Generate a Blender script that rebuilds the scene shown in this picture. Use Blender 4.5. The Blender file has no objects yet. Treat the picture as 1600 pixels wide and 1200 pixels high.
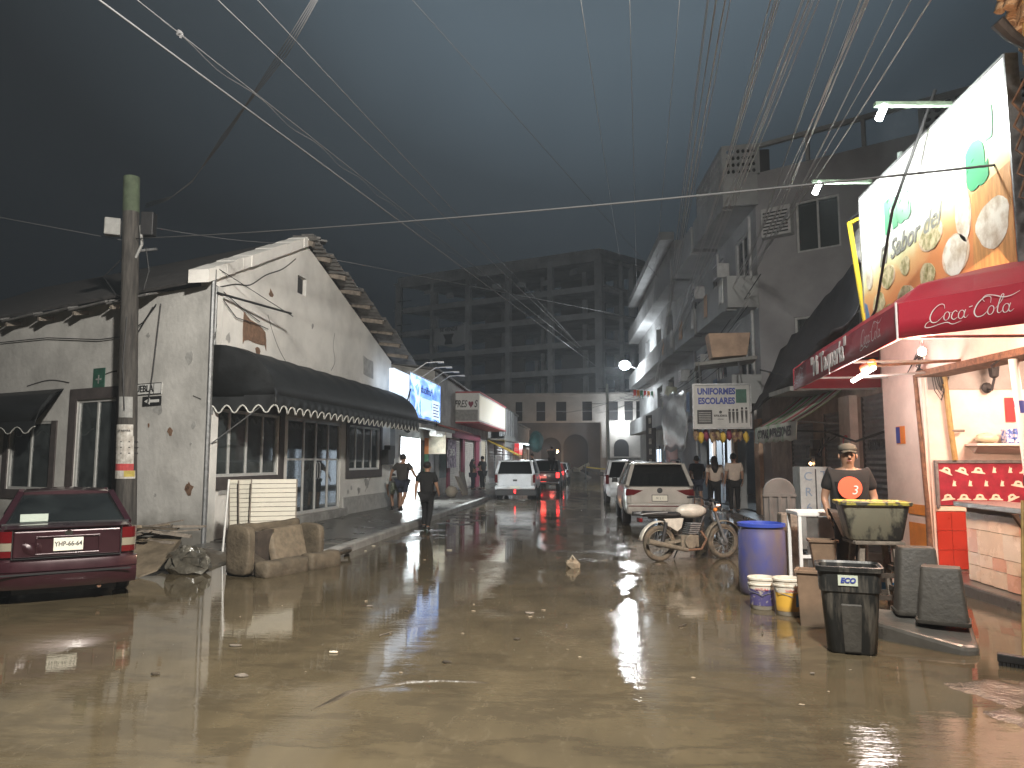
import bpy, bmesh, math, random
from mathutils import Vector, Matrix
random.seed(7)
R = math.radians
scene = bpy.context.scene
COL = scene.collection

# ------------------------------------------------------------------ camera
cam_d = bpy.data.cameras.new('camera')
cam_d.sensor_width = 36.0
cam_d.lens = 36.0 * 1150 / 1600
cam_d.clip_end = 2000
cam = bpy.data.objects.new('camera', cam_d)
COL.objects.link(cam)
cam.location = (0, 0, 1.7)
cam.rotation_euler = (R(90 + 5.908), 0, R(6.4156))
scene.camera = cam

# ------------------------------------------------------------------ night sky
world = bpy.data.worlds.new('World')
scene.world = world
world.use_nodes = True
wt = world.node_tree
wt.nodes.clear()
w_out = wt.nodes.new('ShaderNodeOutputWorld')
w_bg = wt.nodes.new('ShaderNodeBackground')
w_tc = wt.nodes.new('ShaderNodeTexCoord')
w_dot = wt.nodes.new('ShaderNodeVectorMath'); w_dot.operation = 'DOT_PRODUCT'
w_dot.inputs[1].default_value = Vector((0.02, 0.62, 0.78)).normalized()
w_ramp = wt.nodes.new('ShaderNodeValToRGB')
w_noise = wt.nodes.new('ShaderNodeTexNoise'); w_noise.inputs['Scale'].default_value = 1.6
w_noise.inputs['Detail'].default_value = 3
w_add = wt.nodes.new('ShaderNodeMath'); w_add.operation = 'MULTIPLY_ADD'
w_add.inputs[1].default_value = 0.10
wt.links.new(w_tc.outputs['Generated'], w_dot.inputs[0])
wt.links.new(w_tc.outputs['Generated'], w_noise.inputs['Vector'])
wt.links.new(w_noise.outputs['Fac'], w_add.inputs[0])
wt.links.new(w_dot.outputs['Value'], w_add.inputs[2])
wt.links.new(w_add.outputs[0], w_ramp.inputs['Fac'])
e = w_ramp.color_ramp.elements
e[0].position = 0.45; e[0].color = (0.0036, 0.0046, 0.0062, 1)
e[1].position = 1.03; e[1].color = (0.088, 0.122, 0.150, 1)
m_ = e.new(0.80); m_.color = (0.0105, 0.0138, 0.0172, 1)
m_ = e.new(0.92); m_.color = (0.038, 0.051, 0.062, 1)
wt.links.new(w_ramp.outputs['Color'], w_bg.inputs['Color'])
w_bg.inputs['Strength'].default_value = 1.0
wt.links.new(w_bg.outputs[0], w_out.inputs['Surface'])

scene.view_settings.view_transform = 'Standard'
scene.view_settings.look = 'None'
scene.view_settings.exposure = 0.0
scene.view_settings.gamma = 1.0
scene.view_settings.use_curve_mapping = False
scene.render.engine = 'CYCLES'
scene.cycles.use_denoising = True
scene.cycles.max_bounces = 6
scene.cycles.transparent_max_bounces = 12
scene.cycles.sample_clamp_indirect = 25.0
scene.cycles.sample_clamp_direct = 0.0
scene.cycles.caustics_reflective = False
scene.cycles.caustics_refractive = False
scene.cycles.use_light_tree = True

# ------------------------------------------------------------------ helpers
MATS = {}
def mat(name, col, rough=0.6, metal=0.0, var=0.0, scale=6.0, col2=None, bump=0.0, bscale=None,
        emit=None, estr=0.0, spec=0.5, coat=0.0, stretch=None, detail=5.0, mud=None, mudz=0.5, mudcol=(0.075, 0.06, 0.042), contrast=(0.35, 0.7), trans=0.0):
    """Principled material; var/col2 add noise colour, bump adds relief, mud adds a flood-mud tide mark below mudz (object z)."""
    if name in MATS: return MATS[name]
    m = bpy.data.materials.new(name); MATS[name] = m
    m.use_nodes = True
    nt = m.node_tree; N = nt.nodes; L = nt.links
    p = N['Principled BSDF']
    c = (*col, 1)
    p.inputs['Base Color'].default_value = c
    p.inputs['Roughness'].default_value = rough
    p.inputs['Metallic'].default_value = metal
    p.inputs['Specular IOR Level'].default_value = spec
    p.inputs['Coat Weight'].default_value = coat
    if coat: p.inputs['Coat Roughness'].default_value = 0.06
    if trans: p.inputs['Transmission Weight'].default_value = trans
    if emit is not None:
        p.inputs['Emission Color'].default_value = (*emit, 1)
        p.inputs['Emission Strength'].default_value = estr
    out = None
    if var or col2 or bump or mud:
        geo = N.new('ShaderNodeNewGeometry')
        mp = N.new('ShaderNodeMapping')
        L.new(geo.outputs['Position'], mp.inputs['Vector'])
        if stretch: mp.inputs['Scale'].default_value = stretch
    if var or col2:
        n1 = N.new('ShaderNodeTexNoise'); n1.inputs['Scale'].default_value = scale
        n1.inputs['Detail'].default_value = detail; n1.inputs['Roughness'].default_value = 0.62
        L.new(mp.outputs[0], n1.inputs['Vector'])
        rp = N.new('ShaderNodeValToRGB')
        a, b = rp.color_ramp.elements
        a.position, b.position = contrast
        if col2 is None:
            a.color = (*[max(0, v * (1 - var)) for v in col], 1); b.color = (*[min(1, v * (1 + var * 0.6)) for v in col], 1)
        else:
            a.color = (*col2, 1); b.color = c
        L.new(n1.outputs['Fac'], rp.inputs['Fac'])
        out = rp.outputs['Color']
        mr = N.new('ShaderNodeMapRange')
        mr.inputs['To Min'].default_value = max(0.02, rough - 0.12); mr.inputs['To Max'].default_value = min(1, rough + 0.15)
        L.new(n1.outputs['Fac'], mr.inputs['Value'])
        L.new(mr.outputs[0], p.inputs['Roughness'])
    if mud:
        sx = N.new('ShaderNodeSeparateXYZ'); L.new(geo.outputs['Position'], sx.inputs[0])
        n3 = N.new('ShaderNodeTexNoise'); n3.inputs['Scale'].default_value = 3.0; n3.inputs['Detail'].default_value = 8
        L.new(geo.outputs['Position'], n3.inputs['Vector'])
        ad = N.new('ShaderNodeMath'); ad.operation = 'MULTIPLY_ADD'; ad.inputs[1].default_value = mudz * 1.1
        L.new(n3.outputs['Fac'], ad.inputs[0]); L.new(sx.outputs['Z'], ad.inputs[2])
        rm = N.new('ShaderNodeMapRange'); rm.inputs['From Min'].default_value = mudz * 0.95; rm.inputs['From Max'].default_value = mudz * 1.75
        rm.inputs['To Min'].default_value = mud; rm.inputs['To Max'].default_value = 0.0
        L.new(ad.outputs[0], rm.inputs['Value'])
        mx = N.new('ShaderNodeMix'); mx.data_type = 'RGBA'
        L.new(rm.outputs[0], mx.inputs['Factor'])
        if out: L.new(out, mx.inputs['A'])
        else: mx.inputs['A'].default_value = c
        mx.inputs['B'].default_value = (*mudcol, 1)
        out = mx.outputs['Result']
    if out: L.new(out, p.inputs['Base Color'])
    if bump:
        n2 = N.new('ShaderNodeTexNoise'); n2.inputs['Scale'].default_value = bscale or scale * 4
        n2.inputs['Detail'].default_value = 6
        L.new(mp.outputs[0], n2.inputs['Vector'])
        bp = N.new('ShaderNodeBump'); bp.inputs['Strength'].default_value = bump; bp.inputs['Distance'].default_value = 0.02
        L.new(n2.outputs['Fac'], bp.inputs['Height'])
        L.new(bp.outputs[0], p.inputs['Normal'])
    return m

def glass_mat(name, tint=(0.75, 0.8, 0.8), refl=0.5, dust_sheen=0.0):
    """Thin pane: transparent with a fresnel mirror coat and a pale veil of dust and painted reflections."""
    if name in MATS: return MATS[name]
    m = bpy.data.materials.new(name); MATS[name] = m
    m.use_nodes = True
    nt = m.node_tree; N = nt.nodes; L = nt.links
    N.remove(N['Principled BSDF'])
    o = N['Material Output']
    t = N.new('ShaderNodeBsdfTransparent'); t.inputs[0].default_value = (*tint, 1)
    g = N.new('ShaderNodeBsdfGlossy'); g.inputs['Roughness'].default_value = 0.04; g.inputs[0].default_value = (0.9, 0.9, 0.9, 1)
    fr = N.new('ShaderNodeFresnel'); fr.inputs[0].default_value = 1.0 + refl
    mx = N.new('ShaderNodeMixShader')
    L.new(fr.outputs[0], mx.inputs[0]); L.new(t.outputs[0], mx.inputs[1]); L.new(g.outputs[0], mx.inputs[2])
    last = mx
    if dust_sheen:
        d = N.new('ShaderNodeBsdfDiffuse'); d.inputs[0].default_value = (0.36, 0.42, 0.43, 1)
        n = N.new('ShaderNodeTexNoise'); n.inputs['Scale'].default_value = 4
        geo = N.new('ShaderNodeNewGeometry'); L.new(geo.outputs['Position'], n.inputs['Vector'])
        mu = N.new('ShaderNodeMath'); mu.operation = 'MULTIPLY'; mu.inputs[1].default_value = dust_sheen
        L.new(n.outputs['Fac'], mu.inputs[0])
        m2 = N.new('ShaderNodeMixShader')
        L.new(mu.outputs[0], m2.inputs[0]); L.new(mx.outputs[0], m2.inputs[1]); L.new(d.outputs[0], m2.inputs[2])
        last = m2
    L.new(last.outputs[0], o.inputs['Surface'])
    return m

def V(*a): return Vector(a[0] if len(a) == 1 else a)

class MB:
    """Mesh builder: collects shapes, build() links them as one mesh object."""
    def __init__(s): s.v = []; s.f = []
    def add(s, vs, fs):
        o = len(s.v); s.v += [Vector(x) for x in vs]; s.f += [tuple(i + o for i in f) for f in fs]; return s
    def box(s, c, d, rz=0, M=None):
        c = Vector(c); d = Vector(d) / 2
        rot = M if M is not None else Matrix.Rotation(rz, 3, 'Z')
        vs = [c + rot @ Vector((sx * d.x, sy * d.y, sz * d.z)) for sx in (-1, 1) for sy in (-1, 1) for sz in (-1, 1)]
        return s.add(vs, [(0, 1, 3, 2), (4, 6, 7, 5), (0, 4, 5, 1), (2, 3, 7, 6), (0, 2, 6, 4), (1, 5, 7, 3)])
    def bx(s, x0, x1, y0, y1, z0, z1):
        return s.box(((x0 + x1) / 2, (y0 + y1) / 2, (z0 + z1) / 2), (abs(x1 - x0), abs(y1 - y0), abs(z1 - z0)))
    def hexa(s, p):
        return s.add(p, [(0, 3, 2, 1), (4, 5, 6, 7), (0, 1, 5, 4), (1, 2, 6, 5), (2, 3, 7, 6), (3, 0, 4, 7)])
    def fb(s, F, u0, u1, o0, o1, z0, z1):
        return s.hexa([F(u0, o0, z0), F(u1, o0, z0), F(u1, o1, z0), F(u0, o1, z0), F(u0, o0, z1), F(u1, o0, z1), F(u1, o1, z1), F(u0, o1, z1)])
    def beam(s, p, q, w, h=None, up=(0, 0, 1)):
        p = Vector(p); q = Vector(q); h = h or w
        d = (q - p); l = d.length; d = d / l
        up = Vector(up)
        if abs(d.dot(up)) > 0.98: up = Vector((0, 1, 0))
        x = d.cross(up).normalized(); y = x.cross(d)
        return s.hexa([p - x * w / 2 - y * h / 2, p + x * w / 2 - y * h / 2, p + x * w / 2 + y * h / 2, p - x * w / 2 + y * h / 2,
                       q - x * w / 2 - y * h / 2, q + x * w / 2 - y * h / 2, q + x * w / 2 + y * h / 2, q - x * w / 2 + y * h / 2])
    def tube(s, pts, r, n=8, cap=True):
        pts = [Vector(p) for p in pts]
        rs = r if isinstance(r, (list, tuple)) else [r] * len(pts)
        rings = []; prev = None
        for i, p in enumerate(pts):
            d = (pts[min(i + 1, len(pts) - 1)] - pts[max(i - 1, 0)])
            if d.length < 1e-9: d = Vector((0, 0, 1))
            d.normalize()
            if prev is None:
                a = Vector((0, 0, 1)) if abs(d.z) < 0.9 else Vector((1, 0, 0))
                x = d.cross(a).normalized()
            else:
                x = (prev - d * prev.dot(d))
                x = x.normalized() if x.length > 1e-6 else d.orthogonal().normalized()
            prev = x; y = d.cross(x)
            rings.append([p + (x * math.cos(t) + y * math.sin(t)) * rs[i] for t in [2 * math.pi * k / n for k in range(n)]])
        return s.loft(rings, cap)
    def loft(s, rings, cap=True, closed=True):
        o = len(s.v); n = len(rings[0])
        for r in rings: s.v += [Vector(p) for p in r]
        m = n if closed else n - 1
        for i in range(len(rings) - 1):
            for k in range(m):
                a = o + i * n + k; b = o + i * n + (k + 1) % n
                s.f.append((a, b, b + n, a + n))
        if cap and closed:
            s.f.append(tuple(o + k for k in reversed(range(n))))
            s.f.append(tuple(o + (len(rings) - 1) * n + k for k in range(n)))
        return s
    def lathe(s, prof, c=(0, 0, 0), n=20, M=None, cap=True):
        c = Vector(c); M = M or Matrix.Identity(3)
        return s.loft([[c + M @ Vector((r * math.cos(2 * math.pi * k / n), r * math.sin(2 * math.pi * k / n), z)) for k in range(n)] for r, z in prof], cap)
    def grid(s, fn, nu, nv):
        o = len(s.v)
        for i in range(nu + 1):
            for j in range(nv + 1): s.v.append(Vector(fn(i / nu, j / nv)))
        for i in range(nu):
            for j in range(nv):
                a = o + i * (nv + 1) + j
                s.f.append((a, a + nv + 1, a + nv + 2, a + 1))
        return s
    def prism(s, poly, d):
        """poly: list of 3-D points, d: extrusion vector"""
        n = len(poly); d = Vector(d); vs = [Vector(p) for p in poly] + [Vector(p) + d for p in poly]
        fs = [tuple(reversed(range(n))), tuple(range(n, 2 * n))] + [(i, (i + 1) % n, n + (i + 1) % n, n + i) for i in range(n)]
        return s.add(vs, fs)
    def ball(s, c, r, n=12, m=8, sc=(1, 1, 1), M=None):
        c = Vector(c); M = M or Matrix.Identity(3)
        rings = []
        for i in range(m + 1):
            t = math.pi * i / m
            t = min(max(t, 0.03), math.pi - 0.03)
            rings.append([c + M @ Vector((r * sc[0] * math.sin(t) * math.cos(2 * math.pi * k / n), r * sc[1] * math.sin(t) * math.sin(2 * math.pi * k / n), -r * sc[2] * math.cos(t))) for k in range(n)])
        return s.loft(rings)
    def jitter(s, a, seed=1):
        rnd = random.Random(seed)
        s.v = [v + Vector((rnd.uniform(-a, a), rnd.uniform(-a, a), rnd.uniform(-a, a))) for v in s.v]; return s
    def build(s, name, m, parent=None, world=True, smooth=None, bevel=0.0, subsurf=0, solid=0.0, fixn=True):
        me = bpy.data.meshes.new(name)
        vs = s.v
        if parent is not None and world:
            root = parent
            while root.parent is not None: root = root.parent
            inv = rootM(root).inverted()
            vs = [inv @ v for v in vs]
        me.from_pydata([tuple(v) for v in vs], [], s.f)
        me.validate()
        if fixn:
            b = bmesh.new(); b.from_mesh(me)
            bmesh.ops.recalc_face_normals(b, faces=b.faces)
            b.to_mesh(me); b.free()
        if m is not None: me.materials.append(MATS[m] if isinstance(m, str) else m)
        if smooth is not None:
            for p in me.polygons: p.use_smooth = True
            if smooth < 180: me.set_sharp_from_angle(angle=R(smooth))
        ob = bpy.data.objects.new(name, me)
        COL.objects.link(ob)
        if parent is not None: ob.parent = parent
        if solid:
            md = ob.modifiers.new('solid', 'SOLIDIFY'); md.thickness = solid; md.offset = 0
        if bevel:
            md = ob.modifiers.new('bevel', 'BEVEL'); md.width = bevel; md.segments = 2; md.limit_method = 'ANGLE'; md.angle_limit = R(35)
        if subsurf:
            md = ob.modifiers.new('sub', 'SUBSURF'); md.levels = subsurf; md.render_levels = subsurf
        return ob

def rootM(o):
    return Matrix.Translation(o.location) @ o.rotation_euler.to_matrix().to_4x4()
def tag(o, label, cat, group=None, kind=None):
    if label: o['label'] = label
    if cat: o['category'] = cat
    if group: o['group'] = group
    if kind: o['kind'] = kind
    return o
def thing(name, label, cat, loc=(0, 0, 0), rz=0.0, group=None):
    o = bpy.data.objects.new(name, None); COL.objects.link(o)
    o.location = loc; o.rotation_euler = (0, 0, rz); o.empty_display_size = 0.2
    return tag(o, label, cat, group)
def struct(o, kind='structure'):
    o['kind'] = kind; return o
def dup(root, loc, rz, label, group=None):
    r = root.copy(); COL.objects.link(r); r.location = loc; r.rotation_euler = (0, 0, rz); r['label'] = label
    if group: r['group'] = group
    for ch in list(root.children):
        c = ch.copy(); COL.objects.link(c); c.parent = r
        for g in list(ch.children):
            d = g.copy(); COL.objects.link(d); d.parent = c
    return r
def frame(origin, ang, side=1):
    """Facade frame: u runs along a wall whose direction is ang degrees clockwise from +Y, o goes outward, z up."""
    a = R(ang); u = Vector((math.sin(a), math.cos(a), 0)); o = Vector((u.y, -u.x, 0)) * side
    O = Vector(origin)
    return lambda uu, oo, z: O + u * uu + o * oo + Vector((0, 0, z))
def wall(mb, F, u0, u1, ztop, holes=(), cuts=(), th=0.25, z0=0.0, o=0.0):
    """Wall slab in frame F from u0 to u1, height function ztop, rectangular holes (u0,u1,z0,z1) with reveals."""
    if not callable(ztop):
        zc = ztop; ztop = lambda u: zc
    us = sorted(set([u0, u1] + [c for c in cuts if u0 < c < u1] + [h[0] for h in holes] + [h[1] for h in holes]))
    q = lambda a, b, c, d: mb.add([a, b, c, d], [(0, 1, 2, 3)])
    for a, b in zip(us[:-1], us[1:]):
        hs = sorted([h for h in holes if h[0] <= a + 1e-6 and h[1] >= b - 1e-6], key=lambda h: h[2])
        lo = z0
        for h in list(hs) + [None]:
            if h is None: ha, hb = ztop(a), ztop(b)
            else: ha = hb = h[2]
            if max(ha, hb) - lo > 1e-4:
                for oo in (o, o - th):
                    q(F(a, oo, lo), F(b, oo, lo), F(b, oo, hb), F(a, oo, ha))
            if h is not None:
                q(F(a, o, h[2]), F(b, o, h[2]), F(b, o - th, h[2]), F(a, o - th, h[2]))
                q(F(a, o, h[3]), F(b, o, h[3]), F(b, o - th, h[3]), F(a, o - th, h[3]))
                lo = h[3]
        q(F(a, o, ztop(a)), F(b, o, ztop(b)), F(b, o - th, ztop(b)), F(a, o - th, ztop(a)))
    for h in list(holes):
        for u in (h[0], h[1]):
            q(F(u, o, h[2]), F(u, o - th, h[2]), F(u, o - th, h[3]), F(u, o, h[3]))
    for u in (u0, u1):
        q(F(u, o, z0), F(u, o - th, z0), F(u, o - th, ztop(u)), F(u, o, ztop(u)))
    return mb
def text(name, s, size, m, parent, origin, xdir, ydir=(0, 0, 1), ext=0.004, shear=0.0, bold=0.0, align='CENTER', wscale=1.0, world=True):
    cu = bpy.data.curves.new(name, 'FONT'); cu.body = s; cu.size = size; cu.extrude = ext; cu.shear = shear; cu.offset = bold
    cu.align_x = align; cu.align_y = 'CENTER'; cu.resolution_u = 3
    ob = bpy.data.objects.new(name, cu); COL.objects.link(ob)
    dg = bpy.context.evaluated_depsgraph_get()
    me = bpy.data.meshes.new_from_object(ob.evaluated_get(dg))
    bpy.data.objects.remove(ob); bpy.data.curves.remove(cu)
    x = Vector(xdir).normalized(); y = Vector(ydir).normalized(); z = x.cross(y).normalized()
    M = Matrix((x * wscale, y, z)).transposed().to_4x4(); M.translation = Vector(origin)
    if parent is not None and world:
        root = parent
        while root.parent is not None: root = root.parent
        M = rootM(root).inverted() @ M
    me.transform(M)
    me.materials.clear(); me.materials.append(MATS[m] if isinstance(m, str) else m)
    o = bpy.data.objects.new(name, me); COL.objects.link(o)
    if parent is not None: o.parent = parent
    return o
def strokes(mb, lines, P, w, t=0.006):
    """Pen strokes: each line is a list of (x,y[,width factor]) points, drawn as a flat ribbon through P(x,y,depth)."""
    for ln in lines:
        pts = [(p[0], p[1], p[2] if len(p) > 2 else 1.0) for p in ln]
        # Catmull-Rom smoothing
        sm = []
        for i in range(len(pts) - 1):
            p0 = pts[max(i - 1, 0)]; p1 = pts[i]; p2 = pts[i + 1]; p3 = pts[min(i + 2, len(pts) - 1)]
            for k in range(5):
                q = k / 5.0
                sm.append(tuple(0.5 * (2 * p1[j] + (p2[j] - p0[j]) * q + (2 * p0[j] - 5 * p1[j] + 4 * p2[j] - p3[j]) * q * q + (3 * p1[j] - p0[j] - 3 * p2[j] + p3[j]) * q ** 3) for j in range(3)))
        sm.append(pts[-1])
        L = []; Rr = []
        for i, p in enumerate(sm):
            a = sm[max(i - 1, 0)]; b = sm[min(i + 1, len(sm) - 1)]
            dx, dy = b[0] - a[0], b[1] - a[1]; l = math.hypot(dx, dy) or 1
            nx, ny = -dy / l * w * p[2] / 2, dx / l * w * p[2] / 2
            L.append(P(p[0] + nx, p[1] + ny, t)); Rr.append(P(p[0] - nx, p[1] - ny, t))
        o = len(mb.v); n = len(L)
        mb.v += [Vector(x) for x in L + Rr]
        for i in range(n - 1): mb.f.append((o + i, o + i + 1, o + n + i + 1, o + n + i))
    return mb
def lamp(name, loc, power, color=(1, 1, 1), radius=0.1, parent=None, spot=None, aim=(0, 0, -1), blend=0.5):
    d = bpy.data.lights.new(name, 'SPOT' if spot else 'POINT'); d.energy = power; d.color = color; d.shadow_soft_size = radius
    if spot: d.spot_size = R(spot); d.spot_blend = blend
    o = bpy.data.objects.new(name, d); COL.objects.link(o)
    if parent is not None:
        o.parent = parent; loc = rootM(parent).inverted() @ Vector(loc)
        aim = rootM(parent).to_3x3().inverted() @ Vector(aim)
    o.location = loc
    o.rotation_euler = Vector(aim).to_track_quat('-Z', 'Y').to_euler()
    return o
def area(name, loc, aim, power, sx, sy, color=(1, 1, 1), parent=None, spread=180, up='Y'):
    d = bpy.data.lights.new(name, 'AREA'); d.energy = power; d.color = color; d.shape = 'RECTANGLE'; d.size = sx; d.size_y = sy; d.spread = R(spread)
    o = bpy.data.objects.new(name, d); COL.objects.link(o)
    if parent is not None:
        o.parent = parent; loc = rootM(parent).inverted() @ Vector(loc)
        aim = rootM(parent).to_3x3().inverted() @ Vector(aim)
    o.location = loc
    o.rotation_euler = Vector(aim).to_track_quat('-Z', up).to_euler()
    return o
# ------------------------------------------------------------------ materials
mat('plaster', (0.72, 0.705, 0.67), 0.85, var=0.20, scale=0.9, bump=0.5, bscale=9, mud=0.75, mudz=0.5, mudcol=(0.16, 0.145, 0.12), detail=10, contrast=(0.28, 0.62))
mat('plaster_patch', (0.42, 0.415, 0.40), 0.9, var=0.25, scale=5, bump=0.4)
mat('adobe', (0.23, 0.135, 0.085), 0.95, var=0.4, scale=9, bump=0.8, bscale=30)
mat('crack', (0.05, 0.047, 0.043), 0.9)
mat('trim_brown', (0.075, 0.062, 0.06), 0.7, var=0.3, scale=7)
mat('aluminium', (0.62, 0.62, 0.60), 0.4, metal=0.25, var=0.12, scale=12)
mat('roof_dark', (0.055, 0.05, 0.048), 0.85, var=0.4, scale=5, bump=0.4)
mat('roof_sheet', (0.16, 0.155, 0.15), 0.7, var=0.45, scale=4, bump=0.3)
mat('wood_old', (0.20, 0.17, 0.14), 0.85, var=0.4, scale=9, bump=0.4)
mat('canvas_black', (0.016, 0.018, 0.020), 0.6, var=0.5, scale=3, bump=0.25, bscale=16)
mat('piping_white', (0.62, 0.62, 0.58), 0.8, var=0.3, scale=20)
mat('louver', (0.30, 0.30, 0.29), 0.6, var=0.25, scale=8)
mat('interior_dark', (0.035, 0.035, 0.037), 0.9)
mat('interior_mid', (0.30, 0.30, 0.29), 0.9, var=0.3, scale=2)
mat('interior_white', (0.75, 0.77, 0.78), 0.7)
mat('steel_dark', (0.035, 0.035, 0.037), 0.55, metal=0.4, var=0.3, scale=20)
mat('steel_grey', (0.26, 0.265, 0.27), 0.45, metal=0.6, var=0.3, scale=12)
mat('rust', (0.16, 0.085, 0.05), 0.85, var=0.5, scale=15, bump=0.3)
mat('cable', (0.42, 0.42, 0.42), 0.6)
mat('cable_dim', (0.13, 0.13, 0.135), 0.7)
mat('cable_grey', (0.075, 0.077, 0.08), 0.7)
mat('cable_dark', (0.015, 0.015, 0.016), 0.6)
mat('concrete', (0.30, 0.295, 0.28), 0.85, var=0.35, scale=2.5, bump=0.4, bscale=20)
mat('concrete_raw', (0.26, 0.26, 0.262), 0.9, var=0.3, scale=0.8, bump=0.3, bscale=6)
mat('pole_wood', (0.10, 0.092, 0.083), 0.85, col2=(0.030, 0.027, 0.025), scale=3, stretch=(6, 6, 0.6), bump=0.5, bscale=10)
mat('pole_green', (0.075, 0.10, 0.06), 0.8, var=0.3, scale=8)
mat('paper', (0.68, 0.66, 0.62), 0.85, col2=(0.35, 0.32, 0.28), scale=9)
mat('paper_red', (0.5, 0.07, 0.07), 0.8, var=0.3)
mat('paper_yellow', (0.5, 0.4, 0.1), 0.8, var=0.3)
mat('white_paint', (0.74, 0.74, 0.72), 0.6, var=0.12, scale=5)
mat('black_paint', (0.02, 0.02, 0.021), 0.5)
mat('green_sign', (0.03, 0.11, 0.075), 0.6, var=0.3, scale=9)
mat('red_paint', (0.55, 0.03, 0.035), 0.5)
mat('blue_ink', (0.03, 0.05, 0.26), 0.6)
mat('wet_concrete', (0.115, 0.112, 0.104), 0.28, col2=(0.05, 0.045, 0.037), scale=1.3, bump=0.25, bscale=14, contrast=(0.3, 0.7))
mat('mud', (0.135, 0.108, 0.075), 0.5, var=0.35, scale=4, bump=0.7, bscale=14)
mat('mud_dark', (0.07, 0.056, 0.04), 0.4, var=0.4, scale=6, bump=0.7, bscale=16)
mat('mud_wet', (0.085, 0.067, 0.043), 0.16, col2=(0.05, 0.04, 0.027), scale=3.5, bump=0.9, bscale=26, contrast=(0.35, 0.65))
mat('mud_dry', (0.235, 0.19, 0.135), 0.7, var=0.3, scale=6, bump=0.6, bscale=18)
glass_mat('glass_window', (0.7, 0.75, 0.75), 0.9, dust_sheen=0.22)  # pale veil puts bright reflections into the pane colour
glass_mat('glass_door', (0.6, 0.64, 0.64), 0.9, dust_sheen=0.16)
glass_mat('glass_clear', (0.8, 0.83, 0.83), 0.45)

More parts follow.
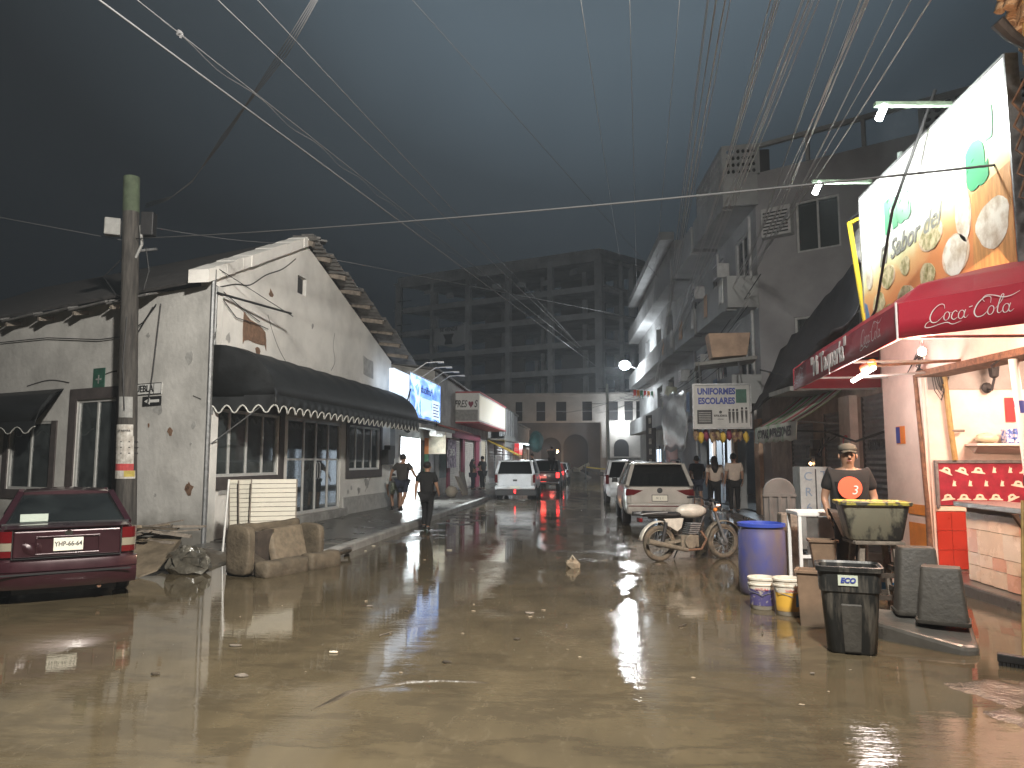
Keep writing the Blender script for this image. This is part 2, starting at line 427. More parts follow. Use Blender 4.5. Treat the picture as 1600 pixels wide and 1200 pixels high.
def mud_water():
    m = bpy.data.materials.new('mud_water'); MATS['mud_water'] = m
    m.use_nodes = True
    nt = m.node_tree; N = nt.nodes; L = nt.links
    p = N['Principled BSDF']
    geo = N.new('ShaderNodeNewGeometry')
    def noise(scale, st=(1, 1, 1), detail=4, rough=0.55):
        mp = N.new('ShaderNodeMapping'); mp.inputs['Scale'].default_value = st
        L.new(geo.outputs['Position'], mp.inputs['Vector'])
        n = N.new('ShaderNodeTexNoise'); n.inputs['Scale'].default_value = scale; n.inputs['Detail'].default_value = detail; n.inputs['Roughness'].default_value = rough
        L.new(mp.outputs[0], n.inputs['Vector']); return n.outputs['Fac']
    def rng(src, a, b, c, d, smooth=True):
        r = N.new('ShaderNodeMapRange'); r.inputs['From Min'].default_value = a; r.inputs['From Max'].default_value = b
        r.inputs['To Min'].default_value = c; r.inputs['To Max'].default_value = d
        if smooth: r.interpolation_type = 'SMOOTHSTEP'
        L.new(src, r.inputs['Value']); return r.outputs[0]
    def math_(op, a, b):
        n = N.new('ShaderNodeMath'); n.operation = op
        for i, x in enumerate((a, b)):
            if isinstance(x, (int, float)): n.inputs[i].default_value = x
            else: L.new(x, n.inputs[i])
        return n.outputs[0]
    big = noise(0.33, (1, 0.7, 1), 5)          # where silt rises out of the water
    mid = noise(1.7, (1, 0.55, 1), 6, 0.6)
    fine = noise(11, (1, 0.7, 1), 4)
    swirl = noise(0.9, (1, 0.25, 1), 7, 0.65)
    # colour: thin brown slurry over silt
    rp = N.new('ShaderNodeValToRGB'); a, b = rp.color_ramp.elements
    a.position = 0.36; a.color = (0.066, 0.053, 0.033, 1); b.position = 0.64; b.color = (0.112, 0.089, 0.054, 1)
    mixv = math_('ADD', math_('MULTIPLY', swirl, 0.6), math_('MULTIPLY', mid, 0.4))
    L.new(mixv, rp.inputs['Fac'])
    # drifting foam and silt lines where two flows meet
    fl = noise(0.55, (1.0, 0.35, 1), 9, 0.62)
    dist = N.new('ShaderNodeMath'); dist.operation = 'ABSOLUTE'; L.new(math_('SUBTRACT', fl, 0.5), dist.inputs[0])
    line = math_('MULTIPLY', rng(dist.outputs[0], 0.0, 0.010, 1.0, 0.0), rng(fine, 0.45, 0.62, 0.0, 1.0))
    fl2 = noise(0.8, (0.5, 1.2, 1), 9, 0.65)
    d2 = N.new('ShaderNodeMath'); d2.operation = 'ABSOLUTE'; L.new(math_('SUBTRACT', fl2, 0.47), d2.inputs[0])
    dark = rng(d2.outputs[0], 0.0, 0.05, 0.5, 0.0)
    mxa = N.new('ShaderNodeMix'); mxa.data_type = 'RGBA'; L.new(dark, mxa.inputs['Factor']); L.new(rp.outputs['Color'], mxa.inputs['A']); mxa.inputs['B'].default_value = (0.050, 0.040, 0.026, 1)
    mxb = N.new('ShaderNodeMix'); mxb.data_type = 'RGBA'; L.new(math_('MULTIPLY', line, 0.10), mxb.inputs['Factor']); L.new(mxa.outputs['Result'], mxb.inputs['A']); mxb.inputs['B'].default_value = (0.26, 0.22, 0.16, 1)
    L.new(mxb.outputs['Result'], p.inputs['Base Color'])
    # chop mask: the trampled middle of the street is ruffled, the near pool is still
    sep = N.new('ShaderNodeSeparateXYZ'); L.new(geo.outputs['Position'], sep.inputs[0])
    lane = math_('MULTIPLY', rng(sep.outputs['X'], -3.6, 0.4, 0.0, 1.0), rng(sep.outputs['Y'], 4.0, 8.0, 0.25, 1.0))
    chop = math_('MULTIPLY', rng(math_('ADD', math_('MULTIPLY', big, 0.6), math_('MULTIPLY', mid, 0.4)), 0.44, 0.62, 0.0, 1.0), math_('ADD', math_('MULTIPLY', lane, 0.8), 0.2))
    rough = math_('ADD', 0.015, math_('ADD', math_('MULTIPLY', chop, 0.012), rng(mid, 0.58, 0.75, 0.0, 0.04)))
    L.new(rough, p.inputs['Roughness'])
    p.inputs['IOR'].default_value = 1.36
    p.inputs['Specular IOR Level'].default_value = 0.5
    bp0 = N.new('ShaderNodeBump'); bp0.inputs['Distance'].default_value = 0.05
    bp0.inputs['Strength'].default_value = 0.02
    L.new(noise(1.1, (0.8, 1.5, 1), 2), bp0.inputs['Height'])
    bp1 = N.new('ShaderNodeBump'); bp1.inputs['Distance'].default_value = 0.02
    L.new(math_('ADD', math_('MULTIPLY', chop, 0.30), 0.035), bp1.inputs['Strength'])
    L.new(noise(6.0, (0.45, 1.9, 1), 4, 0.55), bp1.inputs['Height']); L.new(bp0.outputs[0], bp1.inputs['Normal'])
    bp2 = N.new('ShaderNodeBump'); bp2.inputs['Distance'].default_value = 0.008
    L.new(math_('ADD', math_('MULTIPLY', chop, 0.28), 0.008), bp2.inputs['Strength'])
    L.new(noise(42, (0.7, 1.5, 1), 3), bp2.inputs['Height']); L.new(bp1.outputs[0], bp2.inputs['Normal'])
    L.new(bp2.outputs[0], p.inputs['Normal'])
    return m
mud_water()

# ------------------------------------------------------------------ ground: one flooded sheet, with low silt banks
def silt(x, y):
    """height of the muddy street bed in metres: a few low banks near things, flat elsewhere"""
    h = 0.0
    for (cx, cy, rx, ry, a) in SILT:
        d = ((x - cx) / rx) ** 2 + ((y - cy) / ry) ** 2
        if d < 6: h += a * math.exp(-d * 1.6)
    return h
SILT = [(4.3, 7.6, 0.9, 1.8, 0.05), (-8.2, 11.6, 1.9, 1.3, 0.03), (-3.6, 31.2, 1.6, 1.5, 0.07), (-2.1, 5.6, 0.5, 0.22, 0.018),
        (-1.55, 5.35, 0.45, 0.12, 0.02), (0.4, 12.6, 1.2, 0.7, 0.012), (3.6, 5.3, 0.9, 0.8, 0.03), (2.6, 16.5, 1.2, 2.0, 0.03)]
def ring_coords(a, b, fine0, fine1, step):
    c = [a]; x = fine0
    while x < fine1: c.append(x); x += step
    return c + [fine1, b]
xs = ring_coords(-320, 320, -10, 8, 0.16); ys = ring_coords(-150, 520, 3.0, 34, 0.16)
gm = MB()
rg = random.Random(5)
for i, x in enumerate(xs):
    for j, y in enumerate(ys):
        gm.v.append(Vector((x, y, silt(x, y))))
ny = len(ys)
for i in range(len(xs) - 1):
    for j in range(ny - 1):
        a = i * ny + j
        gm.f.append((a, a + ny, a + ny + 1, a + 1))
ground = struct(gm.build('flooded_road', 'mud_water', smooth=180, fixn=False))

# sidewalk and kerb on the shop side
sw = MB(); N_ = 60
for k in range(N_):
    y0 = 14.2 + k * 1.02; y1 = y0 + 1.0
    xo = -4.62 - 0.02 * math.sin(k)
    sw.bx(-7.9, xo, y0, y1 + 0.0, -0.2, 0.13 + 0.008 * math.sin(k * 2.3))
sidewalk = struct(MB().bx(-12.0, -4.75, 13.9, 78, -0.3, 0.125).build('sidewalk', 'wet_concrete', bevel=0.03))
kerb = MB().bx(-4.75, -4.55, 12.6, 78, -0.3, 0.15).build('kerb', 'concrete', bevel=0.03); struct(kerb)
struct(MB().prism([V(-7.6, 12.9, -0.2), V(-4.75, 12.6, -0.2), V(-4.75, 13.9, -0.2), V(-7.6, 13.9, -0.2)], (0, 0, 0.30)).build('sidewalk_corner', 'wet_concrete', bevel=0.03))
# sidewalk on the taco side
TF = frame((4.95, 9.0, 0), -5, -1)       # taqueria front: u along the street, o towards the street
sr = MB().hexa([TF(-7, 0.8, -0.3), TF(2.6, 0.14, -0.3), TF(2.6, -8, -0.3), TF(-7, -8, -0.3), TF(-7, 0.8, 0.15), TF(2.6, 0.14, 0.15), TF(2.6, -8, 0.15), TF(-7, -8, 0.15)])
struct(sr.build('sidewalk_taco_stand', 'wet_concrete', bevel=0.03))
struct(MB().bx(4.15, 12, 13.4, 78, -0.3, 0.14).build('sidewalk_opposite', 'wet_concrete', bevel=0.03))
# ------------------------------------------------------------------ corner house on the left
HA = Vector((-7.6, 13.7, 0))
G = frame(HA, 2.5, 1)           # gable front along the street (u 0..11.4)
Lf = frame(HA, -68, -1)         # side wall running away to the left
house = thing('corner_house', 'whitewashed gabled corner house with black awnings and peeling plaster', 'house', HA)
APX, HT, HEND = 4.26, 7.30, 11.4
def gtop(u): return 5.36 + (HT - 5.36) * u / APX if u <= APX else HT + (5.15 - HT) * (u - APX) / (HEND - APX)
W1 = (0.25, 3.1, 1.36, 2.75); DR = (3.55, 6.95, 0.34, 2.75); W2 = (7.55, 10.3, 1.40, 2.75)
AT = (3.85, 4.36, 5.92, 6.38)
w = MB(); wall(w, G, 0, HEND, gtop, [W1, DR, W2, AT], cuts=(APX,), th=0.3)
_g = (G(0, 1, 0) - G(0, 0, 0)); _u = (G(1, 0, 0) - G(0, 0, 0))
w.v = [v + _u * 0.13 if ((v - HA).dot(_u) < 0.01 and (v - HA).dot(_g) < -0.1) else v for v in w.v]
house_wall = w.build('wall', 'plaster', house)
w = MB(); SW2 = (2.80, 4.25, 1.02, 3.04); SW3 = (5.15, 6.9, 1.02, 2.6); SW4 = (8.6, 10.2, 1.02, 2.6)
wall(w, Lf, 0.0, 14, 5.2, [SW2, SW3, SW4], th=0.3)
w.build('wall', mat('plaster_side_shade', (0.53, 0.52, 0.495), 0.88, var=0.28, scale=1.0, bump=0.5, bscale=9, mud=0.8, mudz=0.6, mudcol=(0.13, 0.12, 0.10), detail=10, contrast=(0.28, 0.62)), house)  # darker copy of the gable plaster: side wall's shade put into the colour
# plinth band, parapet cap, brick patch, plaster patches, cracks
MB().fb(G, 7.1, 11.4, 0.003, 0.06, 0, 0.62).build('plinth', 'plaster_patch', house)
MB().fb(G, 3.3, 7.05, 0.003, 0.22, 0, 0.33).build('door_step', 'concrete', house, bevel=0.02)
rnd = random.Random(3)
cap = MB()
n = 14
for k in range(n):
    a = -0.25 + (APX + 0.25) * k / n; b = -0.25 + (APX + 0.25) * (k + 1) / n
    za, zb = gtop(max(a, 0)) + (a if a < 0 else 0) * 0.45, gtop(max(b, 0)) + (b if b < 0 else 0) * 0.45
    d0 = rnd.uniform(-0.015, 0.015); th = rnd.uniform(0.19, 0.215)
    cap.hexa([G(a, -0.35, za - 0.06), G(b, -0.35, zb - 0.06), G(b, 0.10 + d0, zb - 0.06), G(a, 0.10 + d0, za - 0.06),
              G(a, -0.35, za + th), G(b, -0.35, zb + th), G(b, 0.10 + d0, zb + th), G(a, 0.10 + d0, za + th)])
cap.build('parapet_cap', 'plaster', house)
pp = [(1.28, 4.90), (1.55, 4.78), (1.95, 4.74), (2.25, 4.62), (2.30, 4.45), (2.32, 4.20), (2.25, 4.32), (2.10, 4.30), (1.80, 4.30), (1.50, 4.32), (1.33, 4.28), (1.28, 4.20), (1.26, 4.5)]
MB().prism([G(a, 0.004, b) for a, b in pp], G(0, 0.010, 0) - G(0, 0, 0)).build('bare_brick_patch', 'adobe', house)
pp = [(8.60, 4.98), (8.95, 4.92), (9.5, 4.9), (9.56, 4.34), (9.1, 4.36), (8.66, 4.40)]
MB().prism([G(a, 0.004, b) for a, b in pp], G(0, 0.010, 0) - G(0, 0, 0)).build('plaster_patch', 'plaster_patch', house)
pp = [(-0.02, 0.0), (0.9, 0.0), (0.95, 0.7), (0.6, 1.05), (0.05, 0.95)]
def crack(F, pts, wdt=0.012, o=0.006):
    strokes(MB(), [pts], lambda x, y, t: F(x, o, y), wdt).build('plaster_crack', 'crack', house)
crack(G, [(0.3, 5.22), (0.9, 5.42), (1.5, 5.55), (2.2, 5.95), (3.0, 6.3), (3.7, 6.75)], 0.03)
crack(G, [(2.35, 5.05), (2.6, 4.7), (3.0, 4.3), (3.6, 3.95), (4.5, 3.7)], 0.02)
crack(G, [(6.3, 5.3), (6.2, 4.9), (6.35, 4.5), (6.1, 4.2)], 0.02)
crack(G, [(9.0, 0.7), (9.3, 1.0), (9.6, 1.25)], 0.02)
crack(Lf, [(2.3, 3.45), (2.9, 3.62), (3.5, 3.52)], 0.03); crack(Lf, [(4.6, 3.45), (5.4, 3.55), (6.3, 3.45)], 0.03); crack(Lf, [(0.15, 2.9), (0.4, 2.98)], 0.02)
# peeled and patched spots scattered over both walls
rpk = random.Random(31)
for k in range(26):
    F_ = Lf if k % 2 else G
    if F_ is G: cu_, cz_ = rpk.choice([(rpk.uniform(.6, 9.5), rpk.uniform(4.15, 4.9)), (rpk.uniform(7.3, 11), rpk.uniform(.7, 1.1)), (rpk.uniform(2.0, 5.2), rpk.uniform(4.6, 6.0))])
    else: cu_, cz_ = rpk.uniform(.25, 2.3), rpk.uniform(.5, 4.6)
    rr_ = rpk.uniform(.03, .14)
    MB().prism([F_(cu_ + rr_ * rpk.uniform(.5, 1.3) * math.cos(t), .004, cz_ + rr_ * rpk.uniform(.5, 1.4) * math.sin(t)) for t in [2 * math.pi * q / 9 for q in range(9)]], F_(0, .004, 0) - F_(0, 0, 0)).build('peeled_spot', rpk.choice(['plaster_patch', 'plaster_patch', 'adobe']), house)
# roof: dark sheet roof falling towards the side wall, and the tattered corrugated eave on the street side
ridge0 = G(APX, -0.2, HT + 0.16); rdir = (Lf(1, 0, 0) - Lf(0, 0, 0))
rf = MB()
e0 = Lf(-0.10, 0.2, 5.22); e1 = Lf(14, 0.2, 5.06); r0 = G(APX, 0.0, HT + 0.12); r1 = r0 + rdir * 12
rf.hexa([e0, e1, r1, r0, e0 + V(0, 0, 0.06), e1 + V(0, 0, 0.06), r1 + V(0, 0, 0.06), r0 + V(0, 0, 0.06)])
b0 = G(HEND + 0.2, 0.0, 5.1); b1 = b0 + rdir * 16
rf.hexa([r0 - V(0, 0, 0.03), r1 - V(0, 0, 0.03), b1, b0, r0 + V(0, 0, 0.03), r1 + V(0, 0, 0.03), b1 + V(0, 0, 0.06), b0 + V(0, 0, 0.06)])
roof = rf.build('roof', 'roof_dark', house)
# eave tiles hanging over the side wall (short overlapping sheets with light edges)
for k in range(9):
    u = 1.5 + k * 1.35
    z = 5.17 - 0.006 * k
    MB().hexa([Lf(u, -0.1, z + 0.05), Lf(u + 1.32, -0.1, z), Lf(u + 1.32, 0.38, z - 0.16), Lf(u, 0.38, z - 0.10),
               Lf(u, -0.1, z + 0.09), Lf(u + 1.32, -0.1, z + 0.04), Lf(u + 1.32, 0.38, z - 0.12), Lf(u, 0.38, z - 0.06)]).build('eave_sheet', 'roof_sheet', roof)
    MB().beam(Lf(u + 1.2, -0.05, z - 0.14), Lf(u + 1.2, 0.34, z - 0.22), 0.07, 0.09).build('rafter', 'wood_old', roof)
# street-side eave: corrugated sheets on projecting rafters
sheets = 9
for k in range(sheets):
    a = APX - 0.15 + (HEND - APX + 0.5) * k / sheets; b = APX - 0.15 + (HEND - APX + 0.5) * (k + 1) / sheets + 0.08
    za, zb = gtop(max(a, APX)) + 0.16 + rnd.uniform(-0.03, 0.03), gtop(min(b, HEND)) + 0.13 - max(0, b - HEND) * 0.3
    out = 0.30 + 0.55 * min(1, k / 5) + rnd.uniform(-0.07, 0.07)
    c = MB(); nn = 10
    rows = []
    for oo in (-0.3, 0.25, out):
        rows.append([G(a + (b - a) * i / nn, oo, za + (zb - za) * i / nn - 0.10 * (oo + 0.3) + 0.022 * math.cos(i * math.pi)) for i in range(nn + 1)])
    c.loft(rows, cap=False, closed=False)
    c.build('eave_sheet', 'roof_sheet', roof, solid=0.012)
    MB().beam(G(a + 0.1, -0.1, za - 0.10), G(a + 0.12, out - 0.12, za - 0.22), 0.13, 0.12).build('rafter', 'wood_old', roof)
for k in range(3):
    MB().box(G(APX + 0.1 + 0.14 * k, 0.05 + 0.08 * k, HT + 0.22 - 0.03 * k), (0.32, 0.30, 0.05), rz=0.3 * k).build('ridge_tile', 'roof_sheet', roof)
# attic opening: a dark panel stands in for the shade inside
MB().fb(G, AT[0] + .003, AT[1] - .003, -0.14, -0.10, AT[2] + .003, AT[3] - .003).build('attic_shade_panel', 'interior_dark', house)
# dark room behind the glazing
rm = MB(); d = 3.0
def qd(*p): rm.add(p, [(0, 1, 2, 3)])
qd(G(1.65, -d, 0.3), G(11.2, -d, 0.3), G(11.2, -d, 3.2), G(1.65, -d, 3.2))
qd(G(0.5, -0.32, 0.32), G(11.2, -0.32, 0.32), G(11.2, -d, 0.32), G(1.65, -d, 0.32)); qd(G(0.5, -0.32, 3.18), G(11.2, -0.32, 3.18), G(11.2, -d, 3.18), G(1.65, -d, 3.18))
qd(G(0.5, -0.32, 0.3), G(1.65, -d, 0.3), G(1.65, -d, 3.2), G(0.5, -0.32, 3.2)); qd(G(11.2, -0.32, 0.3), G(11.2, -d, 0.3), G(11.2, -d, 3.2), G(11.2, -0.32, 3.2))
rm.build('room', 'interior_mid', house, fixn=False)
for u in (3.3, 7.2): MB().fb(G, u, u + 0.1, -d + 0.06, -0.31, 0.34, 3.14).build('partition', 'interior_mid', house)
for h in (SW2, SW3, SW4):
    MB().fb(Lf, h[0] - 0.1, h[1] + 0.1, -0.75, -0.70, h[2] - 0.1, h[3] + 0.1).build('room', 'interior_dark', house)
def window(F, h, parts, parent, name='window', fr=0.06, o=-0.05, fm='aluminium', gm='glass_window', bars=None, slats=0, hsplit=None):
    """Framed window: frame object with mullions; pane objects and louvre slats under it."""
    u0, u1, z0, z1 = h
    m = MB()
    m.fb(F, u0, u1, o - 0.05, o + 0.03, z0, z0 + fr); m.fb(F, u0, u1, o - 0.05, o + 0.03, z1 - fr, z1)
    m.fb(F, u0, u0 + fr, o - 0.05, o + 0.03, z0 + fr, z1 - fr); m.fb(F, u1 - fr, u1, o - 0.05, o + 0.03, z0 + fr, z1 - fr)
    for c in parts[1:-1]:
        uc = u0 + (u1 - u0) * c
        m.fb(F, uc - fr * 0.45, uc + fr * 0.45, o - 0.04, o + 0.02, z0 + fr, z1 - fr)
    if hsplit: m.fb(F, u0 + fr, u1 - fr, o - 0.038, o + 0.018, hsplit - 0.025, hsplit + 0.025)
    wo = m.build(name, fm, parent)
    for a, b in zip(parts[:-1], parts[1:]):
        ua, ub = u0 + (u1 - u0) * a, u0 + (u1 - u0) * b
        zs = [z0 + 0.02, z1 - 0.02] if not hsplit else [z0 + 0.02, hsplit, z1 - 0.02]
        for za, zb in zip(zs[:-1], zs[1:]):
            MB().fb(F, ua + 0.012, ub - 0.012, o - 0.012, o - 0.006, za, zb).build('pane', gm, wo)
        if slats:
            n = slats
            sl = []
            for k in range(n):
                z = z0 + fr + (z1 - z0 - 2 * fr) * (k + 0.5) / n
                t = (z1 - z0) / n * 0.33
                MB().hexa([F(ua + 0.03, o - 0.16, z - t), F(ub - 0.03, o - 0.16, z - t), F(ub - 0.03, o - 0.10, z + t), F(ua + 0.03, o - 0.10, z + t),
                           F(ua + 0.03, o - 0.17, z - t), F(ub - 0.03, o - 0.17, z - t), F(ub - 0.03, o - 0.11, z + t + .01), F(ua + 0.03, o - 0.11, z + t + .01)]).build('slat', 'louver', wo)
    return wo
def surround(F, h, w, parent, m='trim_brown', top=True):
    u0, u1, z0, z1 = h
    s = MB(); s.fb(F, u0 - w, u1 + w, 0.003, 0.035, z0 - w * 1.1, z0)
    if top: s.fb(F, u0 - w, u1 + w, 0.003, 0.035, z1, z1 + w)
    s.fb(F, u0 - w, u0, 0.003, 0.035, z0, z1); s.fb(F, u1, u1 + w, 0.003, 0.035, z0, z1)
    return s.build('window_surround', m, parent)
window(G, W1, [0, .25, .5, .75, 1], house)
surround(G, W1, 0.24, house)
window(G, W2, [0, .25, .5, .75, 1], house, slats=9)
surround(G, W2, 0.22, house)
window(Lf, SW2, [0, .5, 1], house, slats=14); surround(Lf, SW2, 0.25, house)
window(Lf, SW3, [0, .5, 1], house, slats=14); surround(Lf, SW3, 0.2, house, top=False)
window(Lf, SW4, [0, .5, 1], house); surround(Lf, SW4, 0.2, house, top=False)
MB().fb(G, 0.6, 3.0, -0.42, -0.40, 1.4, 1.95).build('window_blind', 'louver', house)
# glazed door front
dr = window(G, DR, [0, .30, .52, .76, 1], house, name='door', gm='glass_door', hsplit=1.72, fr=0.07)
MB().tube([G(5.40, 0.02, 1.2), G(5.40, 0.06, 1.25), G(5.40, 0.06, 1.6), G(5.40, 0.02, 1.65)], 0.012).build('handle', 'steel_grey', dr)
MB().tube([G(5.24, 0.02, 1.2), G(5.24, 0.06, 1.25), G(5.24, 0.06, 1.6), G(5.24, 0.02, 1.65)], 0.012).build('handle', 'steel_grey', dr)
po = MB().fb(G, 4.7, 5.22, -0.085, -0.08, 1.78, 2.6).build('poster', 'paper', dr)
MB().fb(G, 4.7, 5.22, -0.079, -0.076, 1.95, 2.1).build('poster_band', 'paper_red', dr)
text('poster_lettering', 'OM', 0.30, 'trim_brown', dr, G(4.96, -0.072, 2.3), G(1, 0, 0) - G(0, 0, 0), bold=0.015)
# long rounded black awning with a scalloped valance
aw = MB(); U0, U1 = 0.12, 11.3; prof = []
for k in range(9):
    t = k / 8 * math.pi / 2
    prof.append((1.35 * math.sin(t), 2.95 + 1.05 * math.cos(t)))
rows = []
nu = 40
for i in range(nu + 1):
    u = U0 + (U1 - U0) * i / nu
    # the far end curves back to the wall
    f = 1.0
    if u > U1 - 1.3: f = math.sqrt(max(0.0, 1 - ((u - (U1 - 1.3)) / 1.3) ** 2)) * 0.98 + 0.02
    rr = random.Random(i)
    sag = 0.02 * math.sin(i * 1.7) + rr.uniform(-.008, .008)
    rows.append([G(u, 0.03 + o * f, z + sag * math.sin(math.pi * min(1, o / 1.35))) for o, z in prof])
aw.loft(rows, cap=False, closed=False)
# near end cheek
aw.v.append(G(U0, 0.03, 2.95)); aw.f.append(tuple(range(len(prof))) + (len(aw.v) - 1,))
awning = aw.build('awning', 'canvas_black', house, smooth=50, solid=0.012, fixn=False)
va = MB(); edge = MB()
nsc = 30
def vdrop(t, k):   # stepped scallop profile 0..1
    return 0.20 + 0.13 * (0.5 - 0.5 * math.cos(2 * math.pi * t)) + (0.02 if 0.35 < t < 0.65 else 0)
top = []; bot = []
for i in range(nsc * 8 + 1):
    u = U0 + (U1 - U0) * i / (nsc * 8)
    f = 1.0
    if u > U1 - 1.3: f = math.sqrt(max(0.0, 1 - ((u - (U1 - 1.3)) / 1.3) ** 2)) * 0.98 + 0.02
    t = (i % 8) / 8
    wv = 0.02 * math.sin(i * 0.8)
    top.append(G(u, 0.03 + 1.352 * f, 2.98)); bot.append(G(u, 0.03 + (1.35 + wv) * f, 2.98 - vdrop(t, i)))
va.loft([top, bot], cap=False, closed=False)
va.build('valance', 'canvas_black', awning, smooth=60, solid=0.01, fixn=False)
edge.tube([b for b in bot[:int(len(bot) * 0.9)]], 0.016, n=5)
edge.build('valance_piping', 'piping_white', awning)
# cheek valance (near end, facing the camera)
top = []; bot = []
for i in range(4 * 8 + 1):
    o = 0.03 + 1.34 * i / 32
    top.append(G(U0, o, 2.98)); bot.append(G(U0, o, 2.98 - vdrop((i % 8) / 8, i)))
MB().loft([top, bot], cap=False, closed=False).build('valance', 'canvas_black', awning, solid=0.01, fixn=False)
MB().tube(bot, 0.016, n=5).build('valance_piping', 'piping_white', awning)
for u in (0.2, 3.9, 7.6):
    MB().tube([G(u, 0.05, 2.96), G(u, 1.33, 2.96)], 0.016).build('awning_bar', 'steel_grey', awning)
MB().tube([G(0.14, 0.02, 2.0), G(0.14, 1.34, 2.94)], 0.012).build('awning_bar', 'steel_grey', awning)
# small black awning on the side wall
aw2 = MB(); rows = []
for i in range(13):
    u = 4.75 + (8.2 - 4.75) * i / 12
    rows.append([Lf(u, 0.03 + o * 0.55, z) for o, z in ((0, 3.32), (0.5, 3.18), (0.9, 2.85), (1.05, 2.55))])
aw2.loft(rows, cap=False, closed=False); aw2.f.append((0, 1, 2, 3))
awn2 = aw2.build('awning', 'canvas_black', house, smooth=50, solid=0.012, fixn=False)
top = []; bot = []
for i in range(5 * 8 + 1):
    u = 4.75 + 3.45 * i / 40
    top.append(Lf(u, 0.61, 2.56)); bot.append(Lf(u, 0.61, 2.56 - (vdrop((i % 8) / 8, i) - 0.08)))
MB().loft([top, bot], cap=False, closed=False).build('valance', 'canvas_black', awn2, solid=0.01, fixn=False)
MB().tube(bot, 0.014, n=5).build('valance_piping', 'piping_white', awn2)
# pipes, cables and brackets on the walls
MB().tube([G(0.02, 0.05, 0.05), G(0.02, 0.05, 2.6), G(0.0, 0.05, 5.5)], 0.05).build('drainpipe', 'steel_grey', house)
MB().tube([G(0.14, 0.04, 2.6), G(0.14, 0.04, 5.2)], 0.022).build('conduit', 'steel_grey', house)
MB().tube([G(0.1, 0.08, 5.05), G(2.3, 0.6, 5.05)], 0.025).build('bracket_arm', 'steel_dark', house)
MB().tube([G(0.05, 0.08, 5.55), G(2.4, 0.6, 5.0)], 0.008).build('bracket_stay', 'steel_dark', house)
for k, pts in enumerate([[(0.15, 5.1), (0.22, 4.7), (0.12, 4.2), (0.18, 3.9)], [(0.2, 5.05), (0.9, 4.7), (1.9, 4.72), (2.3, 4.70)], [(0.1, 5.2), (1.1, 4.95), (1.9, 4.8)], [(0.25, 5.1), (0.3, 4.8), (0.2, 4.4), (0.1, 4.1)]]):
    MB().tube([G(a, 0.05, b) for a, b in pts], 0.01, n=5).build('cable', 'cable_dark', house)
for pts in ([(1.7, 4.9), (2.2, 4.35), (3.5, 4.35), (5.5, 4.55), (8, 4.6)], [(1.6, 4.95), (2.0, 4.6), (2.4, 4.45)], [(1.45, 4.95), (1.6, 3.5), (1.7, 2.9)]):
    MB().tube([Lf(a, 0.06, b) for a, b in pts], 0.013, n=5).build('cable', 'cable_dark', house)
MB().fb(G, 10.35, 11.0, 0.05, 0.30, 1.55, 2.05).build('meter_box', 'steel_dark', house, bevel=0.02)
MB().fb(G, 10.6, 11.15, 0.06, 0.28, 1.75, 2.2).build('meter_box', 'steel_dark', house, bevel=0.02)
MB().fb(G, 0.55, 1.25, 0.003, 0.02, 1.0, 1.13).build('plaster_patch', 'plaster_patch', house)
# plates on the side wall
def plate(name, label, F, h, m, o=0.02, **k):
    p = MB().fb(F, h[0], h[1], o - 0.015, o, h[2], h[3]).build(name, m, None, bevel=0.004)
    return tag(p, label, 'sign')
ud = Lf(0, 0, 0) - Lf(1, 0, 0)
P1 = plate('street_name_plate', 'white street name plate on the corner house wall', Lf, (1.35, 2.35, 3.06, 3.30), 'white_paint')
text('plate_lettering', 'PUEBLA', 0.20, 'black_paint', P1, Lf(1.95, 0.024, 3.18), ud, bold=0.004)
bp_ = MB()
for (a, b, c, d) in ((1.35, 2.35, 3.06, 3.075), (1.35, 2.35, 3.285, 3.30), (1.35, 1.365, 3.06, 3.3), (1.59, 1.605, 3.06, 3.3)): bp_.fb(Lf, a, b, 0.021, 0.024, c, d)
bp_.build('plate_border', 'black_paint', P1)
P2 = plate('one_way_plate', 'black one-way arrow plate under the street name plate', Lf, (1.35, 1.95, 2.82, 3.02), 'black_paint')
MB().prism([Lf(a, 0.022, b) for a, b in ((1.41, 2.89), (1.70, 2.89), (1.70, 2.85), (1.88, 2.92), (1.70, 2.99), (1.70, 2.95), (1.41, 2.95))], Lf(0, 0.004, 0) - Lf(0, 0, 0)).build('arrow', 'white_paint', P2)
P3 = plate('assembly_point_sign', 'dark green meeting point plaque above the side window', Lf, (3.28, 3.70, 3.16, 3.72), 'green_sign')
text('sign_symbol', '+', 0.4, 'louver', P3, Lf(3.49, 0.024, 3.45), ud)
P4 = plate('paper_notice', 'small white paper notice beside the wooden pole, above the side window', Lf, (2.55, 2.85, 3.45, 3.75), 'paper')
# TV aerial behind the eave
an = thing('television_aerial', 'thin tv aerial standing behind the house eave', 'aerial', G(9.3, -2.0, 6.0))
MB().tube([G(9.3, -2.0, 5.0), G(9.3, -2.0, 7.4)], 0.02, n=6).build('mast', 'steel_grey', an)
for k in range(4):
    MB().tube([G(9.0 + 0.25 * k, -2.25, 7.1), G(9.05 + 0.25 * k, -2.0, 7.3), G(9.0 + 0.25 * k, -1.75, 7.1)], 0.012, n=5).build('element', 'steel_grey', an)
MB().tube([G(8.9, -2, 7.3), G(9.9, -2, 7.3)], 0.012, n=5).build('boom', 'steel_grey', an)

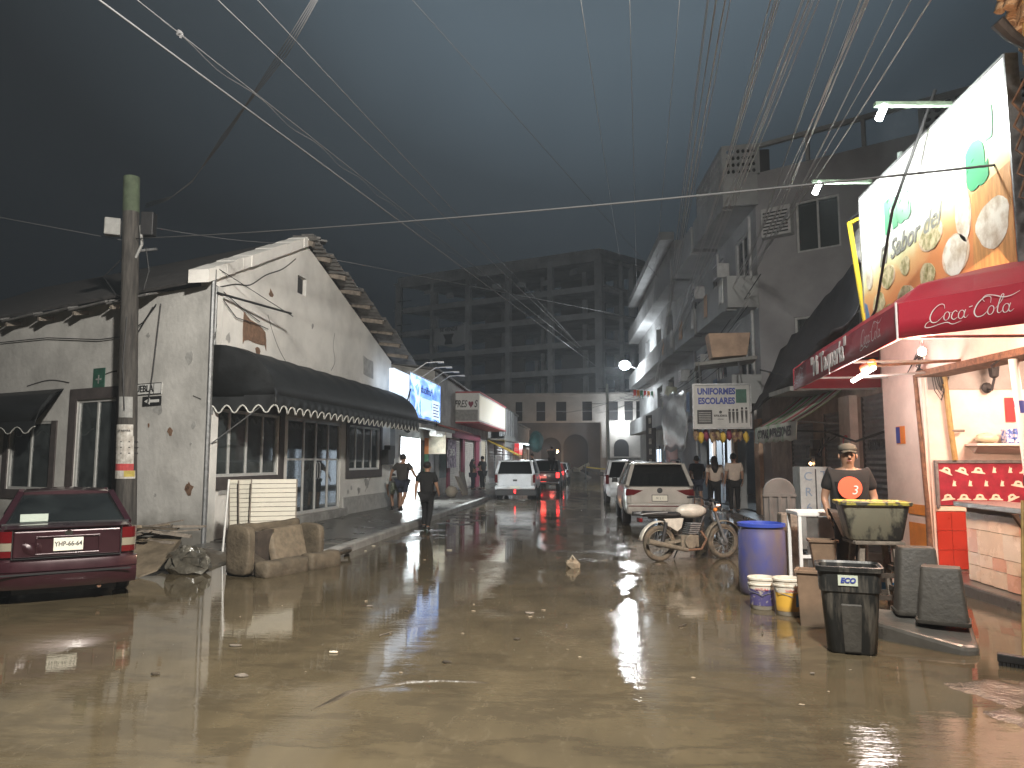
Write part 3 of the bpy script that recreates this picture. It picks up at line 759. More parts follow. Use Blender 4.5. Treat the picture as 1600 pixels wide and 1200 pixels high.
# ------------------------------------------------------------------ wooden pole in front of the house
PB = Vector((-9.33, 13.98, 0))
pole = thing('utility_pole', 'old wooden utility pole with torn posters in front of the corner house', 'utility pole', PB)
lean = Vector((-0.30, 0.0, 7.62))
MB().tube([PB + lean * t for t in (0, 0.15, 0.3, 0.5, 0.75, 0.9)], [0.20, 0.195, 0.185, 0.175, 0.165, 0.16], n=16).build('post', 'pole_wood', pole, smooth=40)
MB().tube([PB + lean * t for t in (0.9, 1.0)], [0.165, 0.16], n=16).build('post_top', 'pole_green', pole, smooth=40)
def pw(t, a0, a1, h, m, nm, dr=0.006, par=pole):   # sheet wrapped on the pole
    mm = MB(); c0 = PB + lean * t; rows = []
    for zz in (0, h):
        rows.append([c0 + lean.normalized() * zz + Vector((math.cos(R(a)), math.sin(R(a)), 0)) * (0.2 - 0.03 * t + dr) for a in [a0 + (a1 - a0) * k / 8 for k in range(9)]])
    mm.loft(rows, cap=False, closed=False)
    return mm.build(nm, m, par, solid=0.004, fixn=False)
pw(0.205, 200, 340, 0.62, 'paper', 'poster'); pw(0.28, 205, 335, 0.28, 'paper', 'poster'); pw(0.335, 250, 330, 0.42, 'louver', 'poster')
pw(0.185, 195, 340, 0.22, 'paper_red', 'poster', 0.010); pw(0.175, 190, 350, 0.16, 'paper', 'poster', 0.014); pw(0.18, 290, 345, 0.12, 'paper_yellow', 'poster', 0.02)
text('poster_lettering', 'SE RENTA', 0.055, 'black_paint', pole, PB + lean * 0.30 + V(0.06, -0.2, 0.0), (1, 0.35, 0))
for t in (0.24, 0.255, 0.27): pw(t, 180, 540, 0.02, 'cable_dark', 'strap', 0.012)
MB().box(PB + lean * 0.855 + V(-0.32, -0.12, 0), (0.30, 0.22, 0.36), rz=0.5).build('junction_box', 'louver', pole, bevel=0.02)
MB().box(PB + lean * 0.86 + V(0.36, 0.05, 0.05), (0.26, 0.22, 0.5), rz=0.2).build('transformer_box', 'steel_dark', pole, bevel=0.02)
MB().beam(PB + lean * 0.79 + V(0.1, 0, 0), PB + lean * 0.79 + V(0.55, 0.05, 0.05), 0.05).build('bracket_arm', 'steel_grey', pole)
MB().tube([PB + lean * 0.77 + V(0.15, -0.05, 0), PB + lean * 0.8 + V(0.28, -0.05, 0.05), PB + lean * 0.86 + V(0.25, -0.05, 0)], 0.03, n=6).build('insulator', 'louver', pole)
for pts in ([(-0.2, 0, 6.1), (-0.8, 0, 5.5), (-0.5, 0, 5.1), (-0.1, -0.1, 5.0)], [(0.1, 0, 6.1), (0.2, 0, 5.6), (0.1, 0, 5.2)], [(-0.1, -0.2, 4.6), (-0.12, -0.22, 3.6), (-0.02, -0.24, 2.7)]):
    MB().tube([PB + V(*p) for p in pts], 0.012, n=5).build('cable', 'cable_dark', pole)
# ------------------------------------------------------------------ shop row on the left, beyond the house
mat('shop_wall', (0.38, 0.37, 0.35), 0.85, var=0.35, scale=1.5, bump=0.3, mud=0.6, mudz=0.4)
mat('shop_wall_white', (0.55, 0.56, 0.57), 0.8, var=0.3, scale=1.2, bump=0.2, mud=0.5, mudz=0.4)
mat('pink_paint', (0.22, 0.03, 0.065), 0.7, var=0.3, scale=4, mud=0.5, mudz=0.3)
mat('shutter', (0.50, 0.47, 0.42), 0.5, var=0.25, scale=3, mud=0.5, mudz=0.5)
mat('shutter_grey', (0.22, 0.22, 0.225), 0.5, var=0.3, scale=3, mud=0.5, mudz=0.4)
mat('yellow_canvas', (0.62, 0.42, 0.06), 0.7, var=0.2, scale=3)
mat('teal_tarp', (0.04, 0.16, 0.15), 0.6, var=0.4, scale=4)
mat('red_plastic', (0.62, 0.03, 0.035), 0.4, emit=(0.9, 0.03, 0.04), estr=0.5)
mat('green_paint', (0.03, 0.16, 0.07), 0.6, var=0.2)
mat('orange_paint', (0.62, 0.20, 0.03), 0.6, var=0.15)
mat('cream', (0.62, 0.56, 0.44), 0.7, var=0.2)
mat('sign_white', (0.72, 0.72, 0.70), 0.5, var=0.1, scale=2)
mat('sign_lit', (0.7, 0.75, 0.8), 0.5, emit=(0.62, 0.76, 0.95), estr=1.3)  # sign parts glow too, with no light from the arms
def blue_ad():
    m = bpy.data.materials.new('blue_ad'); MATS['blue_ad'] = m; m.use_nodes = True
    N = m.node_tree.nodes; L = m.node_tree.links; p = N['Principled BSDF']
    geo = N.new('ShaderNodeNewGeometry'); mp = N.new('ShaderNodeMapping'); mp.inputs['Scale'].default_value = (1, 0.35, 0.8)
    n = N.new('ShaderNodeTexNoise'); n.inputs['Scale'].default_value = 2.2; n.inputs['Detail'].default_value = 8; n.inputs['Distortion'].default_value = 1.2
    L.new(geo.outputs['Position'], mp.inputs[0]); L.new(mp.outputs[0], n.inputs['Vector'])
    r = N.new('ShaderNodeValToRGB'); e = r.color_ramp.elements
    e[0].position = 0.34; e[0].color = (0.05, 0.16, 0.55, 1); e[1].position = 0.68; e[1].color = (0.60, 0.78, 0.95, 1)
    k = e.new(0.52); k.color = (0.14, 0.33, 0.78, 1)
    L.new(n.outputs['Fac'], r.inputs['Fac']); L.new(r.outputs[0], p.inputs['Base Color']); L.new(r.outputs[0], p.inputs['Emission Color'])
    p.inputs['Emission Strength'].default_value = 1.7; p.inputs['Roughness'].default_value = 0.4  # printed face glows itself in place of light from the lamp arms
blue_ad()
mat('led_panel', (1, 1, 1), emit=(0.93, 0.98, 1.0), estr=14)
SX = -6.95
S = frame((SX, 25.3, 0), 0, 1)      # u = Y - 25.3, o towards the street
def shutter(F, u0, u1, z0, z1, parent, m='shutter', o=-0.06, rib=0.11, name='roller_shutter'):
    """Corrugated roller shutter: ribs as real relief, with side rails and a bottom bar."""
    mb = MB(); n = max(4, int((z1 - z0) / rib)); rows = []
    for k in range(n * 4 + 1):
        z = z0 + (z1 - z0) * k / (n * 4)
        d = 0.022 * (0.5 + 0.5 * math.cos(2 * math.pi * k / 4))
        rows.append([F(u0, o + d, z), F(u1, o + d, z)])
    mb.loft(rows, cap=False, closed=False)
    so = mb.build(name, m, parent, solid=0.004, fixn=False)
    MB().fb(F, u0, u1, o - 0.01, o + 0.045, z0 - 0.01, z0 + 0.09).build('bottom_bar', 'steel_grey', so)
    for a, b in ((u0 - 0.05, u0 + 0.02), (u1 - 0.02, u1 + 0.05)):
        MB().fb(F, a, b, o - 0.03, o + 0.05, z0 + 0.1, z1).build('guide_rail', 'steel_dark', so)
    return so
# --- bright shop with the blue sign
s1 = thing('lit_shop', 'brightly lit little shop under the blue advertising sign', 'shop', S(0, 0, 0))
DOOR = (0.5, 3.4, 0.14, 2.55)
w = MB(); wall(w, S, -0.1, 6.3, 3.3, [DOOR], th=0.2); w.build('wall', 'shop_wall_white', s1)
rm = MB()
rm.fb(S, -0.1, 6.3, -4.05, -4.0, 0.1, 3.2); rm.fb(S, -0.1, 6.3, -4, -0.21, 0.13, 0.16); rm.fb(S, -0.15, -0.1, -4, -0.21, 0.16, 3.15); rm.fb(S, 4.2, 4.25, -4, -0.21, 0.16, 3.15); rm.fb(S, -0.1, 6.3, -4, -0.21, 3.16, 3.2)
rm.build('room', 'interior_white', s1)
MB().fb(S, 0.6, 3.6, -2.4, -2.1, 3.10, 3.15).build('ceiling_light', 'led_panel', s1)
for k in range(3): MB().fb(S, 3.9, 4.15, -3.2 + k * 1.0, -2.4 + k * 1.0, 0.17, 1.9).build('shelf', 'sign_white', s1)
MB().fb(S, 1.0, 3.2, -3.96, -3.9, 1.5, 2.1).build('wall_poster', 'red_paint', s1)
MB().fb(S, 0.7, 1.6, -3.0, -2.6, 0.17, 1.1).build('counter', 'cream', s1)
area('shop_light', S(1.9, -2.2, 3.05), (0.55, 0.0, -0.8), 1500, 2.6, 0.4, (0.92, 0.98, 1.0), s1)
MB().fb(S, 0.42, 0.5, -0.02, 0.06, 0.14, 2.6).build('door_jamb', 'white_paint', s1)
MB().fb(S, 3.4, 3.5, -0.02, 0.06, 0.14, 2.6).build('door_jamb', 'white_paint', s1)
MB().hexa([S(0.0, 0.02, 2.95), S(6.3, 0.02, 2.95), S(6.3, 0.9, 2.85), S(0.0, 0.9, 2.85), S(0.0, 0.02, 3.1), S(6.3, 0.02, 3.1), S(6.3, 0.9, 2.98), S(0.0, 0.9, 2.98)]).build('concrete_ledge', 'concrete', s1)
for k in range(16): MB().fb(S, 2.6 + 0.2 * k, 2.72 + 0.2 * k, 0.62, 0.88, 2.64 + 0.04 * (k % 3), 2.84).build('hanging_strip', 'sign_white', s1)
# blue sign
sg = thing('advertising_sign', 'illuminated blue advertising board with four lamp arms above the bright shop', 'sign', (-6.45, 28, 3.2))
B = frame((-6.5, 22.4, 0), 0, 1)
MB().fb(B, 3.0, 8.2, -0.16, 0.0, 3.22, 4.86).build('cabinet', 'steel_grey', sg)
MB().fb(B, 3.06, 8.14, 0.001, 0.012, 3.28, 4.80).build('advert_face', 'blue_ad', sg)
MB().fb(B, 0.9, 2.94, -0.16, 0.0, 3.05, 4.70).build('side_panel', 'sign_lit', sg)
pv = lambda x, y, t: B(3.1 + (5 - x), 0.016 + t, 3.3 + y)
text('advert_lettering', 'Purificada', 0.42, 'blue_ink', sg, B(5.6, 0.03, 4.36), (0, -1, 0), wscale=1.25, shear=0.2)
MB().fb(B, 6.6, 7.9, 0.013, 0.02, 3.35, 4.1).build('text_panel', 'sign_lit', sg)
for k in range(5): MB().fb(B, 6.7, 7.8 - 0.2 * (k % 2), 0.021, 0.024, 3.45 + 0.12 * k, 3.49 + 0.12 * k).build('text_line', 'blue_ink', sg)
wj = MB(); strokes(wj, [[(0.3, 0.1), (0.5, 0.7), (0.2, 1.1), (0.7, 1.3), (0.9, 1.0), (0.7, 0.5), (0.9, 0.1)]], lambda x, y, t: B(3.3 + x * 1.3, 0.018, 3.3 + y), 0.16); wj.build('advert_figure', 'sign_lit', sg)
for k in range(9): MB().fb(B, 4.7 + 0.2 * k, 4.8 + 0.2 * k, 0.014, 0.02, 3.38, 4.05).build('advert_bar', 'sign_lit', sg)
for k, u in enumerate((3.5, 5.0, 6.5, 7.8)):
    MB().tube([B(u, -0.05, 4.86), B(u + 0.1, 0.45, 5.22), B(u + 0.12, 0.9, 5.25)], 0.022, n=6).build('lamp_arm', 'white_paint', sg)
    MB().box(B(u + 0.12, 0.98, 5.23), (0.22, 0.14, 0.06)).build('lamp_head', 'white_paint', sg)
MB().tube([B(2.0, 0.0, 3.0), B(3.0, 0.02, 4.2)], 0.03, n=6).build('brace', 'steel_dark', sg)
# hanging tricolour panel
hp = thing('shop_board', 'white hanging shop panel with orange and green edge beside the lit door', 'sign', S(3.9, 0.5, 1.9))
MB().bx(SX + 0.2, SX + 0.9, 29.6, 29.68, 1.95, 2.85).build('board', 'cream', hp)
MB().bx(SX + 0.02, SX + 0.19, 29.6, 29.68, 1.95, 2.6).build('orange_edge', 'orange_paint', hp)
MB().bx(SX + 0.02, SX + 0.19, 29.6, 29.68, 1.0, 1.94).build('green_edge', 'green_paint', hp)
MB().tube([(SX + 0.5, 29.64, 2.85), (SX + 0.5, 29.64, 3.3)], 0.02, n=6).build('hanger', 'steel_dark', hp)
MB().fb(S, 3.6, 5.2, 0.002, 0.02, 0.14, 2.5).build('dark_door', 'steel_dark', s1)
# --- building with the boxed corner sign
s2 = thing('strawberry_shop', 'pink and cream shop building with roller shutters and a boxed corner sign', 'shop', S(6.3, 0, 0))
w = MB(); wall(w, S, 6.3, 22.0, lambda u: 5.6 if u < 10.6 else 5.6 - (u - 10.6) * 0.03, [(9.4, 12.6, 0.14, 2.95), (13.4, 16.9, 0.14, 2.95), (19.6, 21.6, 0.14, 2.9)], cuts=(10.6,), th=0.25)
w.build('wall', 'shop_wall', s2)
MB().add([S(6.3, 0, 5.6), S(6.3, -6, 6.6), S(6.3, -6, 0.1), S(6.3, 0, 0.1)], [(0, 1, 2, 3)]).build('side_wall', 'shop_wall', s2, solid=0.2)
MB().hexa([S(6.2, 0.2, 5.6), S(22, 0.2, 5.2), S(22, -6, 6.2), S(6.2, -6, 6.6), S(6.2, 0.2, 5.7), S(22, 0.2, 5.3), S(22, -6, 6.3), S(6.2, -6, 6.7)]).build('roof', 'roof_sheet', s2)
shutter(S, 9.4, 12.6, 0.2, 2.95, s2); shutter(S, 13.4, 16.9, 0.2, 2.95, s2); shutter(S, 19.6, 21.6, 0.2, 2.9, s2, m='cream')
for (a, b) in ((8.9, 9.35), (12.65, 13.35), (16.95, 18.3)):
    MB().fb(S, a, b, 0.003, 0.10, 0.14, 3.1).build('pink_pillar', 'pink_paint', s2)
MB().fb(S, 8.9, 18.3, 0.11, 0.16, 2.8, 3.15).build('pink_lintel', 'pink_paint', s2)
MB().hexa([S(6.6, 0.03, 3.25), S(10.4, 0.03, 3.25), S(10.4, 1.0, 2.95), S(6.6, 1.0, 2.95), S(6.6, 0.03, 3.3), S(10.4, 0.03, 3.3), S(10.4, 1.0, 3.0), S(6.6, 1.0, 3.0)]).build('small_canopy', mat('canopy_red', (0.3, 0.09, 0.07), 0.7, var=0.3), s2)
MB().fb(S, 7.3, 8.8, 0.004, 0.02, 0.9, 2.5).build('door_panel', mat('door_teal', (0.13, 0.2, 0.2), 0.6, var=0.3), s2)
ps = MB().fb(S, 7.6, 9.6, 0.30, 0.34, 1.35, 2.65).build('poster_banner', mat('poster_mixed', (0.5, 0.42, 0.5), 0.7, col2=(0.10, 0.07, 0.12), scale=5, contrast=(0.45, 0.55)), None)
tag(ps, 'tall printed poster banner hanging beside the shutter', 'banner')
text('banner_lettering', 'CHE', 0.42, 'sign_white', ps, S(8.6, 0.35, 2.05), (0, -1, 0), bold=0.012, wscale=1.4)
bs = thing('corner_sign_box', 'boxed white corner sign with red edging over the pink shop', 'sign', (-6.4, 40, 3.5))
bxm = MB().bx(-7.02, -5.76, 36.4, 47.4, 3.62, 5.06).build('cabinet', 'sign_white', bs)
mat('sign_glow', (0.7, 0.68, 0.6), 0.35, emit=(1.0, 0.92, 0.70), estr=0.35)
MB().bx(-5.755, -5.745, 36.6, 47.2, 3.72, 4.96).build('lit_face', 'sign_glow', bs)
mat('red_edge', (0.4, 0.08, 0.09), 0.6)
for (a, b) in ((3.54, 3.62), (5.06, 5.14)): MB().bx(-7.05, -5.72, 36.37, 47.45, a, b).build('edge_strip', 'red_edge', bs)
text('sign_lettering', 'FRES', 0.50, 'black_paint', bs, (-6.70, 36.39, 4.5), (1, 0, 0), shear=0.25, bold=0.006, wscale=0.62)
hx, hz = -6.17, 4.5
MB().prism([V(hx + 0.13 * 16 / 13 * math.sin(t) ** 3 * 0.8, 36.385, hz + 0.016 * (13 * math.cos(t) - 5 * math.cos(2 * t) - 2 * math.cos(3 * t) - math.cos(4 * t)) * 0.75) for t in [2 * math.pi * k / 24 for k in range(24)]], (0, 0.01, 0)).build('heart_mark', mat('berry', (0.22, 0.02, 0.05), 0.5), bs)
text('sign_lettering', 'S', 0.50, 'black_paint', bs, (-5.93, 36.39, 4.5), (1, 0, 0), shear=0.25, bold=0.006, wscale=0.62)
MB().bx(-6.98, -5.82, 36.385, 36.395, 3.66, 4.22).build('grey_field', 'louver', bs)
# --- farther shops
def far_shop(name, label, u0, u1, h, wm, sh, extra=None):
    t = thing(name, label, 'shop', S(u0, 0, 0))
    hs = [(a, b, 0.14, 2.8) for a, b in sh]
    w = MB(); wall(w, S, u0 + 0.02, u1, h, hs, th=0.25); w.build('wall', wm, t)
    MB().fb(S, u0, u1 + 0.02, -6, 0.12, h, h + 0.15).build('roof', 'concrete', t)
    for a, b in sh: shutter(S, a, b, 0.16, 2.8, t, m='shutter_grey', rib=0.2)
    MB().fb(S, u0 + 0.2, u1 - 0.2, 0.02, 1.1, 3.0, 3.12).build('canopy_slab', 'concrete', t)
    return t
s3 = far_shop('yellow_awning_shop', 'low dark shop behind the yellow awning', 22.02, 31.5, 4.6, 'shop_wall', [(23, 26), (27, 30.5)])
ya = MB(); ya.hexa([S(22.0, 0.05, 2.95), S(24.5, 0.05, 2.95), S(24.5, 1.95, 2.0), S(22.0, 1.95, 2.0), S(22.0, 0.05, 3.0), S(24.5, 0.05, 3.0), S(24.5, 1.95, 2.05), S(22.0, 1.95, 2.05)])
yo = tag(ya.build('awning', 'yellow_canvas', None), 'sloping yellow canvas awning beyond the pink shop', 'awning')
for u in (22.1, 24.4): MB().tube([S(u, 0.05, 2.1), S(u, 1.9, 2.02)], 0.02, n=6).build('support_bar', 'steel_grey', yo)
bd = MB().fb(S, 23.5, 31.0, 0.6, 0.75, 3.3, 5.3).build('billboard', 'shop_wall_white', None); tag(bd, 'plain pale billboard on the low shop roof', 'billboard')
for k in range(5): MB().fb(S, 24.0 + k * 1.5, 24.1 + k * 1.5, 0.76, 0.80, 3.35, 5.25).build('batten', 'steel_grey', bd)
MB().fb(S, 24, 30.5, 0.85, 0.95, 2.6, 3.4).build('railing_panel', 'louver', s3)
s4 = far_shop('tarp_shop', 'narrow grey shop past the billboard', 31.52, 41.0, 5.6, 'shop_wall_white', [(32.5, 36), (37, 40)])
rb = MB().fb(S, 29.8, 32.2, 0.9, 1.3, 2.1, 2.95).build('vending_sign', 'red_plastic', None); tag(rb, 'glowing red box sign beyond the yellow awning', 'sign')
text('vending_lettering', 'COLA', 0.35, 'sign_white', rb, (SX + 1.1, 55.08, 2.5), (1, 0, 0), wscale=0.35)
area('far_shop_light', S(34, 1.6, 2.9), (0.3, -0.2, -1), 500, 3.0, 1.0, (0.85, 0.97, 1.0), s4)
MB().fb(S, 33, 36, 1.3, 1.5, 2.98, 2.995).build('tube_light', 'led_panel', s4)
s5 = far_shop('end_shop', 'grey shop at the end of the row hung with teal tarps', 41.02, 53.0, 4.9, 'shop_wall', [(42, 46), (47, 51)])
for k in range(4):
    tt = MB().ball(S(40.5 + k * 1.1, 1.6, 3.2 + 0.35 * (k % 2)), 0.55, 10, 7, (1, 1, 1.4)).jitter(0.06, k).build('tarp_bundle', 'teal_tarp', None, smooth=60)
    tag(tt, ['nearest', 'second nearest', 'third nearest', 'farthest'][k] + ' teal tarp bundle hanging from the end shop front', 'tarp', 'teal tarp bundles')
# clutter on the sidewalk before the shutters
for k, (u, o, a, b, h, nm) in enumerate([(7.6, 1.0, 0.5, 0.35, 0.85, 'leaning_board'), (8.3, 0.9, 0.6, 0.2, 1.05, 'leaning_board'), (5.6, 0.9, 0.5, 0.5, 0.55, 'mud_sack')]):
    c = MB()
    if nm == 'leaning_board': c.hexa([S(u, o, .13), S(u + a, o + .1, .13), S(u + a, o + .16, .13), S(u, o + .06, .13), S(u, o - b, .13 + h), S(u + a, o - b + .1, .13 + h * .95), S(u + a, o - b + .16, .13 + h * .95), S(u, o - b + .06, .13 + h)])
    else: c.ball(S(u, o, .13 + h * .42), h * 0.5, 12, 8, (1, 1, .9)).jitter(0.03, 2)
    ob = c.build(nm, 'mud_dry' if k != 1 else 'wood_old', None, smooth=40)
    tag(ob, ['pale muddy board leaning by the poster banner', 'brown board leaning next to the shutter', 'lumpy muddy sack on the sidewalk before the lit shop'][k], 'board' if k < 2 else 'sack')
# ------------------------------------------------------------------ two-storey building closing the street
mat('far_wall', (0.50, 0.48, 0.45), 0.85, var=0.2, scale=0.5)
mat('far_wall_shaded', (0.15, 0.15, 0.155), 0.85, var=0.25, scale=0.5)  # darker copy of the wall colour, with the shade painted in
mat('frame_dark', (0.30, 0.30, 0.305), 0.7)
Fb = frame((-12.5, 82.0, 0), 90, 1)      # u to the right, o towards the camera
fb = thing('arcade_building', 'pale two-storey building with arches closing the street', 'building', Fb(14, 0, 0))
ux = lambda px: (px - 930) / 1150 * 82 + 12.5
WZ = (6.05, 8.2)
wins = [(ux(a), ux(b), WZ[0], WZ[1]) for a, b in ((806, 817), (839, 853), (870, 886), (911, 926), (951, 966), (976, 989), (994, 1004), (1014, 1022), (1040, 1052))]
w = MB(); wall(w, Fb, 0, 28, 8.9, wins, th=0.4, z0=5.85); w.build('upper_wall', 'far_wall', fb)
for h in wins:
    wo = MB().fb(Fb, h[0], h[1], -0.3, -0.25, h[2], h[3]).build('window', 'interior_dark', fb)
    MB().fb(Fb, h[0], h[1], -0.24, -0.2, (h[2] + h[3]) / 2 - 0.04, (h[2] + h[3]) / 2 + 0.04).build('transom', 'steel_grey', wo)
MB().fb(Fb, 0, 28, -8, 0.25, 8.9, 9.15).build('cornice', 'far_wall', fb)
def arch_holes(uc, r, z0, zs):   # arched recess as stacked cells
    return None
def arch(uc, r, zs, z0, m, o, nm, par):
    pts = [(uc - r, z0)] + [(uc - r * math.cos(math.pi * k / 14), zs + r * math.sin(math.pi * k / 14)) for k in range(15)] + [(uc + r, z0)]
    return MB().prism([Fb(a, o, b) for a, b in pts], Fb(0, 0.06, 0) - Fb(0, 0, 0)).build(nm, m, par)
UD = ux(938)
w = MB(); wall(w, Fb, 0, UD, 5.84, [], th=0.4); w.build('shaded_lower_wall', 'far_wall_shaded', fb)
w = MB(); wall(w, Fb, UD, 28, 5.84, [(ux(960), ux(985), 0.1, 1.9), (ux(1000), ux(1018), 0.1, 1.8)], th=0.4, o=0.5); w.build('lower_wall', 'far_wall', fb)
for (a, b) in ((900, 1.15),):
    arch(ux(a), b + 0.2, 3.2, 0.0, 'steel_dark', 0.003, 'arch_surround', fb); arch(ux(a), b, 3.2, 0.0, 'interior_dark', 0.07, 'archway', fb)
arch(ux(862), 1.1, 3.1, 0.0, 'interior_dark', 0.004, 'archway', fb)
q = arch(ux(970), 0.8, 3.2, 2.1, 'interior_dark', 0.51, 'arched_window', fb)
MB().fb(Fb, UD, 28, 0.52, 0.75, 1.95, 2.1).build('string_course', 'far_wall', fb)
MB().fb(Fb, ux(1000), ux(1018), 0.2, 0.25, 0.1, 1.8).build('white_door', 'sign_white', fb)
MB().fb(Fb, ux(960), ux(985), 0.2, 0.25, 0.1, 1.9).build('grey_door', 'louver', fb)
MB().fb(Fb, ux(940), ux(948), 0.52, 0.6, 0.05, 5.8).build('pilaster', 'far_wall', fb)
MB().fb(Fb, ux(1012), ux(1030), 0.52, 1.4, 5.9, 6.1).build('balcony_slab', 'concrete', fb)
# ------------------------------------------------------------------ unfinished concrete frame behind it
mat('frame_concrete', (0.74, 0.745, 0.75), 0.9, var=0.3, scale=0.3)
cb = thing('unfinished_block', 'dark unfinished concrete frame of a six-storey building behind the street', 'building', (-12, 100, 0))
C0 = Vector((0.8, 95, 0)); CL = Vector((-29.5, 107.5, 0)); CR = Vector((9.9, 105, 0)); CB = CL + (CR - C0)
levels = [6.2, 9.9, 13.4, 17.0, 20.6, 24.2, 28.2]
for z in levels:
    c = (C0 + CL + CR + CB) / 4
    pts = [p + V(0, 0, z) for p in (C0, CL, CB, CR)]
    MB().prism([p + (p - c - V(0, 0, z)).normalized() * 0.7 for p in pts], (0, 0, 0.28)).build('floor_slab', 'frame_concrete', cb)
    for (a, b) in ((C0, CL), (C0, CR)):
        MB().beam(a + V(0, 0, z - 0.25), b + V(0, 0, z - 0.25), 0.5, 0.5).build('edge_beam', 'frame_concrete', cb)
MB().beam(C0 + V(0, 0, 28.9), CL + V(0, 0, 28.9), 0.3, 0.9).build('parapet', 'frame_concrete', cb)
MB().beam(C0 + V(0, 0, 28.9), CR + V(0, 0, 28.9), 0.3, 0.9).build('parapet', 'frame_concrete', cb)
bay = (CR - C0)
for fr_, thk in ((0.0, 1.0), (0.215, 0.72), (0.415, 0.72), (0.615, 0.72), (0.81, 0.35), (0.995, 0.8)):
    for dpt, sc in ((0.0, 1.0), (0.5, 0.85), (1.0, 0.85)):
        p = C0 + (CL - C0) * fr_ + bay * dpt
        MB().box(p + V(0, 0, 14.2), (thk * sc, thk * sc, 28.4), rz=R(-22)).build('column', 'frame_concrete', cb)
for k in range(5):
    p = C0 + bay * (0.3 + 0.17 * k)
    MB().box(p + V(0.2, -0.2, 14.2), (0.5, 0.5, 28.4), rz=R(-22)).build('column', 'frame_concrete', cb)
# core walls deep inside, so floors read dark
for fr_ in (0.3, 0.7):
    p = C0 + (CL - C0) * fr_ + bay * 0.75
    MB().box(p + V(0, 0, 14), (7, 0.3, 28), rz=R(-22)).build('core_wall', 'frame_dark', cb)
rb_ = random.Random(8)
# scaffolding and propped boards along the left end
for k in range(6):
    z = levels[k]
    MB().beam(CL + V(0.9, -1.0, z), CL + V(0.9, -1.0, z + 3.4), 0.12).build('scaffold_post', 'steel_dark', cb)
    MB().beam(CL + V(0.2, -1.0, z + 1.2), CL + V(2.6, -2.0, z + 1.2), 0.08).build('scaffold_rail', 'steel_dark', cb)
for k in range(14):
    a = 0.05 + 0.06 * k
    p = C0 + (CL - C0) * a + V(0, -0.3, 25.0 + rb_.uniform(0.5, 1.6))
    if k % 2: MB().box(p, (1.2, 0.2, 0.7), rz=rb_.uniform(-1, 1)).jitter(0.12, k).build('hung_sheet', 'frame_concrete', cb)
bn = MB(); P0 = C0 + (CL - C0) * 0.615 + V(0, -0.9, 0); P1 = C0 + (CL - C0) * 0.805 + V(0, -0.9, 0)
bn.grid(lambda u, v: P1 + (P0 - P1) * (0.05 + 0.9 * u) + V(0, -0.15 * math.sin(u * 9) * (1 - v), 18.0 + 3.0 * v + 0.5 * (u - .5) * v - 0.35 * math.sin(u * 3.1) * v + 0.2 * math.sin(u * 7) * (1 - v)), 16, 5)
bo = bn.build('cloth_banner', mat('banner_cloth', (0.82, 0.82, 0.82), 0.85, emit=(0.5, 0.5, 0.52), estr=0.0), None, smooth=60, solid=0.02)
tag(bo, 'sagging white banner tied across a floor of the unfinished block', 'banner')
bd_ = (P0 - P1).normalized(); nn = V(bd_.y, -bd_.x, 0)
text('banner_lettering', 'SE VENDE', 0.7, 'black_paint', bo, (P0 + P1) / 2 + V(0, -0.25, 20.35), bd_)
MB().prism([(P0 + P1) / 2 + bd_ * a + V(0, -0.3, 18.2 + b) for a, b in ((-0.7, 0), (0.7, 0), (0.5, 0.7), (0.9, 1.5), (-0.9, 1.5), (-0.5, 0.7))], (0, -0.03, 0)).build('banner_figure', 'black_paint', bo)
# ------------------------------------------------------------------ lamps, poles and rubble at the far end
def lamp_head(par, p, m='led_far', r=0.16):
    MB().ball(p, r, 12, 8, (1, 1, 0.85)).build('lens', m, par, smooth=180)
mat('led_far', (1, 1, 1), emit=(0.92, 0.97, 1.0), estr=300)
mat('sodium', (1, 0.8, 0.5), emit=(1.0, 0.55, 0.25), estr=60)
sl = thing('street_pole', 'concrete street pole with a bright white lamp over the parked cars', 'street lamp', (3.74, 45, 0))
MB().tube([(3.74, 45, 0), (3.74, 45, 7.6)], [0.2, 0.12], n=12).build('post', 'concrete', sl, smooth=40)
MB().tube([(3.74, 45, 6.6), (2.9, 44.9, 7.1), (1.95, 44.8, 7.45)], 0.04, n=6).build('arm', 'steel_grey', sl)
MB().box((1.92, 44.8, 7.52), (0.6, 0.25, 0.1)).build('lamp_head', 'steel_grey', sl, bevel=0.02)
lamp_head(sl, V(1.85, 44.75, 7.42), r=0.32)
lamp('lamp_light', (1.85, 44.7, 7.2), 6500, (0.90, 0.97, 1.0), 0.2, sl, spot=168, aim=(-0.60, 0.50, -0.45), blend=0.5)
for zz in (6.2, 5.9):
    MB().box((3.74, 44.85, zz), (0.5, 0.2, 0.18)).build('splice_box', 'steel_dark', sl)
p2 = thing('slim_pole', 'slim pale pole standing before the arcade building', 'pole', (1.3, 76, 0))
MB().tube([(1.3, 76, 0), (1.3, 76, 9.5)], [0.22, 0.14], n=10).build('post', mat('pole_pale', (0.42, 0.42, 0.36), 0.8), p2, smooth=40)
MB().beam((0.4, 76, 9.0), (2.2, 76, 9.0), 0.1).build('crossarm', 'steel_dark', p2)
wl = thing('wall_lamp', 'small white lamp on the arcade building wall above the arched window', 'lamp', Fb(ux(970), 0.7, 5.6))
MB().tube([Fb(ux(972), 0.5, 5.9), Fb(ux(970), 1.2, 5.9)], 0.04, n=6).build('arm', 'steel_dark', wl)
lamp_head(wl, Fb(ux(970), 1.3, 5.75), r=0.24)
lamp('lamp_light', Fb(ux(970), 2.4, 5.4), 45, (0.9, 0.96, 1.0), 0.2, wl)
ol = thing('orange_lamp', 'small orange lamp glowing by the dark archway', 'lamp', Fb(ux(872), 2.0, 2.6))
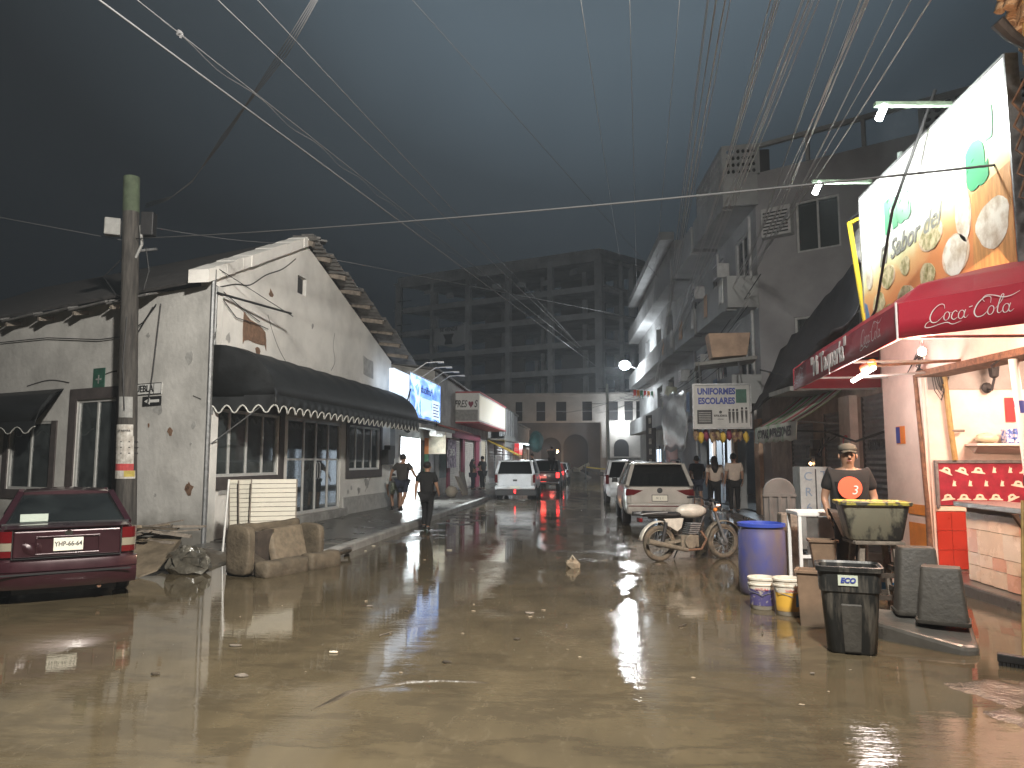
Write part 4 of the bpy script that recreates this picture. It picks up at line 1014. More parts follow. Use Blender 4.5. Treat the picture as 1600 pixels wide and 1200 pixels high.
MB().tube([Fb(ux(872), 0.0, 2.9), Fb(ux(872), 1.9, 2.85)], 0.03, n=6).build('arm', 'steel_dark', ol)
lamp_head(ol, Fb(ux(872), 2.0, 2.65), 'sodium', 0.2)
lamp('lamp_light', Fb(ux(872), 2.3, 2.6), 130, (1.0, 0.55, 0.28), 0.15, ol)
# power pole with crossarms and transformer, far right
pp_ = thing('power_pole', 'tall power pole with crossarms and a transformer drum', 'utility pole', (6.6, 62, 0))
MB().tube([(6.6, 62, 0), (6.6, 62, 14.5)], [0.24, 0.16], n=12).build('post', 'concrete', pp_, smooth=40)
for z in (14.0, 12.5):
    MB().beam((3.6, 62, z), (6.9, 62, z), 0.12).build('crossarm', 'steel_grey', pp_)
    for x in (3.8, 4.9, 5.9): MB().lathe([(0.06, 0), (0.11, 0.08), (0.06, 0.16), (0.1, 0.24), (0.04, 0.34)], (x, 62, z + 0.06), 8).build('insulator', 'louver', pp_)
MB().lathe([(0.3, 0), (0.32, 0.1), (0.32, 0.9), (0.2, 1.0)], (6.1, 61.7, 9.3), 14).build('transformer', 'louver', pp_, smooth=40)
# rubble heap, tape and debris
rh = MB().grid(lambda u, v: V(-5.2 + 4.6 * u + 0.25 * math.sin(v * 9), 71 + 5 * v, 1.25 * math.sin(math.pi * u) ** 0.8 * math.sin(math.pi * v) * (0.75 + 0.35 * math.sin(u * 13 + v * 7)) - 0.03), 18, 12).jitter(0.09, 4).build('debris', 'mud_dry', None, smooth=30)
struct(rh, 'stuff'); rh['label'] = 'pale heap of flood debris at the end of the street'
for k in range(7):
    b_ = MB().box((-4.4 + 0.65 * k, 71.5 + (k % 3), 0.7 + 0.35 * (k % 2)), (1.5, 0.08, 0.3), M=Matrix.Rotation(0.5 * k, 3, 'Z') @ Matrix.Rotation(0.4 * (k % 3 - 1), 3, 'Y'))
    tag(b_.build('broken_plank', 'cream' if k % 3 else 'wood_old', None), 'broken plank sticking out of the far debris heap', 'plank', 'planks in the far debris heap')
tp = MB(); tp.loft([[V(-0.9 + 5.2 * t, 70.5, 1.0 - 0.22 * math.sin(math.pi * t)) for t in [k / 12 for k in range(13)]], [V(-0.9 + 5.2 * t, 70.5, 1.12 - 0.22 * math.sin(math.pi * t)) for t in [k / 12 for k in range(13)]]], cap=False, closed=False)
tag(tp.build('barrier_tape', mat('tape_yellow', (0.65, 0.48, 0.05), 0.5), None, solid=0.01), 'yellow barrier tape strung across the end of the street', 'tape')
for k, x in enumerate((-0.9, 4.3)):
    tag(MB().tube([(x, 70.5, 0), (x, 70.5, 1.3)], 0.05, n=8).build('tape_post', 'steel_grey', None), ['tape post beside the debris heap', 'tape post near the power pole side'][k], 'post')
# ------------------------------------------------------------------ tall apartment building on the right
mat('apt_wall', (0.33, 0.325, 0.34), 0.9, var=0.18, scale=0.8, bump=0.2, mud=0.5, mudz=0.4)
mat('apt_front', (0.36, 0.37, 0.375), 0.9, var=0.25, scale=0.7, bump=0.2)
mat('ac_white', (0.55, 0.55, 0.55), 0.6, var=0.2)
mat('tarp_dark', (0.035, 0.037, 0.045), 0.7, var=0.4, scale=4, bump=0.4, bscale=8)
mat('cloth_white', (0.6, 0.6, 0.58), 0.85, var=0.25, scale=4)
mat('peach', (0.52, 0.36, 0.26), 0.8, var=0.25, scale=3, mud=0.6, mudz=0.5)
ap = thing('apartment_building', 'tall grey apartment building with balconies and a latticed roof parapet', 'building', (5, 22, 0))
AS = frame((4.85, 22.0, 0), 122.7, 1)        # side wall running right and towards the camera; o towards the camera
AFr = frame((4.85, 22.05, 0), -4, -1)          # street front; o towards the street
SWIN = (1.35, 1.95, 8.15, 9.15); SWIN2 = (-0.05, 0.0, 0, 0); SWIN3 = (1.0, 3.4, 4.3, 5.75)
w = MB(); wall(w, AS, 0, 7.5, 10.25, [(1.15, 2.35, 7.6, 9.1), SWIN3, (4.6, 5.6, 8.3, 9.1)], th=0.25); w.build('side_wall', 'apt_wall', ap)
w = MB(); wall(w, AFr, 0, 13.5, 10.2, [(0.6, 2.8, 0.14, 2.6), (3.4, 5.8, 0.14, 2.6), (6.4, 8.6, 0.14, 2.6), (1.0, 2.4, 4.0, 5.6), (4.0, 5.6, 4.0, 5.6), (8.0, 9.6, 4, 5.6), (1.0, 2.4, 7.0, 8.8), (4.0, 5.6, 7.0, 8.8), (8.0, 9.6, 7.0, 8.8)], th=0.25); w.build('front_wall', 'apt_front', ap)
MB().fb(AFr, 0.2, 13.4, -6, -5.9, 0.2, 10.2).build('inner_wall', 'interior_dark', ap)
MB().fb(AFr, 0.3, 13.4, -5.8, -0.3, 10.0, 10.15).build('roof', 'concrete', ap)
# side wall windows
def awin(F, h, parent, parts=(0, .5, 1), curtain=False):
    o = window(F, h, list(parts), parent, fr=0.06, o=-0.08, fm='ac_white')
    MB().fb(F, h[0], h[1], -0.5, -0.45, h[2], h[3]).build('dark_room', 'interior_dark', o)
    if curtain: MB().fb(F, h[0] + (h[1] - h[0]) * .42, h[0] + (h[1] - h[0]) * .72, -0.3, -0.28, h[2], h[3]).build('curtain', 'ac_white', o)
    return o
awin(AS, (1.15, 2.35, 7.6, 9.1), ap); awin(AS, SWIN3, ap, (0, .38, .72, 1), True); awin(AS, (4.6, 5.6, 8.3, 9.1), ap)
ac = thing('window_air_conditioner', 'louvred window air conditioner on the apartment side wall', 'air conditioner', AS(0.75, 0.2, 8.1))
MB().fb(AS, 0.25, 1.10, 0.0, 0.32, 8.15, 9.0).build('case', 'ac_white', ac, bevel=0.02)
for k in range(7): MB().fb(AS, 0.32, 1.03, 0.322, 0.335, 8.22 + k * 0.1, 8.26 + k * 0.1).build('louvre', 'steel_dark', ac)
# street front: stacked balconies with solid fronts
for lv, (zb, zt, ext) in enumerate([(3.35, 4.2, 0.85), (6.2, 7.15, 0.9), (9.25, 10.2, 0.95)]):
    for k, (a, b) in enumerate([(0.02, 4.4), (4.8, 8.8), (9.2, 13.3)]):
        bo = MB().hexa([AFr(a, 0.002, zb), AFr(b, 0.002, zb), AFr(b, ext, zb), AFr(a, ext, zb), AFr(a, 0.002, zb + 0.18), AFr(b, 0.002, zb + 0.18), AFr(b, ext, zb + 0.18), AFr(a, ext, zb + 0.18)]).build('balcony', 'apt_front', ap)
        MB().fb(AFr, a, b, ext - 0.1, ext, zb + 0.18, zt).build('balcony_front', 'apt_front', bo)
        for u in (a, b - 0.1): MB().fb(AFr, u, u + 0.1, 0.003, ext - 0.1, zb + 0.18, zt).build('balcony_cheek', 'apt_front', bo)
        MB().fb(AFr, a + 0.2, a + 0.5, ext - 0.3, ext - 0.005, zb - 0.05, zb).build('bracket', 'apt_front', bo)
# roof parapet of pierced blocks (each a ring of concrete lattice)
def lattice(F, u0, u1, z0, z1, o, parent, nx, nz):
    du, dz = (u1 - u0) / nx, (z1 - z0) / nz
    p = thing  # noqa
    fr_ = MB(); fr_.fb(F, u0 - 0.1, u0, o - 0.12, o, z0, z1 + 0.1); fr_.fb(F, u1, u1 + 0.1, o - 0.12, o, z0, z1 + 0.1); fr_.fb(F, u0, u1, o - 0.12, o, z1, z1 + 0.1)
    fo = fr_.build('parapet_frame', 'apt_front', parent)
    proto = None
    for i in range(nx):
        for j in range(nz):
            m = MB(); cu, cz = u0 + du * (i + .5 + (0.25 if j % 2 else -0.25) * 0), z0 + dz * (j + .5)
            ro = [F(cu + du * .5 * sx, o - 0.03, cz + dz * .5 * sz) for sx, sz in ((-1, -1), (0, -1), (1, -1), (1, 0), (1, 1), (0, 1), (-1, 1), (-1, 0))]
            ri = [F(cu + du * .36 * math.cos(t), o - 0.03, cz + dz * .36 * math.sin(t)) for t in [math.pi * (1.25 + .25 * k) for k in range(8)]]
            m.loft([ro, ri], cap=False)
            m.build('lattice_block', 'apt_front', fo, solid=0.08, fixn=False)
lattice(AFr, -0.0 + 0.12, 3.6, 10.2, 11.05, 0.95, ap, 12, 3)
BF = frame(AFr(0.0, 0.95, 0), 122.7 - 26, 1)
lattice(BF, 0.1, 0.98, 10.2, 11.02, 0.06, ap, 6, 4)
MB().fb(BF, 0.0, 1.0, -0.04, 0.05, 9.25, 10.2).build('balcony_end_panel', 'apt_front', ap)
lattice(AS, 4.5, 7.3, 10.26, 11.0, 0.02, ap, 12, 4)
MB().fb(AFr, 0.4, 3.4, -0.6, 0.4, 10.2, 11.2).build('lattice_backing', 'interior_dark', ap)  # dark boxes added behind the lattice so its holes read dark
MB().fb(AS, 4.3, 7.4, -1.2, -0.6, 10.2, 11.2).build('lattice_backing', 'interior_dark', ap)
MB().fb(AS, 0, 7.5, -0.1, 0.04, 11.02, 11.14).build('roof_rail', 'apt_front', ap)
for u in (1.5, 3.0): MB().fb(AS, u, u + 0.1, -0.1, 0.02, 10.26, 11.02).build('rail_post', 'apt_front', ap)
# shop floor below, pillars and fascia
for a, b in ((0.05, 0.55), (2.85, 3.35), (5.85, 6.35)):
    MB().fb(AFr, a, b, 0.003, 0.12, 0.14, 2.9).build('pillar', 'peach', ap)
sd = mat('shop_lit', (0.6, 0.75, 0.9), 0.6, emit=(0.55, 0.75, 1.0), estr=0.5)
MB().fb(AFr, 3.5, 5.7, -1.6, -1.55, 0.2, 2.6).build('lit_shop_back', sd, ap)
MB().fb(AFr, 0.7, 2.7, -1.6, -1.55, 0.2, 2.6).build('shop_back', mat('green_wall', (0.06, 0.13, 0.11), 0.7, var=0.5, scale=3), ap)
for k in range(4): MB().fb(AFr, 0.8 + k * .45, 1.15 + k * .45, -1.5, -1.48, 1.2 + .2 * (k % 2), 2.1).build('wall_poster', 'paper' if k % 2 else 'green_sign', ap)
area('clothes_shop_light', AFr(4.6, -0.8, 2.75), (-0.9, -0.35, -0.7), 110, 1.6, 0.5, (0.75, 0.88, 1.0), ap)
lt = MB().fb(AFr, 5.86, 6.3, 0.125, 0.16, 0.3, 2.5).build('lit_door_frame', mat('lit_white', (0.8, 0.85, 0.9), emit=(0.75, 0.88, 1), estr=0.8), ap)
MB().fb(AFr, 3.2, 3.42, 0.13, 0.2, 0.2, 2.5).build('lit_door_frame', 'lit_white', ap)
# ledge over the shop and junk on it
MB().hexa([V(2.85, 21.1, 4.35), V(4.5, 20.9, 4.5), V(4.6, 22.0, 4.5), V(2.95, 22.3, 4.35), V(2.85, 21.1, 4.45), V(4.5, 20.9, 4.6), V(4.6, 22.0, 4.6), V(2.95, 22.3, 4.45)]).build('ledge_slab', 'concrete', ap)
bx_ = MB(); bx_.hexa([V(3.3, 20.95, 4.56), V(4.25, 20.95, 4.62), V(4.25, 21.6, 4.62), V(3.3, 21.6, 4.56), V(3.2, 20.9, 5.25), V(4.35, 20.9, 5.25), V(4.35, 21.6, 5.25), V(3.2, 21.6, 5.25)])
tag(bx_.build('planter_box', 'peach', None, bevel=0.02), 'dull pink trough on the ledge above the school uniform sign', 'trough')
# second apartment block farther along the street
a2 = thing('second_apartment_block', 'farther grey apartment block behind the tall one', 'building', (4, 36, 0))
A2 = frame((3.95, 35.7, 0), -3, -1)
w = MB(); wall(w, A2, 0, 16, 12.4, [(1, 3, 4.2, 5.8), (5, 7, 4.2, 5.8), (1, 3, 7.4, 9.2), (5, 7, 7.4, 9.2), (10, 12, 7.4, 9.2)], th=0.3); w.build('front_wall', 'apt_front', a2)
MB().fb(A2, 0, 0.25, -8, -0.31, 0, 12.4).build('end_wall', 'apt_front', a2)
MB().fb(A2, 0.3, 15.9, -1.5, -1.4, 0.2, 12.3).build('inner_wall', 'interior_dark', a2)
for z in (3.4, 6.6, 9.8, 12.4): MB().fb(A2, -0.05, 16, 0.002, 0.7, z, z + (0.9 if z < 12 else 0.4)).build('balcony', 'apt_front', a2)
mat('shopfront_glow', (0.7, 0.8, 0.9), .5, emit=(0.72, 0.86, 1.0), estr=2.2)  # glowing panels added for window reflections and extra street light
for k, (a_, b_) in enumerate(((1.0, 2.6), (3.4, 4.2), (6.0, 8.6))):
    MB().fb(A2, a_, b_, 0.01, 0.05, 0.2, 2.3).build('shopfront_glow', 'shopfront_glow', a2)
    MB().fb(A2, a_ - .1, b_ + .1, 0.06, 0.12, 2.3, 2.5).build('shopfront_lintel', 'steel_dark', a2)
    for u_ in (a_ - .1, (a_ + b_) / 2, b_ + .02): MB().fb(A2, u_, u_ + .08, 0.06, 0.1, 0.15, 2.29).build('shopfront_mullion', 'steel_dark', a2)
# ------------------------------------------------------------------ uniform shop sign and goods
us = thing('uniform_shop_sign', 'white school uniform shop signboard hung over the right-hand sidewalk', 'sign', (3.45, 20.5, 2.6))
MB().bx(2.70, 4.18, 20.5, 20.58, 2.58, 3.74).build('panel', mat('sign_dull', (0.46, 0.46, 0.45), .6, var=.15, scale=3), us)
fm_ = MB()
for (a, b, c, d) in ((2.66, 4.22, 2.54, 2.585), (2.66, 4.22, 3.735, 3.78), (2.66, 2.705, 2.585, 3.735), (4.175, 4.22, 2.585, 3.735)): fm_.bx(a, b, 20.46, 20.62, c, d)
fm_.build('frame', 'steel_grey', us)
text('sign_lettering', 'UNIFORMES', 0.235, 'blue_ink', us, (3.30, 20.492, 3.56), (1, 0, 0), bold=0.010, wscale=0.80)
text('sign_lettering', 'ESCOLARES', 0.235, 'blue_ink', us, (3.30, 20.492, 3.30), (1, 0, 0), bold=0.010, wscale=0.80)
MB().bx(3.82, 4.10, 20.488, 20.498, 3.25, 3.62).build('photo_panel', 'green_sign', us)
MB().bx(2.78, 3.18, 20.488, 20.498, 2.68, 3.06).build('photo_panel', 'steel_dark', us)
for k in range(6): MB().bx(2.82, 3.14, 20.482, 20.487, 2.73 + .05 * k, 2.75 + .05 * k).build('text_line', 'louver', us)
text('sign_lettering', 'ROYAL SCHOOL', 0.075, 'black_paint', us, (3.40, 20.492, 2.9), (1, 0, 0), bold=0.004, wscale=0.62)
text('sign_lettering', 'uniformes', 0.055, 'black_paint', us, (3.40, 20.492, 2.81), (1, 0, 0), wscale=0.75)
MB().lathe([(0.04, 0), (0.04, 0.01)], (3.40, 20.49, 3.0), 10, M=Matrix.Rotation(R(90), 3, 'X')).build('crest', 'black_paint', us)
for k, x in enumerate((3.64, 3.74, 3.84, 3.97, 4.08)):
    f_ = MB(); h_ = 0.36 if k < 3 else 0.40
    f_.lathe([(0.022, 0), (0.028, 0.03), (0.018, 0.055)], (x, 20.48, 2.70 + h_ - 0.03), 8)
    f_.prism([V(x + a, 20.49, 2.70 + b * h_) for a, b in ((-0.02, 0), (-0.005, 0), (0, .4), (.005, 0), (0.02, 0), (0.03, 0.5), (0.035, .86), (-0.035, .86), (-0.03, .5))], (0, -0.006, 0))
    f_.build('printed_figure', 'black_paint', us)
for x in (2.9, 4.0): MB().tube([(x, 20.54, 3.78), (x, 20.9, 4.4)], 0.02, n=6).build('hanger', 'steel_grey', us)
mat('goods', (0.35, 0.26, 0.12), 0.7, col2=(0.12, 0.05, 0.05), scale=10, contrast=(0.4, 0.6))
for k in range(10):
    x = 2.75 + 0.15 * k
    g_ = MB().ball((x, 20.7 + 0.05 * (k % 3), 2.38 - 0.05 * (k % 2)), 0.12, 8, 6, (0.7, 0.6, 1.3)).jitter(0.02, k)
    tag(g_.build('hanging_garment', ['goods', 'yellow_canvas', 'pink_paint', 'goods'][k % 4], None, smooth=60), '%s garment, %s from the left in the row below the uniform sign' % (['brown', 'yellow', 'dark pink', 'brown'][k % 4], ['first', 'second', 'third', 'fourth', 'fifth', 'sixth', 'seventh', 'eighth', 'ninth', 'tenth'][k]), 'garment', 'garments under the uniform sign')
# plastic-wrapped stall front and wrapped poles
pw_ = MB(); pw_.grid(lambda u, v: V(2.35 + 0.25 * u + 0.04 * math.sin(v * 9 + u * 4), 26.0 - 4.6 * u, 2.0 + 1.9 * v + 0.06 * math.sin(u * 14) - 0.2 * u * v), 14, 10).jitter(0.02, 3)
tag(pw_.build('plastic_sheet', mat('plastic_grey', (0.30, 0.31, 0.32), 0.35, var=0.4, scale=4, bump=0.5, bscale=6), None, smooth=50, solid=0.01), 'grey plastic sheet hung as a curtain beside the uniform sign', 'sheet')
wp = thing('wrapped_post', 'street post wrapped in torn pink and white plastic', 'post', (3.35, 33, 0))
MB().tube([(3.35, 33, 0), (3.35, 33, 5.1)], 0.12, n=10).build('post', 'concrete', wp, smooth=40)
MB().tube([(3.35, 33, 0.3), (3.38, 33, 1.2), (3.33, 33, 2.2), (3.36, 33, 3.4)], [0.22, 0.26, 0.24, 0.22], n=10).jitter(0.03, 5).build('wrapping', mat('pink_pale', (0.52, 0.36, 0.35), 0.7, col2=(0.45, 0.07, 0.08), scale=3, contrast=(0.3, 0.45)), wp, smooth=60)
MB().tube([(3.35, 33, 3.45), (3.3, 33, 4.0), (3.38, 33, 4.9)], [0.16, 0.36, 0.22], n=10).jitter(0.04, 6).build('plastic_bundle', mat('bag_pale', (0.45, 0.46, 0.36), 0.6, var=0.3), wp, smooth=60)
fs = thing('dark_framed_board', 'dark framed board standing edge-on by the far pole', 'board', (3.1, 40, 1.5))
MB().hexa([V(2.75, 40.5, 1.3), V(3.15, 39.5, 1.3), V(3.2, 39.55, 1.3), V(2.8, 40.55, 1.3), V(2.75, 40.5, 4.1), V(3.15, 39.5, 4.1), V(3.2, 39.55, 4.1), V(2.8, 40.55, 4.1)]).build('panel', 'steel_dark', fs)
for k in range(5): MB().box((2.93, 39.95, 1.6 + .55 * k), (0.22, 0.05, 0.3), rz=R(-68)).build('print', 'paper', fs)
MB().tube([(2.98, 40.05, 0), (2.98, 40.05, 1.3)], 0.04, n=6).build('leg', 'steel_dark', fs)
fl = thing('street_decoration', 'string of small red and green paper flags across the far street', 'bunting', (3, 44, 5))
for k in range(9):
    x = 2.3 + 0.2 * k
    MB().prism([V(x, 44, 5.85 - .02 * k), V(x + .16, 44, 5.85 - .02 * k), V(x + .16, 44, 5.45 - .1 * (k % 3)), V(x + .08, 44, 5.55), V(x, 44, 5.4)], (0, 0.01, 0)).build('paper_flag', ['red_paint', 'orange_paint', 'green_paint'][k % 3], fl)
MB().tube([(2.1, 44, 5.9), (3.8, 44, 5.8)], 0.012, n=5).build('cord', 'cable', fl)
# ------------------------------------------------------------------ copy shop set back beside the taqueria
cpw = mat('copy_wall', (0.42, 0.33, 0.28), 0.85, var=0.3, scale=2.5, bump=0.3, mud=0.6, mudz=0.6)
cs_ = thing('copy_shop', 'copy shop set back beside the taco stand with dark roller shutters', 'shop', (5.3, 13.2, 0))
KF = frame((5.35, 12.6, 0), -2, -1)
w = MB(); wall(w, KF, 0.0, 9.6, 4.2, [(1.15, 2.7, 0.15, 2.95), (3.6, 4.9, 0.15, 2.75), (5.6, 7.4, 0.15, 2.6)], th=0.3); w.build('wall', cpw, cs_)
shutter(KF, 1.15, 2.7, 0.2, 2.95, cs_, m='shutter_grey'); shutter(KF, 3.6, 4.9, 0.2, 2.75, cs_, m='shutter_grey'); shutter(KF, 5.6, 7.4, 0.2, 2.6, cs_, m='shutter_grey')
text('shutter_lettering', 'CRISTALERIA', 0.26, 'black_paint', cs_, KF(1.9, 0.03, 1.98), (0, -1, 0), bold=0.01, wscale=0.65)
for k in range(6): MB().fb(KF, 1.3, 2.5, 0.0, 0.006, 1.2 + .11 * k, 1.25 + .11 * k).build('printed_line', 'louver', cs_)
mat('pillar_white', (0.62, 0.56, 0.52), 0.8, var=0.2, scale=3, mud=0.6, mudz=0.6)
for (a, b, nm) in ((2.85, 3.45, 'pillar'), (0.75, 1.08, 'pillar')):
    MB().fb(KF, a, b, 0.003, 0.16, 0.0, 3.0).build(nm, 'pillar_white', cs_)
for k, ch in enumerate('COPIAS'):
    text('pillar_lettering', ch, 0.36, 'red_paint', cs_, KF(3.15, 0.165, 2.05 - 0.32 * k), (0, -1, 0), bold=0.018, wscale=1.2)
    text('pillar_lettering', ch, 0.20, 'blue_ink', cs_, KF(0.90, 0.165, 2.15 - 0.26 * k), (0, -1, 0), bold=0.010)
mb_ = thing('meter_cluster', 'tangle of electric meter boxes between the dark shutters', 'meters', KF(5.2, 0.1, 1.4))
for k, (u, z, s_) in enumerate(((5.0, 1.5, .3), (5.35, 1.75, .28), (5.1, 1.95, .22), (5.4, 1.3, .3))):
    MB().fb(KF, u, u + s_, 0.01, 0.18, z, z + s_).build('meter_box', 'steel_dark', mb_, bevel=0.02)
MB().ball(KF(5.2, 0.22, 1.62), 0.03, 8, 6).build('pilot_light', 'sodium', mb_)
for k in range(3): MB().tube([KF(4.0 + k * .4, .05, 2.2), KF(4.8, .1, 2.0 - .1 * k), KF(5.2, .12, 1.7), KF(5.6, .1, 1.2 + .2 * k)], 0.015, n=5).build('cable', 'cable_dark', mb_)
# striped awning with the lettered valance
def stripes(name, cols, axis='Y', scale=1.0):
    m = bpy.data.materials.new(name); MATS[name] = m; m.use_nodes = True
    N = m.node_tree.nodes; L = m.node_tree.links; p = N['Principled BSDF']
    geo = N.new('ShaderNodeNewGeometry'); sx = N.new('ShaderNodeSeparateXYZ'); L.new(geo.outputs['Position'], sx.inputs[0])
    mu = N.new('ShaderNodeMath'); mu.operation = 'MULTIPLY'; mu.inputs[1].default_value = scale; L.new(sx.outputs[axis], mu.inputs[0])
    fr = N.new('ShaderNodeMath'); fr.operation = 'FRACT'; L.new(mu.outputs[0], fr.inputs[0])
    r = N.new('ShaderNodeValToRGB'); r.color_ramp.interpolation = 'CONSTANT'; e = r.color_ramp.elements
    e[0].color = (*cols[0], 1); e[1].position = 1 / len(cols); e[1].color = (*cols[1], 1)
    for k in range(2, len(cols)): q = e.new(k / len(cols)); q.color = (*cols[k], 1)
    L.new(fr.outputs[0], r.inputs['Fac']); L.new(r.outputs[0], p.inputs['Base Color']); p.inputs['Roughness'].default_value = 0.75
    return m
stripes('striped_canvas', [(0.42, 0.40, 0.36), (0.13, 0.30, 0.10), (0.42, 0.40, 0.36), (0.36, 0.06, 0.07)], 'Y', 1.1)
sa = thing('striped_awning', 'sun-bleached striped awning with a lettered valance outside the copy shop', 'awning', (4.7, 17.7, 2.4))
A_, B_, C_, D_ = V(5.22, 15.9, 3.25), V(5.15, 19.6, 3.25), V(4.12, 19.6, 2.52), V(4.2, 15.9, 2.52)
MB().grid(lambda u, v: (A_ + (B_ - A_) * u) * (1 - v) + (D_ + (C_ - D_) * u) * v + V(0, 0, -0.05 * math.sin(math.pi * v) + 0.02 * math.sin(u * 17)), 14, 6).build('canvas', 'striped_canvas', sa, smooth=60, solid=0.01)
MB().grid(lambda u, v: D_ + (C_ - D_) * u + V(-0.01 - 0.03 * v + 0.015 * math.sin(u * 21), 0, -0.4 * v + (0.02 * math.sin(u * 40) if v > 0.9 else 0)), 30, 3).build('valance', mat('valance_white', (0.55, 0.55, 0.50), 0.8, col2=(0.22, 0.34, 0.2), scale=2.5, contrast=(0.3, 0.5)), sa, smooth=60, solid=0.01)
text('valance_lettering', 'COPIAS, IMPRESIONES', 0.30, 'black_paint', sa, V(4.115, 17.75, 2.32), (0.022, -1, 0), bold=0.006, shear=0.2, wscale=1.0)
for u in (0.05, 0.95): MB().tube([D_ + (C_ - D_) * u, (A_ + (B_ - A_) * u) + V(0, 0, -0.8)], 0.018, n=6).build('arm', 'steel_grey', sa)
# dark net slung above it
dn = MB(); dn.grid(lambda u, v: V(5.2 - 1.0 * v, 13.4 + 8.0 * u, 5.9 - 1.2 * u - 1.9 * v - 0.9 * math.sin(math.pi * v) * (0.6 + 0.4 * math.sin(u * 5))), 20, 10).jitter(0.04, 7)
tag(dn.build('shade_net', 'tarp_dark', None, smooth=60, solid=0.01), 'sagging black shade net slung above the copy shop', 'net')
# upper wall panel with pipes and rolled tarp
uw = thing('rooftop_shack', 'pale makeshift wall with pipes and a rolled tarp above the copy shop', 'shack', (5.4, 13.6, 4.2))
UF = frame((5.30, 12.4, 0), 4, -1)
MB().fb(UF, 0.4, 3.0, -0.1, 0.0, 3.9, 6.2).build('wall', 'cloth_white', uw)
MB().fb(UF, -1.5, 0.4, -0.14, -0.04, 3.9, 6.0).build('wall', 'apt_wall', uw)
MB().tube([UF(0.3, 0.1, 3.6), UF(0.3, 0.1, 6.9)], 0.06, n=8).build('pipe', mat('pipe_green', (0.30, 0.36, 0.34), 0.6), uw, smooth=60)
MB().tube([UF(2.8, 0.1, 6.3), UF(1.8, 0.35, 5.6), UF(0.9, 0.45, 5.25), UF(0.5, 0.4, 5.3)], [0.1, 0.2, 0.16, 0.06], n=10).jitter(0.02, 4).build('rolled_tarp', 'cloth_white', uw, smooth=60)
for pts in ([(2.6, .2, 4.9), (1.4, .25, 5.1), (0.5, .2, 4.75)], [(1.6, .2, 5.2), (0.4, .25, 4.7)], [(2.9, .25, 6.6), (1.2, .2, 6.5)], [(1.7, .2, 5.2), (1.75, .2, 6.7)], [(1.2, .2, 5.5), (1.4, .2, 6.6)]):
    MB().tube([UF(*p) for p in pts], 0.035, n=6).build('pipe', 'steel_dark' if pts[0][2] < 5.5 else 'steel_grey', uw)
for k in range(5): MB().fb(UF, 0.9, 2.4, 0.01, 0.03, 4.3 + .13 * k, 4.34 + .13 * k).build('grille_bar', 'steel_grey', uw)
for k in range(5):
    rr = random.Random(k); MB().tube([UF(2.6 - .5 * k * .4, .2, 4.9), UF(1.8, .3, 4.4 + .1 * k), UF(1.0 + .2 * k, .25, 4.1 + rr.uniform(-.2, .3)), UF(.4, .2, 4.8 - .2 * k)], 0.02, n=5).build('cable', 'cable_dark', uw)
for k in range(5):
    g_ = MB().ball(V(4.65 + 0.14 * k, 17.4 - 0.1 * k, 3.55 + 0.1 * (k % 3)), 0.2, 9, 7, (0.8, 0.7, 1.5)).jitter(0.03, k + 30)
    tag(g_.build('white_bag', 'cloth_white', None, smooth=60), 'dim white bag, %s from the left on the ledge above the striped awning' % ['first', 'second', 'third', 'fourth', 'fifth'][k], 'bag', 'white bags above the striped awning')
MB().fb(KF, 3.9, 5.6, 0.01, 1.0, 3.2, 3.3).build('ledge', 'concrete', cs_)

# balcony clutter: panes, pipes, coolers, laundry
for h in ((1.0, 2.4, 4.0, 5.6), (4.0, 5.6, 4.0, 5.6), (8.0, 9.6, 4, 5.6), (1.0, 2.4, 7.0, 8.8), (4.0, 5.6, 7.0, 8.8), (8.0, 9.6, 7.0, 8.8)): window(AFr, h, [0, .5, 1], ap, fr=0.07, o=-0.08, fm='ac_white')
for u in (0.5, 4.6, 9.0): MB().tube([AFr(u, 0.06, 0.3), AFr(u, 0.06, 9.1)], 0.045, n=8).build('drainpipe', 'ac_white', ap, smooth=60)
for k, (u, z) in enumerate(((2.6, 5.0), (6.2, 5.2), (3.2, 7.9), (7.0, 8.0), (10.2, 5.1))):
    c_ = thing('wall_cooler', ['boxy cooler under the first balcony window', 'boxy cooler on the second apartment bay', 'boxy cooler high beside the upper near window', 'boxy cooler on the upper middle bay', 'boxy cooler far along the apartment front'][k], 'air conditioner', AFr(u, 0.2, z), group='wall coolers')
    MB().fb(AFr, u, u + .65, 0.005, 0.42, z, z + .5).build('case', 'ac_white', c_, bevel=.02)
    for q in range(5): MB().fb(AFr, u + .06, u + .59, 0.421, 0.43, z + .06 + .08 * q, z + .09 + .08 * q).build('louvre', 'steel_dark', c_)
rl = random.Random(9)
for k in range(11):
    u = .4 + 1.1 * k; z = (7.15, 4.2)[k % 2]; m_ = ['cloth_white', 'cloth_shirt', 'peach', 'tarp_dark'][k % 4]
    if m_ == 'cloth_shirt': m_ = mat('laundry_blue', (0.14, 0.2, 0.3), .85).name
    wdt = rl.uniform(.4, .7)
    o_ = MB().grid(lambda a, b: AFr(u + wdt * a, .93 + .03 * math.sin(a * 9) * (1 - b), z + .04 - .75 * (1 - b) * (1 + .06 * math.sin(a * 7))), 8, 5).build('laundry_cloth', m_, None, smooth=60, solid=.008)
    tag(o_, '%s laundry cloth hung over the %s balcony row, number %s along the apartment front' % (['white', 'blue', 'peach', 'dark'][k % 4], ['upper', 'lower'][k % 2], ['one', 'two', 'three', 'four', 'five', 'six', 'seven', 'eight', 'nine', 'ten', 'eleven'][k]), 'laundry', 'laundry on the balconies')
